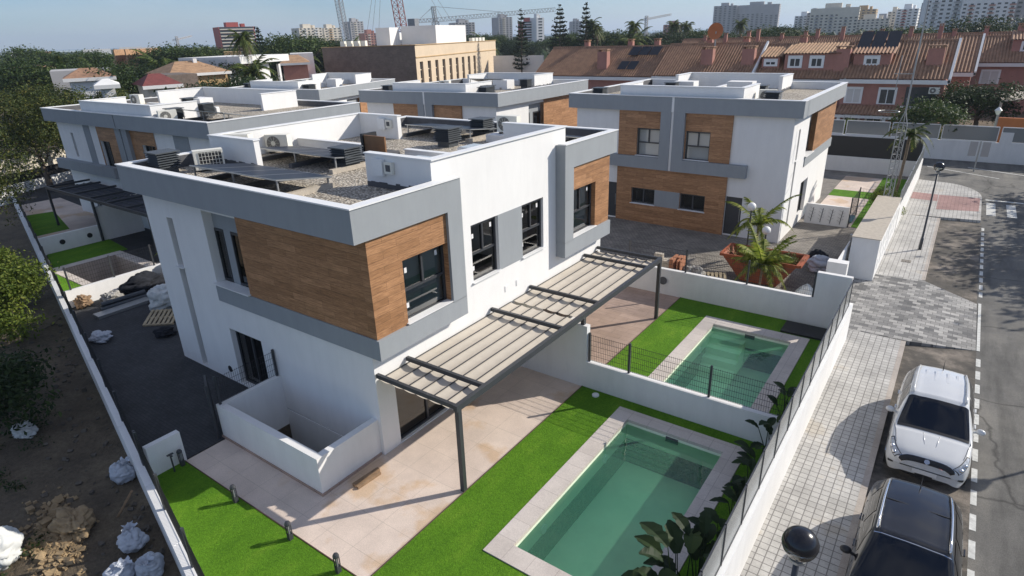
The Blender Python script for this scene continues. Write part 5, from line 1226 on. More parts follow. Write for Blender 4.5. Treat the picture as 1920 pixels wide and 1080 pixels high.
def cfull(name, mat, root, u0, u1, v0, off=.006, nu=8, nv=12, vf=None):
    """patch across the whole width (windscreen, grille...)"""
    mb = MB(); vs = []
    for i in range(nu+1):
        for j in range(2*nv+1):
            u = u0+(u1-u0)*i/nu; s = -1 if j < nv else 1; k = abs(j-nv)/nv; vv0 = vf(i/nu) if vf else v0; v = 6-(6-vv0)*k
            p = csurf(u, v, s); e = .03; n = (csurf(u+e, v, s)-csurf(u-e, v, s)).cross(csurf(u, v, s)-csurf(u, v-e, s)); n = n.normalized()
            if n.dot(p-Vector((0, 2.2, .5))) < 0: n = -n
            vs.append(p+n*off)
    m = 2*nv+1; fs = [(i*m+j, i*m+j+1, (i+1)*m+j+1, (i+1)*m+j) for i in range(nu) for j in range(2*nv)]
    mb.add(vs, fs); return mb.build(name, mat, root, smooth=True, fix=True)
def car(label, paint, loc, rail, rz=0., sc=1.):
    root = thing('parked_car', label, 'car', (0, 0, 0), 'cars parked along the kerb')
    mb = MB(); NU, NV = 65, 24; vs = []
    for i in range(NU+1):
        u = 13*i/NU
        for j in range(2*NV+1):
            s = -1 if j < NV else 1; v = 6*(1-abs(j-NV)/NV); vs.append(csurf(u, v, s))
    m = 2*NV+1; fs = [(i*m+j, i*m+j+1, (i+1)*m+j+1, (i+1)*m+j) for i in range(NU) for j in range(2*NV)]
    fs += [tuple(range(m))[::-1], tuple(range(NU*m, (NU+1)*m))]
    mb.add(vs, fs); mb.build('body', paint, root, smooth=True, fix=True)
    cfull('windscreen', 'carglass', root, 5.02, 6.02, 4.08, vf=lambda a: 3.98); cfull('cowl', 'black', root, 4.86, 5.03, 4.1, vf=lambda a: 4.0, nu=2); cfull('rear_window', 'carglass', root, 10.15, 10.85, 4.15)
    for s in (-1, 1):
        for a, b in ((5.75, 7.45), (7.55, 8.75), (8.85, 9.75)):
            cpatch('side_window', 'carglass', root, a, b, 3.12, 3.88, s, shape=(lambda p, q, a=a, b=b: (a+(b-a)*p, 3.12+.76*q*(min(1, .25+p*2.4) if a < 6 else 1))))
        for (w0, k) in ((3.36, 0), (10.2, 1)):
            pass
        hl = lambda g: (lambda p, q: (1.1-g+(2.0+2*g)*p, 2.72+.32*p-g*.8+(.95-.62*p+1.6*g)*q))
        cpatch('headlight_housing', 'black', root, 0, 1, 0, 1, s, .004, shape=hl(.10)); hh = cpatch('headlight', 'lens', root, 0, 1, 0, 1, s, .010, shape=hl(-.02))
        for (pu, pv_) in ((1.55, 3.05), (2.25, 3.12)):
            p = csurf(pu, pv_, s); q = MB(); q.ball(p+Vector((0, 0, 0)), .055, 10, 6, -.99, .99); q.build('reflector', 'chrome', hh, smooth=True)
        # bonnet shut line and sill trim
        q = MB(); q.tube([csurf(u, 3.62, s)+Vector((s*.004, 0, .004)) for u in (2.7, 3.2, 3.8, 4.4, 4.95)], .006, 4); q.build('shut_line', 'black', root)
        for u in (5.55, 7.5, 8.8):
            q = MB(); q.tube([csurf(u, v, s)+Vector((s*.003, 0, 0)) for v in (.4, 1, 1.6, 2.2, 2.9)], .005, 4); q.build('door_gap', 'black', root)
        q = MB(); q.tube([csurf(u, .35, s)+Vector((s*.012, 0, 0)) for u in (4.4, 5.5, 6.5, 7.5, 8.5, 9.3)], .05, 6); q.build('sill_trim', 'black', root)
        cpatch('fog_light', 'black', root, .8, 1.7, 1.2, 1.9, s, .006, shape=lambda p, q: (.9+.9*p, 1.1+.8*q*(1-.4*p)))
        cpatch('rear_light', 'redlens', root, 11.3, 12.2, 2.5, 3.4, s, .008)
        # mirror
        q = MB(); q.ball((s*1.02, 1.72, 1.08), .11, 12, 8, -.99, .99, (1.0, .7, .75)); q.tube([(s*.86, 1.7, 1.04), (s*.98, 1.72, 1.06)], .03, 6); q.build('mirror', paint if rail != 'chrome' else 'black', root, smooth=True)
        # roof rail
        q = MB(); pts = [csurf(u, 4.25, s)+Vector((0, 0, .05 if 0 < i < 6 else .005)) for i, u in enumerate((6.3, 6.6, 7.2, 8, 8.7, 9.3, 9.6))]; q.tube(pts, .022, 6); q.build('roof_rail', rail, root, smooth=True)
        for u in (6.9, 8.0):
            p = csurf(u, 2.7, s); q = MB(); q.beam(p+Vector((s*.025, -.1, 0)), p+Vector((s*.025, .1, 0)), .03, .03); q.build('door_handle', paint, root)
        for y in (.86, 3.52):
            wl = MB(); wl.tube([(s*.70, y, .34), (s*.90, y, .34)], .345, 24); w_ = wl.build('tyre', 'tyre', root)
            wl = MB(); wl.tube([(s*.901, y, .34), (s*.912, y, .34)], .22, 20); wl.build('rim', 'chrome', w_)
            ar = MB(); n = 18
            vs = []; 
            for i in range(n+1):
                a = math.pi*i/n; vs += [(s*.918, y+.36*math.cos(a), .34+.36*math.sin(a)), (s*.918, y+.44*math.cos(a), .34+.44*math.sin(a))]
            ar.add(vs, [(2*i, 2*i+1, 2*i+3, 2*i+2) for i in range(n)]); ar.build('wheel_arch', 'black', root)
    # grille on the nose and lower intake
    def gv(a, side): return 0
    for nm, mt, off, g in (('grille_surround', paint if rail == 'chrome' else 'chrome', .006, .0), ('grille', 'black', .012, .06)):
        mb = MB(); vs = []; nn = 24
        for i in range(7):
            for k in range(nn+1):
                f = -1+2*k/nn; s = -1 if f < 0 else 1; af = abs(f)
                v = 6-(6-2.55-g)*(af**.9)*.92; u = .02+g+(1.35-2*g)*(i/6)*(1-.55*af**3)+.25*af**2*0
                p = csurf(u, v, s); vs.append(p+Vector((0, -off, off)))
        m_ = nn+1; mb.add(vs, [(i*m_+k, i*m_+k+1, (i+1)*m_+k+1, (i+1)*m_+k) for i in range(6) for k in range(nn)]); mb.build(nm, mt, root, smooth=True, fix=True)
    q = MB(); q.tube([(0, .035, .80), (0, .0, .835)], .06, 16); q.build('badge', 'chrome', root)
    mb = MB(); vs = []
    for i in range(13):
        x = -.6+1.2*i/12; y = .03+.20*(abs(x)/.6)**2; vs += [(x, y-.05, .30), (x, y-.05, .45-.06*(abs(x)/.6))]
    mb.add(vs, [(2*i, 2*i+1, 2*i+3, 2*i+2) for i in range(12)]); mb.build('bumper', 'black', root)
    q = MB(); q.box(-.26, .26, -.045, -.035, .47, .58); q.build('number_plate', 'cap', root)
    q = MB(); p = csurf(9.3, 6, 1); q.tube([p, p+Vector((0, .18, .22))], [.012, .005], 6); q.build('aerial', 'black', root)
    q = MB()
    if rail != 'chrome':
        for x in (-.36, -.14, .14, .36): q.box(x-.03, x+.03, 2.9, 3.55, 1.66-.2*abs(x)**2, 1.672-.2*abs(x)**2)
        q.build('roof_ribs', paint, root)
        q = MB()
        for s in (-1, 1): q.tube([(s*.12, .5, 1.004), (s*.15, .7, 1.042), (s*.18, .95, 1.085)], [.006, .016, .006], 6)
        q.build('bonnet_crease', paint, root, smooth=True)
    else:
        q.box(-.55, .55, 3.02, 3.035, 1.60, 1.664); q.build('roof_seam', 'tyre', root)
        w = MB(); pts = [csurf(6.08, v, s) + Vector((0, 0, .008)) for s, vv in ((-1, (4.1, 4.6, 5.2, 5.7)), (1, (5.7, 5.2, 4.6, 4.1))) for v in vv]; w.tube(pts, .010, 5); w.build('windscreen_trim', 'chrome', root)
    place(root, loc, rz, sc); return root
car('white parked car facing us at the kerb, behind the black one', 'carwhite', (12.0, 6.95, ZR+.004), 'carwhite')
car('black parked car with bright chrome roof rails, nearest the camera', 'carblack', (11.88, .75, ZR+.004), 'chrome', 0, (1.02, 1.03, 1.0))
# ------------------------------------------------------------------ beyond the estate
FPX = 1152.14
def ray(px, py): return CF+CR*((px-960)/FPX)-CU*((py-540)/FPX)
def spot(px, D, z=-.6):
    d = ray(px, 80); h = Vector((d.x, d.y)).normalized(); return Vector((CAM.x+h.x*D, CAM.y+h.y*D, z))
def zat(px, py, D):
    d = ray(px, py); return CAM.z+D*d.z/math.hypot(d.x, d.y)
def face_rz(px, extra=0.):
    d = ray(px, 80); return math.atan2(d.y, d.x)-math.pi/2+extra
MT['tile'] = plain('terracotta roof tiles', (.31, .175, .105), .85, .3, 1.6, .2, 30)
MT['tile2'] = plain('sunny roof tiles', (.36, .22, .125), .85, .3, 1.6, .2, 30)
MT['tile_red'] = plain('red roof tiles', (.17, .045, .04), .8, .25, 2)
MT['pink'] = plain('salmon pink render', (.40, .19, .15), .9, .1, 1, .1, 30, stain=.1)
MT['brickbrown'] = tiles('brown brick', (.20, .15, .12), (.25, .19, .15), (.16, .13, .11), .5, .16, .02, .5, .9, swap='wall', bs=.1, dirt=.3)
MT['beige'] = plain('beige stone render', (.62, .50, .36), .9, .06, .6)
MT['cream'] = plain('cream render', (.66, .60, .50), .9, .06, .6)
MT['tan'] = plain('tan render', (.50, .34, .17), .9, .08, .8)
MT['bwhite'] = plain('white render far', (.74, .73, .71), .9, .04, .8)
MT['bgrey'] = plain('grey concrete far', (.40, .39, .39), .9, .08, .3)
MT['red'] = plain('brick red render', (.36, .085, .07), .9, .1, .5)
MT['orange'] = plain('orange render', (.48, .16, .06), .9, .1, .8)
MT['farglass'] = plain('far window glass', (.035, .042, .05), .2, .3, .6)
MT['crane_red'] = plain('red crane paint', (.20, .035, .03), .6, .2, 1)
MT['crane_grey'] = plain('grey crane paint', (.24, .25, .27), .6, .2, 1)
def corrugated(q, x0, x1, ya, za, yb, zb, pitch=.32, amp=.14):
    """tiled slope from eave (ya, za) to ridge (yb, zb), tile rows running up the slope"""
    n = int((x1-x0)/pitch); L = math.hypot(yb-ya, zb-za); ny, nz = -(zb-za)/L, (yb-ya)/L
    if nz < 0: ny, nz = -ny, -nz
    prof = []
    for i in range(n):
        for k in range(4):
            u = (i+k/4)*(x1-x0)/n; prof.append((x0+u, amp*abs(math.sin(math.pi*k/4))))
    prof.append((x1, 0)); vs = []
    for (y, z) in ((ya, za), (yb, zb)):
        for x, h in prof: vs.append((x, y+ny*h, z+nz*h))
    m = len(prof); q.add(vs, [(i, i+1, m+i+1, m+i) for i in range(m-1)])
def box_window(root, x, z, w, h, y, frame='cap', blind=False):
    q = MB(); q.box(x-w/2-.22, x+w/2+.22, y-.06, y-.002, z-.1, z+h+.22); f = q.build('window', frame, root)
    q = MB(); q.box(x-w/2, x+w/2, y-.075, y-.061, z, z+h); g = q.build('pane', 'farglass' if not blind else 'blind', f)
    q = MB(); q.box(x-.04, x+.04, y-.09, y-.076, z, z+h); q.build('mullion', 'cap', f)
def terrace(label, x0, x1, ye, zg, ze, yr, zr, units, first_detail=True, seed=1):
    root = thing('terraced_house_row', label, 'terraced houses', ((x0+x1)/2, (ye+yr)/2, zg))
    yb = 2*yr-ye
    q = MB(); q.box(x0, x1, ye+.5, yb-.5, zg, ze)
    for x in (x0, x1-.25): q.add([(x, ye+.5, ze), (x+.25, ye+.5, ze), (x+.25, yr, zr-.2), (x, yr, zr-.2), (x, yb-.5, ze), (x+.25, yb-.5, ze)], [(0,1,2,3), (3,2,5,4), (0,3,4), (1,5,2)])
    q.build('wall', 'pink', root)
    q = MB(); corrugated(q, x0-.2, x1+.2, ye, ze, yr, zr); corrugated(q, x0-.2, x1+.2, yb, ze, yr, zr); q.build('roof', 'tile', root)
    q = MB(); q.tube([(x0-.2, yr, zr+.05), (x1+.2, yr, zr+.05)], .14, 6); q.build('ridge', 'tile', root)
    q = MB(); q.box(x0-.2, x1+.2, ye-.12, ye-.02, ze-.42, ze-.02); q.box(x0-.2, x1+.2, ye-.02, ye+.6, ze-.42, ze-.3); q.build('eave_board', 'bwhite', root, fix=True)
    q = MB(); q.box(x1+.2, x1+.4, ye-.1, ye, ze-.3, ze); q.add([(x1+.2, ye-.1, ze-.25), (x1+.42, ye-.1, ze-.25), (x1+.42, yr, zr-.05), (x1+.2, yr, zr-.05), (x1+.2, ye-.1, ze+.15), (x1+.42, ye-.1, ze+.15), (x1+.42, yr, zr+.25), (x1+.2, yr, zr+.25)], [(0,3,2,1),(4,5,6,7),(0,1,5,4),(1,2,6,5),(2,3,7,6),(3,0,4,7)]); q.build('gable_edge', 'bwhite', root, fix=True)
    return root
MT['chimney'] = MT['pink']
def chimney(root, x, y, zb, zt, w=1.1, d=.7):
    q = MB(); q.box(x-w/2, x+w/2, y-d/2, y+d/2, zb, zt); c = q.build('chimney', 'pink', root)
    q = MB(); q.box(x-w/2-.08, x+w/2+.08, y-d/2-.08, y+d/2+.08, zt+.22, zt+.32)
    for sx in (-1, 1): q.box(x+sx*(w/2-.12)-.1, x+sx*(w/2-.12)+.1, y-d/2, y+d/2, zt+.001, zt+.22)
    q.build('chimney_cap', 'tile', c, fix=True)
def dormer(root, x0, x1, y0, z0, z1, slope_y, roof='tile2', wins=1, pv_=False):
    q = MB(); q.box(x0, x1, y0, slope_y, z0, z1); d = q.build('dormer', 'pink', root)
    q = MB(); corrugated(q, x0-.3, x1+.3, y0-.35, z1, slope_y+1.4, z1+.95); q.build('dormer_roof', roof, d)
    for k in range(wins):
        x = x0+(x1-x0)*(k+.5)/wins*(.82 if wins > 1 else 1)
        q = MB(); q.box(x-.75, x+.75, y0-.06, y0-.002, z0+.35, z1-.15); w = q.build('dormer_window', 'cap', d)
        q = MB(); q.box(x-.48, x-.05, y0-.075, y0-.061, z0+.55, z1-.5); q.box(x+.05, x+.48, y0-.075, y0-.061, z0+.55, z1-.5); q.build('pane', 'farglass', d)
def roofpv(root, x0, x1, t0, t1, n, Ye, Ze, Yr, Zr, lift=.36):
    P = lambda x, t: (x, Ye+(Yr-Ye)*t-.06, Ze+(Zr-Ze)*t+lift)
    for k in range(n):
        a, b = x0+(x1-x0)*k/n+.05, x0+(x1-x0)*(k+1)/n-.05
        q = MB(); q.add([P(a, t0), P(b, t0), P(b, t1), P(a, t1)], [(0, 1, 2, 3)]); q.build('solar_panel', 'pv', root)
YE, ZE, YR, ZR_ = 67.0, 5.0, 72.5, 8.45
UN = [('terraced house unit at the left end, two small solar sets on its roof', -39.5, -21.6, .0, 0.), ('terraced house unit with a long solar array, second from the left', -21.5, -10.0, -.45, .18),
      ('terraced house unit with the wide pink dormer of two windows', -9.9, -.45, .0, 0.), ('terraced house unit at the right end, with a solar dormer and balcony glazing', -.35, 8.75, -.35, .12)]
TU = []
for lab, a, b, dy, dz in UN: TU.append((a, b, terrace(lab, a, b, YE+dy, -.6, ZE+dz, YR+dy, ZR_+dz, 1)))
def udy(x): return next((u[3] for u in UN if u[1] <= x <= u[2]), 0)
def unit(x): return min(TU, key=lambda t: 0 if t[0] <= x <= t[1] else abs(x-(t[0]+t[1])/2))[2]
slope = lambda y: ZE+(ZR_-ZE)*(y-YE)/(YR-YE)
for x, y in ((-29.5, 68.6), (-15.6, 68.8), (-10.8, 68.8), (-.9, 68.6), (7.4, 69.0)): chimney(unit(x), x, y, slope(y)-.8, slope(y)+2.0 if x < 5 else slope(y)+1.7, 1.4, .9)
for x in (-34.5, -27.8, -24.0, -17.0, -12.5, -6.0, 2.0): chimney(unit(x), x, 73.2, 7.6, 9.1, .7, .6)
dormer(unit(-6.7), -6.7, -1.3, 68.3, 5.75, 7.55, 70.9, 'tile2', 2)
dormer(unit(.15), .15, 3.6, 68.6, 6.0, 7.5, 70.6, 'tile', 1)
roofpv(unit(.0), .0, 3.9, .50, 1.04, 3, YE, ZE+.75, YR, ZR_+.75, .3)
dormer(unit(-9.2), -9.2, -7.3, 68.6, 5.9, 7.2, 70.3, 'tile2', 1)
roofpv(unit(-13.9), -13.9, -8.9-.9, .12, .62, 4, YE, ZE, YR, ZR_); roofpv(unit(-27.2), -27.2, -24.6, .15, .42, 2, YE, ZE, YR, ZR_); roofpv(unit(-26.9), -26.9, -22.6, .62, .9, 3, YE, ZE, YR, ZR_)
for x, b in ((-8.5, 0), (-4.4, 1), (.9, 1), (4.0, 0), (-24, 0), (-19, 1), (-14, 0)): box_window(unit(x), x, 2.75, 1.25, 1.35, YE+.5+udy(x), 'cap', b == 1 and x > 0)
q = MB(); q.box(5.6, 8.2, YE+.02, YE+.14, 2.6, 4.4); wb = q.build('balcony_glazing', 'farglass', TU[3][2]); q = MB(); q.box(5.4, 8.4, YE-.4, YE+.5, 2.2, 2.55); q.build('balcony', 'bwhite', TU[3][2])
for a_, b_, T in TU:
    q = MB(); corrugated(q, a_+.1, b_-.1, 64.6, 1.75, 67.1, 2.45); q.build('porch_roof', 'tile', T)
    q = MB(); q.box(a_+.1, b_-.1, 64.62, 64.8, 1.45, 1.72); q.build('porch_beam', 'bwhite', T)
    for x in (a_+.4, (a_+b_)/2, b_-.7):
        q = MB(); q.box(x, x+.3, 64.65, 64.85, -.6, 1.449); q.build('porch_post', 'bwhite', T)
for x in (-3.2, 1.1, 3.2): box_window(unit(x), x, -.1, 1.2, 1.4, YE+.5+udy(x), 'cap')
ac_unit('air conditioner under the eave at the right end of the pink terrace', 8.0, 66.9, 4.05-.3, 0)
# gap row and rows further right / behind
T2 = terrace('second terrace at the right edge, behind the gap beside the long pink row', 10.2, 34, 92, -.6, 5.4, 97, 8.35, 4)
for x in (12.5, 18.5): box_window(T2, x, 3.0, 1.6, 1.4, 92.5, 'cap', True)
for x, y in ((15, 97.4), (20, 97.4), (26, 97.4)): chimney(T2, x, y, 7.5, 9.3, 1.0, .8)
dormer(T2, 14.0, 17.2, 94.0, 6.3, 8.0, 96, 'tile', 1)
T3 = terrace('short terrace seen in the gap between the two long rows', 8.9, 10.1+.5, 80, -.6, 5.0, 86.5, 8.7, 1)
T4 = terrace('far terrace with many small chimneys behind the long pink row', -34, 26, 104, -.6, 5.5, 109, 8.6, 8)
for i in range(18): chimney(T4, -30+i*3.1+.7*(i % 3), 108.6-.5*(i % 2), 7.5, 9.0+.25*(i % 4), .55, .5)
T5 = terrace('farthest low row of red roofs among the trees', -60, 20, 150, -.6, 4.4, 155, 7.0, 8)
for i in range(20): chimney(T5, -56+i*3.7, 154, 6.2, 8.0+.25*(i % 3), .8, .8)
# orange satellite dish on the roofs
root = thing('satellite_dish', 'big orange satellite dish standing above the terrace roofs', 'satellite dish', tuple(spot(1341, 84, 8)))
p = spot(1341, 84, zat(1341, 59, 84)); q = MB()
n = (CAM-p); n.z = 0; n.normalize(); n = (n+Vector((-.35, 0, .15))).normalized(); t = n.orthogonal().normalized(); b_ = n.cross(t)
vs = []; 
for i in range(7):
    rr_ = .95*i/6
    for j in range(24):
        a = 6.2832*j/24; vs.append(p+(t*math.cos(a)+b_*math.sin(a))*rr_+n*(.28*(rr_/.95)**2))
q.add(vs, [(i*24+j, i*24+(j+1)%24, (i+1)*24+(j+1)%24, (i+1)*24+j) for i in range(6) for j in range(24)]); q.build('reflector', 'orange', root, smooth=True)
q = MB(); q.tube([p, (p.x, p.y, 7.5)], .08, 8); q.build('mast', 'steel', root)
# cross street wall with framed glass panels
root = thing('garden_wall', 'white wall with framed glass panels along the far side of the cross street', 'wall', (6, 55.2, -.5))
q = MB(); q.box(-22, 34, 55.1, 55.35, -.6, 1.15)
for x in (-1.9+.0, 14.1): q.box(x-.4, x+.4, 55.08, 55.37, 1.15, 2.0)
q.build('wall', 'white_wall', root, fix=True)
xs = [-21, -17, -13, -9, -5, -1.4, 2.3, 5.9, 9.6, 13.6, 17.8, 22, 26, 30]
for a, b in zip(xs, xs[1:]):
    q = MB(); q.box(a+.15, b-.15, 55.2, 55.22, 1.25, 2.35); q.build('panel', 'panel_glass', root)
    q = MB(); z = 1.2
    q.box(a+.1, b-.1, 55.17, 55.25, 1.16, 1.24); q.box(a+.1, b-.1, 55.17, 55.25, 2.36, 2.42); q.box(a+.08, a+.14, 55.17, 55.25, 1.24, 2.36); q.box(b-.14, b-.08, 55.17, 55.25, 1.24, 2.36); q.build('frame', 'cap', root)
sg = thing('road_sign', 'twin dark panel road sign on a post at the cross street', 'sign', (12.4, 50.5, ZR))
q = MB(); q.tube([(12.4, 50.5, ZR), (12.4, 50.5, 1.9)], .05, 8); q.build('post', 'steel', sg)
q = MB(); q.box(11.75, 12.25, 50.47, 50.5, .75, 1.85); q.build('sign_panel', 'bgrey', sg); q = MB(); q.box(12.55, 13.05, 50.47, 50.5, .75, 1.85); q.build('sign_panel', 'bgrey', sg)
# court at the right edge
q = MB(); q.box(13.5, 30, 62.5, 62.8, -.6, 2.3); solo(q, 'court_wall', 'orange', 'orange red wall of the sports court at the right edge', 'wall')
q = MB(); q.box(9.6, 34, 56, 62.4, -.62, -.56); tag(q.build('lawn', 'turf'), 'lawn below the orange red wall at the right edge', 'lawn', kind='stuff')
q = MB()
for k in range(13):
    a = math.pi*k/12
pts = [(13.5+1.5*k, 66+0*k, 3.0+1.2*math.sin(math.pi*(k+1)/12)) for k in range(12)]
for (a, b) in zip(pts, pts[1:]): q.add([a, b, (b[0], 74, b[2]), (a[0], 74, a[2])], [(0, 1, 2, 3)])
for p_ in (pts[0], pts[6], pts[11]): q.tube([(p_[0], 66.2, -.6), (p_[0], 66.2, p_[2])], .12, 6)
solo(q, 'canopy_roof', 'canvas', 'pale curved canopy roof behind the orange red wall', 'canopy')
for x, y, lab in ((13.2, 58.5, 'white headed park lamp before the orange red wall'), (9.3, 60, 'park lamp by the bushes at the end of the pink terrace'), (11.0, 70, 'farther park lamp beside the curved canopy')):
    o = thing('park_lamp', lab, 'lamp', (x, y, -.6), 'park lamps at the right edge')
    q = MB(); q.tube([(x, y, -.6), (x, y, 3.0)], .06, 7); q.build('pole', 'steel', o); q = MB(); q.lathe([(.1, 3.0), (.28, 3.35), (.05, 3.6)], (x, y, 0), 8); q.build('lantern', 'cap', o)
# ------------------------------------------------------------------ beige building with slit windows
def boxbuilding(name, label, cat, px, D, w, d, h, rz, mats, group=None):
    o = thing(name, label, cat, (0, 0, 0), group); return o
o = thing('office_building', 'beige building with nine tall slit windows and a dark brick side', 'building', (0, 0, 0))
W_, L_, H_ = 19.0, 44.0, 10.0   # local: corner at origin, brick side along -x, lit side along +y
q = MB(); facade(q, (0,0,0), (0,1,0), (-1,0,0), 0, L_, 0, H_, [(1.5+3.4*k, 2.9+3.4*k, 1.0, 7.2) for k in range(9)], .45); q.box(-W_, -.01, .01, L_, H_-.35, H_-.3); q.poly([(-W_, L_, 0), (0, L_, 0), (0, L_, H_), (-W_, L_, H_)]); q.build('lit_wall', 'beige', o)
q = MB(); q.poly([(-W_, 0, 0), (0, 0, 0), (0, 0, H_), (-W_, 0, H_)]); q.poly([(-W_, L_, 0), (-W_, 0, 0), (-W_, 0, H_), (-W_, L_, H_)]); q.build('brick_wall', 'brickbrown', o)
q = MB(); q.box(.002, .12, .0, L_, H_-2.1, H_-1.95); q.box(-.3, .15, -.05, L_, H_+.001, H_+.12); q.box(-W_, -.3, -.12, .15, H_+.001, H_+.12); q.build('cornice', 'tan', o)
for k in range(9):
    q = MB(); q.box(-.43, -.40, 1.52+3.4*k, 2.88+3.4*k, 1.0, 7.2); f = q.build('slit_window', 'farglass', o)
    q = MB()
    for z in (2.5, 4.1, 5.7): q.box(-.40, -.36, 1.52+3.4*k, 2.88+3.4*k, z, z+.18)
    q.build('transom', 'beige', f)
q = MB(); q.box(-9.5, -2, 14, 30, H_+.01, H_+3.4); q.build('roof_house', 'bwhite', o); q = MB(); q.box(-13.0, -10, 10, 14, H_+.01, H_+3.2); q.build('roof_cabin', 'bwhite', o)
q = MB(); q.box(-18.6, -13, 20, 23, H_+.01, H_+2.3); q.build('roof_screen', 'bwhite', o)
for k in range(4):
    q = MB(); q.box(-17.5+k*1.5, -16.6+k*1.5, 4, 4.8, H_+.01, H_+1.0); q.build('condenser', 'acw', o)
for k in range(4):
    q = MB(); q.box(-.9-.8, -.9, 31+2.2*k, 32.4+2.2*k, H_+.01, H_+.8); q.build('condenser', 'acw', o)
P_ = spot(777, 118, zat(777, 85, 118)-H_); place(o, P_, R(18.0+.0))
q = MB(); q.box(-3, 10, 0, .3, 0, 6.5); ow = q.build('garden_wall', 'bwhite', keep=True); tag(ow, 'white gable wall joined to the end of the beige building', 'wall'); place(ow, spot(945, 152, -.6), face_rz(965, -.5))
# ------------------------------------------------------------------ houses and towers
def house(name, label, px0, px1, pt, D, depth, mat, roof=None, roofh=2.2, win=(), rz=0., overhang=.5, group=None, h=None):
    """box house spanning pixel columns px0..px1 at distance D, wall top at pixel row pt"""
    pm = (px0+px1)/2; w = (px1-px0)/FPX*D*1.03; zt = zat(pm, pt, D); o = thing(name, label, 'house', (0, 0, 0), group); H = zt+.6
    q = MB(); q.box(-w/2, w/2, 0, depth, 0, H); q.build('wall', mat, o)
    if roof:
        q = MB(); e = overhang; z = H+.002
        q.add([(-w/2-e, -e, z), (w/2+e, -e, z), (w/2+e, depth+e, z), (-w/2-e, depth+e, z), (-w*.2, depth/2, z+roofh), (w*.2, depth/2, z+roofh)], [(0,3,2,1), (0,1,5,4), (1,2,5), (2,3,4,5), (3,0,4)]); q.build('roof', roof, o)
        q = MB(); q.box(-w/2-e, w/2+e, -e-.05, -e+.05, z-.35, z); q.build('fascia', 'bwhite', o)
        if D > 75 and w > 6:
            q = MB(); q.box(w*.1, w*.1+.5, depth*.4, depth*.4+.5, z+.5, z+roofh+.3); q.build('chimney', 'bwhite', o)
    for (u, z, a, b) in win:
        q = MB(); q.box(u*w-a/2, u*w+a/2, -.05, -.002, z, z+b); q.build('window', 'farglass', o)
    place(o, spot(pm, D), face_rz(pm, rz)); return o
house('villa_house', 'salmon house with hipped tile roof and solar panels left of the white modern house', 322, 404, 137, 100, 9, 'tan', 'tile2', 1.5, ((.1, 2, 1.5, 1.5), (-.3, 2, 1.2, 1.2)), .35)
house('annex_house', 'brown house block with small windows in front of the salmon house', 306, 350, 140, 92, 8, 'brickbrown', None, 0, ((-.2, 3, 1, 1), (.15, 3, 1, 1)), .3)
house('small_house', 'small house with dark red roof behind the round dark tree', 264, 306, 160, 80, 5, 'cream', 'tile_red', 1.1, ((.1, 1, 1.2, 1.2),), .2)
o = house('apartment_house', 'tan apartment house with stepped sloping roofs at the upper left', 200, 262, 124, 150, 14, 'tan', None, 0, ((-.3, 4, 1.2, 1.6), (.0, 4, 1.2, 1.6), (.3, 4, 1.2, 1.6)), -.3)
for k in range(4):
    q = MB(); w = 62/FPX*150; x = -w/2+w*k/4; q.add([(x, 0, 6.6), (x+w/4-.2, 0, 6.6), (x+w/4-.2, 9, 10.2), (x, 9, 10.2)], [(0,1,2,3)]); q.box(x+w/4-.2, x+w/4, 0, 9.2, 6.0, 10.6); q.build('sloping_roof', 'tile2', o)
house('low_house', 'low grey flat roofed house behind the big olive trees', 100, 175, 132, 95, 8, 'bgrey', None, 0, ((.3, 2, 2.5, 1.8),))
house('low_house', 'low house with brown tiled roof behind the big olive trees', 124, 176, 146, 84, 6, 'bwhite', 'tile', .9, ())
house('low_house', 'white gabled house end between the olive tree and the round dark tree', 170, 188, 160, 74, 3, 'bwhite', 'bwhite', .5, ())
house('low_house', 'white house with red roof at the far left edge', 20, 68, 130, 135, 9, 'bwhite', 'tile', .5, ())
# white modern house
o = thing('modern_house', 'white modern flat roofed house with balcony behind the bushes', 'house', (0, 0, 0))
D = 108; w = 115/FPX*D; zt = zat(478, 104, D)+.6
q = MB(); q.box(-w/2, w*.08, 1, 10, 0, zt-.3); q.box(-w/2+3.2, w*.15, -.5, 1, 2.6, zt-1.2); q.box(w*.30, w*.34, -1, -.6, 0, zt-1.4); q.box(.0, w*.32, 2.5, 9, 0, 3.0); q.build('wall', 'bwhite', o)
q = MB(); q.box(-w/2, w/2, -1.5, 10.2, zt-1.0, zt); q.build('roof_slab', 'bwhite', o)
for x, z in ((-1.8, 4.2), (1.2, 1.0), (-3.6, 4.2)):
    q = MB(); q.box(x-.8, x+.8, -.56, -.502, z, z+1.3); q.build('window', 'farglass', o)
place(o, spot(478, D), face_rz(478, .85))
house('brick_house', 'brown brick house right of the white modern house', 528, 566, 118, 118, 8, 'pink', 'tile2', 1.2)
house('low_house', 'low white flat house in front of the dark trees by the beige building', 544, 580, 100, 125, 8, 'bwhite', None)
house('low_house', 'yellow house between the palms behind the white modern house', 420, 445, 97, 160, 8, 'tan', None)
for i, (a, b, t) in enumerate(((161, 195, 92), (228, 258, 88), (262, 290, 88), (20, 38, 97), (74, 86, 97))): house('far_house', ['white houses block on the far hill left of the tan apartments', 'white block just right behind the tan apartments', 'long white block on the horizon by the palm', 'small white block at the far left horizon', 'pinkish block on the left horizon'][i], a, b, t, 420, 12, 'bwhite' if i < 4 else 'pink', None)
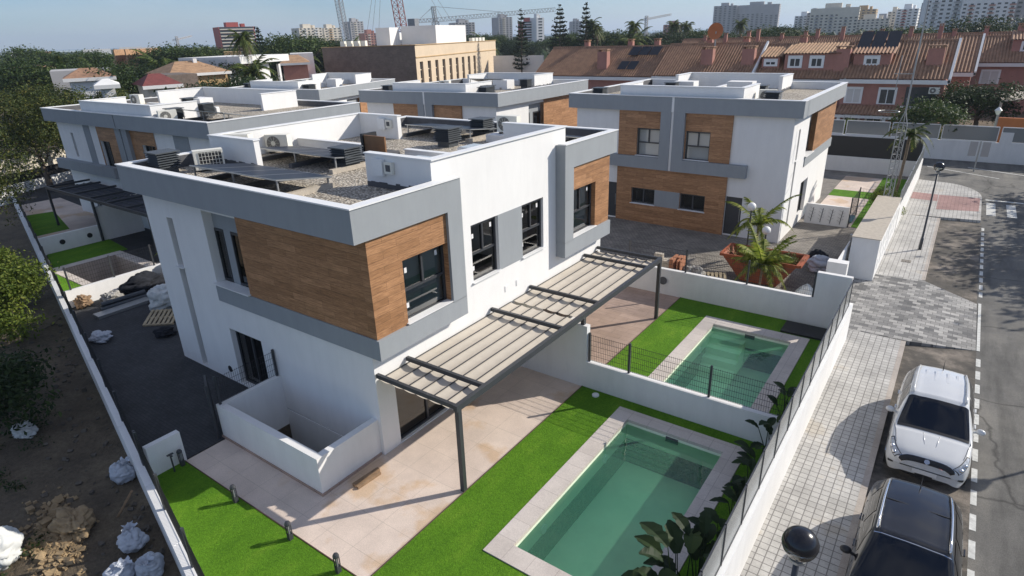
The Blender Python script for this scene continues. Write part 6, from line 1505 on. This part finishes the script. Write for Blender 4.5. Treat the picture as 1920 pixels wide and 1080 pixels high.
def tower(label, px0, px1, pt, D, depth, mat, rows, cols, rz=0., trim=None, top=True, bands=False, pbot=None, name='apartment_tower'):
    pm = (px0+px1)/2; w = (px1-px0)/FPX*D; zt = zat(pm, pt, D); o = thing(name, label, 'tower block', (0, 0, 0)); H = zt+.6
    q = MB(); q.box(-w/2, w/2, 0, depth, 0, H); q.build('wall', mat, o)
    if top:
        q = MB(); q.box(-w*.22, w*.12, depth*.3, depth*.7, H, H+2.6); q.box(w*.2, w*.3, depth*.3, depth*.6, H, H+1.8); q.build('roof_house', mat, o)
    r = random.Random(int(px0)); ch = H/rows; zs = max(0, H-34)
    k0 = max(0, rows-16)
    if bands:
        for k in range(k0, rows):
            q = MB(); q.box(-w*.47, w*.47, -.5, -.002, k*ch+.2, k*ch+ch*.42); q.build('balcony_band', trim or 'bwhite', o)
            q = MB(); q.box(-w*.47, w*.47, -.06, -.003, k*ch+ch*.42, k*ch+ch*.95); q.build('glazing', 'farglass', o)
    n = 0
    for k in range(k0, rows):
        for c in range(cols):
            if bands and n > -1: break
            if n >= 96: break
            x = -w/2+w*(c+.5)/cols; cw = w/cols
            if trim and c % 3 == 1:
                q = MB(); q.box(x-cw*.46, x+cw*.46, -.45, -.002, k*ch+.1, k*ch+ch*.4); q.build('balcony', trim, o)
            q = MB(); q.box(x-cw*.24, x+cw*.24, -.05, -.002, k*ch+ch*.35, k*ch+ch*.8); q.build('window', 'farglass', o); n += 1
    for k in range(k0, rows):
        q = MB(); q.box(w/2+.002, w/2+.05, depth*.2, depth*.4, k*ch+ch*.35, k*ch+ch*.8); q.box(w/2+.002, w/2+.05, depth*.6, depth*.8, k*ch+ch*.35, k*ch+ch*.8); q.build('side_window', 'farglass', o, fix=True)
    place(o, spot(pm, D), face_rz(pm, rz)); return o
tower('brick red and cream stepped apartment tower behind the palms at the upper left', 421, 476, 50, 430, 14, 'red', 11, 6, .25, 'cream', bands=True)
tower('cream apartment block with white roof drums, left of its twin', 566, 606, 52, 500, 14, 'cream', 11, 6, .4, 'bwhite')
tower('cream apartment block half hidden, right of the one with roof drums', 612, 642, 52, 520, 14, 'cream', 11, 4, .4, 'tan')
tower('slim pale tower between the grey crane mast and the red crane mast', 661, 685, 40, 560, 12, 'bgrey', 14, 4, .45, 'cream')
tower('low brick red block left of the red crane mast', 686, 712, 62, 520, 12, 'pink', 8, 5, .4, 'cream')
tower('grey unfinished looking block behind the horizontal crane', 856, 892, 42, 520, 14, 'bgrey', 12, 6, .4, 'bgrey')
tower('tall grey beige tower between the crane jib and the first araucaria', 936, 962, 32, 560, 14, 'bgrey', 15, 4, .45, 'cream')
tower('red and white tower with a white windowless side', 981, 1008, 40, 480, 12, 'red', 11, 3, .3, 'bwhite', bands=True)
tower('tall white slab joined to the red and white tower', 1006, 1021, 33, 475, 10, 'bwhite', 11, 1, .5)
tower('dark grey distant tower beside the thin araucaria', 1073, 1090, 40, 650, 10, 'bgrey', 14, 3, .3)
tower('brown block with palms in front, left of the orange dish', 1246, 1276, 46, 520, 10, 'pink', 6, 6, .1)
tower('tall grey slab tower, left of the pair behind the orange dish', 1336, 1372, 11, 640, 14, 'bgrey', 20, 5, -.1, 'bgrey')
tower('wide grey slab tower, right of the pair behind the orange dish', 1382, 1446, 9, 640, 14, 'bgrey', 20, 9, -.1, 'bgrey')
tower('white balcony block at the left end of the right hand cluster', 1487, 1512, 30, 480, 12, 'bwhite', 11, 4, -.2, 'bgrey')
tower('bluish white block second in the right hand cluster', 1508, 1526, 24, 460, 12, 'bgrey', 12, 3, -.2, 'bwhite')
tower('broad pale block with many balconies in the right hand cluster', 1522, 1590, 15, 430, 14, 'cream', 12, 10, -.05, 'bgrey')
tower('ochre topped block rising behind the right hand cluster', 1592, 1626, 18, 520, 12, 'tan', 12, 5, -.1)
tower('stepped pale block at the right end of the cluster', 1600, 1650, 36, 430, 12, 'cream', 9, 8, -.05)
tower('rounded white tower with a red stripe by the mast pole', 1676, 1704, 17, 440, 12, 'bwhite', 12, 4, -.1, 'red')
tower('small cream tower left of the rounded white tower', 1658, 1674, 22, 460, 10, 'cream', 11, 3, -.1)
tower('low grey blue block between the cream tower and the cluster', 1632, 1662, 34, 500, 10, 'bgrey', 9, 5, -.1)
tower('low grey block right of the rounded white tower', 1704, 1730, 30, 460, 10, 'bgrey', 9, 4, -.1)
tower('huge white apartment block at the upper right, left wing', 1738, 1806, -25, 330, 16, 'bwhite', 15, 8, .1, 'bgrey')
tower('huge white apartment block at the upper right, middle wing with pink stripe', 1806, 1868, -10, 325, 16, 'bwhite', 14, 8, .05, 'pink')
tower('huge apartment block at the upper right, grey end wing', 1868, 1905, -30, 330, 16, 'bgrey', 15, 4, -.1, 'bwhite')
tower('narrow violet white wing at the left of the huge apartment block', 1724, 1742, 4, 345, 14, 'bgrey', 14, 3, .1, 'bwhite')
# ------------------------------------------------------------------ cranes
def lattice(q, a, b, w, n, r=.06):
    a, b = Vector(a), Vector(b); d = (b-a).normalized(); s = d.cross(Vector((0, 0, 1)));
    if s.length < .1: s = Vector((1, 0, 0))
    s.normalize(); t = s.cross(d); cs = [s*w/2+t*w/2, -s*w/2+t*w/2, -s*w/2-t*w/2, s*w/2-t*w/2]
    r *= .75
    for c in cs: q.beam(a+c, b+c, r*2)
    for i in range(n):
        p0, p1 = a.lerp(b, i/n), a.lerp(b, (i+1)/n)
        for k in range(4):
            c, e = cs[k], cs[(k+1) % 4]; q.beam(p0+c, p1+e, r*1.2); q.beam(p1+c, p1+e, r*1.2)
o = thing('tower_crane', 'dark red lattice crane mast rising out of the top of the picture', 'crane', tuple(spot(752, 150)))
b0_ = spot(758, 150, zat(765, 82, 150)); t0_ = spot(742, 150, 30); q = MB(); lattice(q, b0_, t0_, 1.7, 16, .09); q.build('mast', 'crane_red', o)
q = MB(); lattice(q, spot(758, 150), b0_, 1.9, 6, .1); q.build('base_mast', 'crane_red', o)
q = MB()
for px in (690, 700, 712, 835, 850): q.beam(t0_+Vector((0, 0, 4)), spot(px, 158, zat(px, 62 if px < 800 else 40, 158)), .05)
q.build('stay_cables', 'crane_grey', o)
q = MB(); top = t0_+Vector((0, 0, 0)); lattice(q, top, top+Vector((25, 40, 0)), 1.4, 12, .08); q.build('jib', 'crane_red', o)
o = thing('tower_crane', 'grey lattice crane mast cut by the top edge at the upper left centre', 'crane', tuple(spot(650, 260)))
q = MB(); lattice(q, spot(653, 260), spot(645, 260, zat(643, 2, 260)), 2.0, 22, .12); q.build('mast', 'crane_grey', o)
a_ = spot(645, 260, zat(643, 2, 260)); q = MB(); lattice(q, a_, a_+Vector((0, 0, 9)), 2.0, 4, .12); q.build('upper_mast', 'crane_grey', o); a_ = a_+Vector((0, 0, 9)); q = MB(); lattice(q, a_, a_+Vector((-20, 50, 2)), 1.6, 14, .1); q.build('jib', 'crane_grey', o)
o = thing('tower_crane', 'crane with a long horizontal jib above the beige building', 'crane', tuple(spot(820, 230)))
D = 230; bt = spot(819, D, zat(819, 42, D)); q = MB(); lattice(q, spot(822, D), bt, 1.7, 22, .10); q.build('mast', 'crane_grey', o)
q = MB(); lattice(q, bt, spot(817, D, zat(817, 12, D)), 1.0, 6, .10); q.build('tower_head', 'crane_grey', o)
q = MB(); j0 = spot(824, D, zat(824, 37, D)); j1 = spot(1040, D+18, zat(1040, 18, D+18)); lattice(q, j0, j1, 1.3, 34, .07); q.build('jib', 'crane_grey', o)
q = MB(); c0_ = spot(778, D-4, zat(778, 40, D-4)); lattice(q, j0, c0_, 1.1, 7, .09); q.build('counter_jib', 'crane_grey', o)
q = MB(); q.box(c0_.x-1.6, c0_.x+1.6, c0_.y-1, c0_.y+1, c0_.z-2.2, c0_.z+.8); q.build('counterweight', 'crane_grey', o)
hd = spot(817, D, zat(817, 12, D)); q = MB(); q.beam(hd, j0.lerp(j1, .52)+Vector((0, 0, .8)), .12); q.beam(hd, c0_.lerp(j0, .3)+Vector((0, 0, .8)), .12); q.build('tie_bar', 'crane_grey', o)
for px, py0, py1, pe, D, lab in ((333, 68, 82, 362, 600, 'tiny distant crane at the upper left horizon'), (1210, 30, 66, 1254, 420, 'small pale crane between the palms right of centre')):
    o = thing('tower_crane', lab, 'crane', tuple(spot(px, D))); q = MB(); a_ = spot(px, D, zat(px, py0, D)); lattice(q, spot(px, D), a_, 1.4, 14, .16); q.build('mast', 'bgrey', o)
    q = MB(); z_ = zat(px, py0+6, D); q_ = spot(px, D, z_); lattice(q, q_, spot(pe, D+20, z_+2.5), 1.0, 12, .12); e = spot(px-9, D, z_-.5); lattice(q, q_, e, 1.0, 3, .12); q.build('jib', 'bgrey', o)
# ------------------------------------------------------------------ trees beyond
def tree_at(fn, label, px, D, pt, native, group=None, rz=0., cat='tree', sx=1.):
    z = zat(px, pt, D); s = (z+.6)/native; o = fn(label, spot(px, D), s, rz, group, cat); 
    if sx != 1: o.scale = (s*sx, s*sx, s)
    return o
tree_at(olive, 'largest olive green tree at the left, behind the wide villa', 66, 70, 126, 10.2, None, .5, sx=1.4)
tree_at(olive, 'olive green tree right of the largest one, ending above the wide villa', 122, 76, 142, 10.2, None, 2.2, sx=1.15)
tree_at(olive, 'olive green tree below the largest one at the left edge', 8, 62, 146, 10.2, None, 3.9)
tree_at(nearcrown, 'mid green tree filling the left edge beside the wide villa', -205, 44, 185, 9.6, None, 1.1)
tree_at(dark, 'round dark green tree before the dark red roof', 218, 88, 113, 7.6, None, .8, sx=1.05)
for i, (px, pt, D) in enumerate(((205, 163, 60), (240, 160, 61), (275, 158, 62), (310, 157, 63), (345, 158, 63), (375, 155, 64), (405, 152, 65))):
    tree_at(scrub, 'bush in the clipped looking hedge behind the wide villa roof', px, D, pt, 2.3, 'hedge bushes behind the wide villa', i*1.3, 'bush', .75)
for i, (px, pt, D) in enumerate(((385, 148, 78), (412, 142, 80), (440, 140, 82), (468, 146, 80))):
    tree_at(dark, 'dark green bush in front of the white modern house', px, D, pt, 7.6, 'bushes before the white modern house', i*1.7, 'bush', .9)
rr = random.Random(12); belts = [
 ('tree in the green belt along the upper left horizon', 'trees of the upper left belt', [(5, 104), (30, 100), (52, 90), (75, 98), (95, 100), (118, 99), (140, 100), (165, 96), (185, 97), (290, 92), (322, 82), (345, 86), (368, 90), (395, 88), (410, 90)], (140, 230), (dark, broad, pine)),
 ('tree filling the gaps between the low houses at the upper left', 'trees between the low houses', [(-10, 112), (30, 116), (60, 112), (90, 110), (150, 108), (185, 112), (255, 113), (285, 117), (318, 112), (345, 116), (385, 113), (405, 116)], (106, 132), (dark, broad)),
 ('tree behind the white modern house and below the red tower', 'trees behind the white modern house', [(430, 92), (460, 96), (505, 84), (520, 74), (540, 72), (560, 66), (590, 68), (610, 72), (625, 78), (545, 92), (575, 96), (600, 92)], (125, 200), (broad, dark, pine)),
 ('tree behind the beige building roof', 'trees behind the beige building', [(905, 62), (922, 66), (955, 66), (890, 66), (1000, 76), (1030, 72), (965, 72)], (190, 260), (dark, pine)),
 ('tree along the horizon behind the terrace roofs', 'trees behind the terrace roofs', [(1060, 64), (1085, 66), (1130, 62), (1150, 58), (1215, 58), (1238, 58), (1262, 66), (1285, 56), (1305, 54), (1325, 58), (1372, 58), (1395, 60), (1440, 52), (1468, 46), (1490, 58), (1505, 62), (1545, 62), (1575, 64), (1610, 62), (1640, 60), (1680, 50), (1700, 52)], (130, 210), (pine, dark, broad)),
 ('tree at the far right behind the roofs', 'trees at the far right', [(1900, 42), (1918, 30), (1885, 48)], (200, 240), (dark,))]
for lab, grp, pts_, (d0, d1), fns in belts:
    for i, (px, pt) in enumerate(pts_):
        f = fns[i % len(fns)]; tree_at(f, lab, px+rr.uniform(-3, 3), rr.uniform(d0, d1), pt, {broad: 8.6, dark: 7.6, pine: 9.4}[f], grp, rr.uniform(0, 6), 'tree', rr.uniform(.95, 1.35))
tree_at(dark, 'large round dark tree in front of the huge white apartment block', 1810, 150, 27, 7.6, None, 2.0, sx=1.2)
tree_at(dark, 'dark stone pine mass right of the orange dish', 1462, 140, 48, 7.6, None, .6, sx=1.5)
# far wooded plain
q = MB(); r = random.Random(8); vs = []; fs = []
for k in range(5200):
    a = r.uniform(-40, 36); d = 260*(1+r.random()**1.6*5); px = 960+FPX*math.tan(R(a)); p = spot(px, d); h = r.uniform(3, 8); w = r.uniform(3, 7); z = -.6
    n = 7
    for _ in range(3):
        c = p+Vector((r.uniform(-w, w), r.uniform(-w, w), h*r.uniform(.3, .7))); s = w*r.uniform(.4, .7); o_ = len(vs)
        vs += [c+Vector((s*math.cos(6.28*i/n), s*math.sin(6.28*i/n), r.uniform(-.6, .3)*s)) for i in range(n)]+[c+Vector((0, 0, s*.8)), c-Vector((0, 0, s))]
        fs += [(o_+i, o_+(i+1) % n, o_+n) for i in range(n)]+[(o_+(i+1) % n, o_+i, o_+n+1) for i in range(n)]
q.add(vs, fs); tag(q.build('far_wood', 'leaf_dark'), 'dark wooded plain stretching to the horizon', 'wood', kind='stuff')
# araucarias
def araucaria(label, px, D, pt, sp, seed, dens=1.):
    z = zat(px, pt, D)+.6; r = random.Random(seed); o = thing('araucaria', label, 'tree', tuple(spot(px, D)), 'araucarias on the skyline'); b = spot(px, D)
    q = MB(); q.tube([b, b+Vector((0, 0, z*.97))], [.35, .06], 6); q.build('trunk', 'bark', o)
    q = MB(); tiers = int(15*dens)
    for k in range(tiers):
        t = k/(tiers-1); zz = z*(.22+.76*t); L = sp*(1-t)**.75*(.8+.2*r.random())+.25
        for i in range(7):
            a = 6.28*i/7+r.uniform(-.2, .2); p0 = b+Vector((0, 0, zz)); p1 = p0+Vector((math.cos(a)*L, math.sin(a)*L, L*.22)); m = p0.lerp(p1, .5)-Vector((0, 0, .08*L))
            q.tube([p0, m, p1], [.10, .14, .05], 4)
            for _ in range(int(5*L)):
                f = r.uniform(.3, 1); c = p0.lerp(p1, f)+Vector((r.gauss(0, .16), r.gauss(0, .16), r.gauss(.05, .14))); s = r.uniform(.18, .4); d_ = Vector((r.gauss(0, 1), r.gauss(0, 1), r.gauss(0, .5))).normalized()*s; e_ = d_.orthogonal().normalized()*s*.5
                q.add([c-d_, c+e_, c+d_, c-e_], [(0, 1, 2, 3)])
    q.build('crown', 'leaf_arau', o); return o
araucaria('dark araucaria in front of the red and white tower', 978, 150, 17, 2.3, 1)
araucaria('broad araucaria, middle of the three on the skyline', 1050, 140, 7, 3.4, 2, 1.1)
araucaria('tall thin tipped araucaria, right of the three on the skyline', 1098, 145, 5, 2.9, 3)
araucaria('dark blue conifer beside the palm at the upper left', 487, 150, 50, 2.6, 4)
# palms of the skyline
def palm_at(label, px, D, pt, fl, fw, nf, seed, key, native_h, skirt=False, group=None):
    z = zat(px, pt, D)+.6
    if key in PROTO: o = palm(label, spot(px, D), 0, 0, 0, 0, seed, key=key, sc=z/native_h, group=group)
    else: o = palm(label, spot(px, D), native_h-fl*.75, nf, fl, fw, seed, .22, group, (.7, 1.3), (-.5, 1.3), key, z/native_h, skirt=skirt)
    return o
palm_at('tall palm with a shaggy skirt before the red tower', 452, 105, 44, 2.6, .8, 30, 1, 'fan', 13.0, True)
palm_at('big feathery palm right below the tall one before the red tower', 460, 98, 86, 4.2, .9, 32, 2, 'date', 9.5)
for px, pt, D, lab in ((299, 82, 120, 'palm above the salmon house roof'), (100, 96, 120, 'palm over the big olive trees at the left'), (160, 99, 130, 'palm left of the tan apartments'), (560, 84, 140, 'palm in the trees right of the white modern house'), (618, 76, 150, 'palm by the corner of the beige building'), (655, 62, 190, 'palm in front of the grey crane mast'), (668, 70, 185, 'palm beside the slim pale tower'), (722, 72, 190, 'palm left of the red crane mast'), (915, 54, 190, 'palm behind the right end of the beige building'), (1168, 46, 150, 'feathery palm in the clump right of the araucarias'), (1182, 44, 145, 'feathery palm, right one of the clump right of the araucarias')):
    palm_at(lab, px, D, pt, 4.2, .9, 32, px, 'date', 9.5)
for px, pt, D, lab in ((1108, 25, 150, 'tallest of three slender palms right of the araucarias'), (1116, 35, 150, 'middle of three slender palms right of the araucarias'), (1122, 40, 152, 'rightmost of three slender palms right of the araucarias'), (1190, 29, 150, 'single tall palm above the feathery palm clump'), (1266, 30, 170, 'tall palm before the brown block, left of two'), (1282, 33, 172, 'tall palm before the brown block, right of two'), (1383, 28, 180, 'tall palm standing against the wide grey slab tower')):
    palm_at(lab, px, D, pt, 2.6, .8, 30, px, 'fan', 13.0)
# greenery by the cross street
tree_at(broad, 'bushy green tree at the end of the pink terrace', 1772, 66, 178, 8.6, None, 1.0, sx=1.2)
tree_at(dark, 'dark hedge tree in front of the second terrace', 1868, 78, 148, 7.6, None, 1.0, sx=1.5)
tree_at(dark, 'dark hedge tree nearer the gap, left of the one before the second terrace', 1812, 76, 158, 7.6, None, 2.4, sx=1.1)
palm('small palm in front of the pink terrace, left of the lattice mast', (4.6, 59.0, -.6), 1.6, 13, 2.2, .5, 21, .14)
bush('green bush behind the glass panels of the cross street', (2.0, 60, -.6), 1.0, .6); bush('green bush behind the glass panels near the lamp', (9.0, 57.5, -.6), .9, 2.6)
bush('yellow green shrub at the foot of the lattice mast', (8.2, 33.0, -.45), .75, .6)
# dark shadow casters on the road side stand outside the frame: the street trees across the road
for i, (x, y) in enumerate(((24.5, 41), (24, 34.5), (25, 48))): broad('street tree across the road, outside the right edge', (x, y, ZR), 1.15, i*2.0, 'street trees across the road')
# wall and fence at the far left, beyond the wide villa
def slant_wall(a, b, th, z0, z1, name, mat, label, cat):
    d = (Vector(b)-Vector(a)).normalized(); n = Vector((-d.y, d.x))*th; q = MB(); q.prism([a, b, (b[0]+n.x, b[1]+n.y), (a[0]+n.x, a[1]+n.y)], z0, z1); solo(q, name, mat, label, cat)
slant_wall((-48.2, 5.6), (-51.2, 12.5), .2, -.6, .75, 'garden_wall', 'white_wall', 'low white wall at the far left beyond the dark pergola', 'wall')
slant_wall((-48.35, 5.6), (-51.35, 12.5), .04, .751, 1.55, 'screen_fence', 'black', 'dark screen fence on the low white wall at the far left', 'fence')
slant_wall((-53.0, 5.0), (-58.0, 16.0), .25, -.6, 1.9, 'garden_wall', 'cream', 'cream boundary wall behind the dark screen fence at the far left', 'wall')
# ------------------------------------------------------------------ haze
hz = MB(); hz.box(-8800, 8800, -420, 15800, -4.2, 135); hzo = tag(hz.build('haze', 'white'), kind='stuff')
m = bpy.data.materials.new('haze'); m.use_nodes = True; t = m.node_tree; t.nodes.clear()
out = t.nodes.new('ShaderNodeOutputMaterial'); pvn = t.nodes.new('ShaderNodeVolumePrincipled')
pvn.inputs['Color'].default_value = (.74, .86, 1.0, 1); pvn.inputs['Density'].default_value = .00022; pvn.inputs['Anisotropy'].default_value = .2
t.links.new(pvn.outputs[0], out.inputs['Volume']); hzo.data.materials.clear(); hzo.data.materials.append(m)
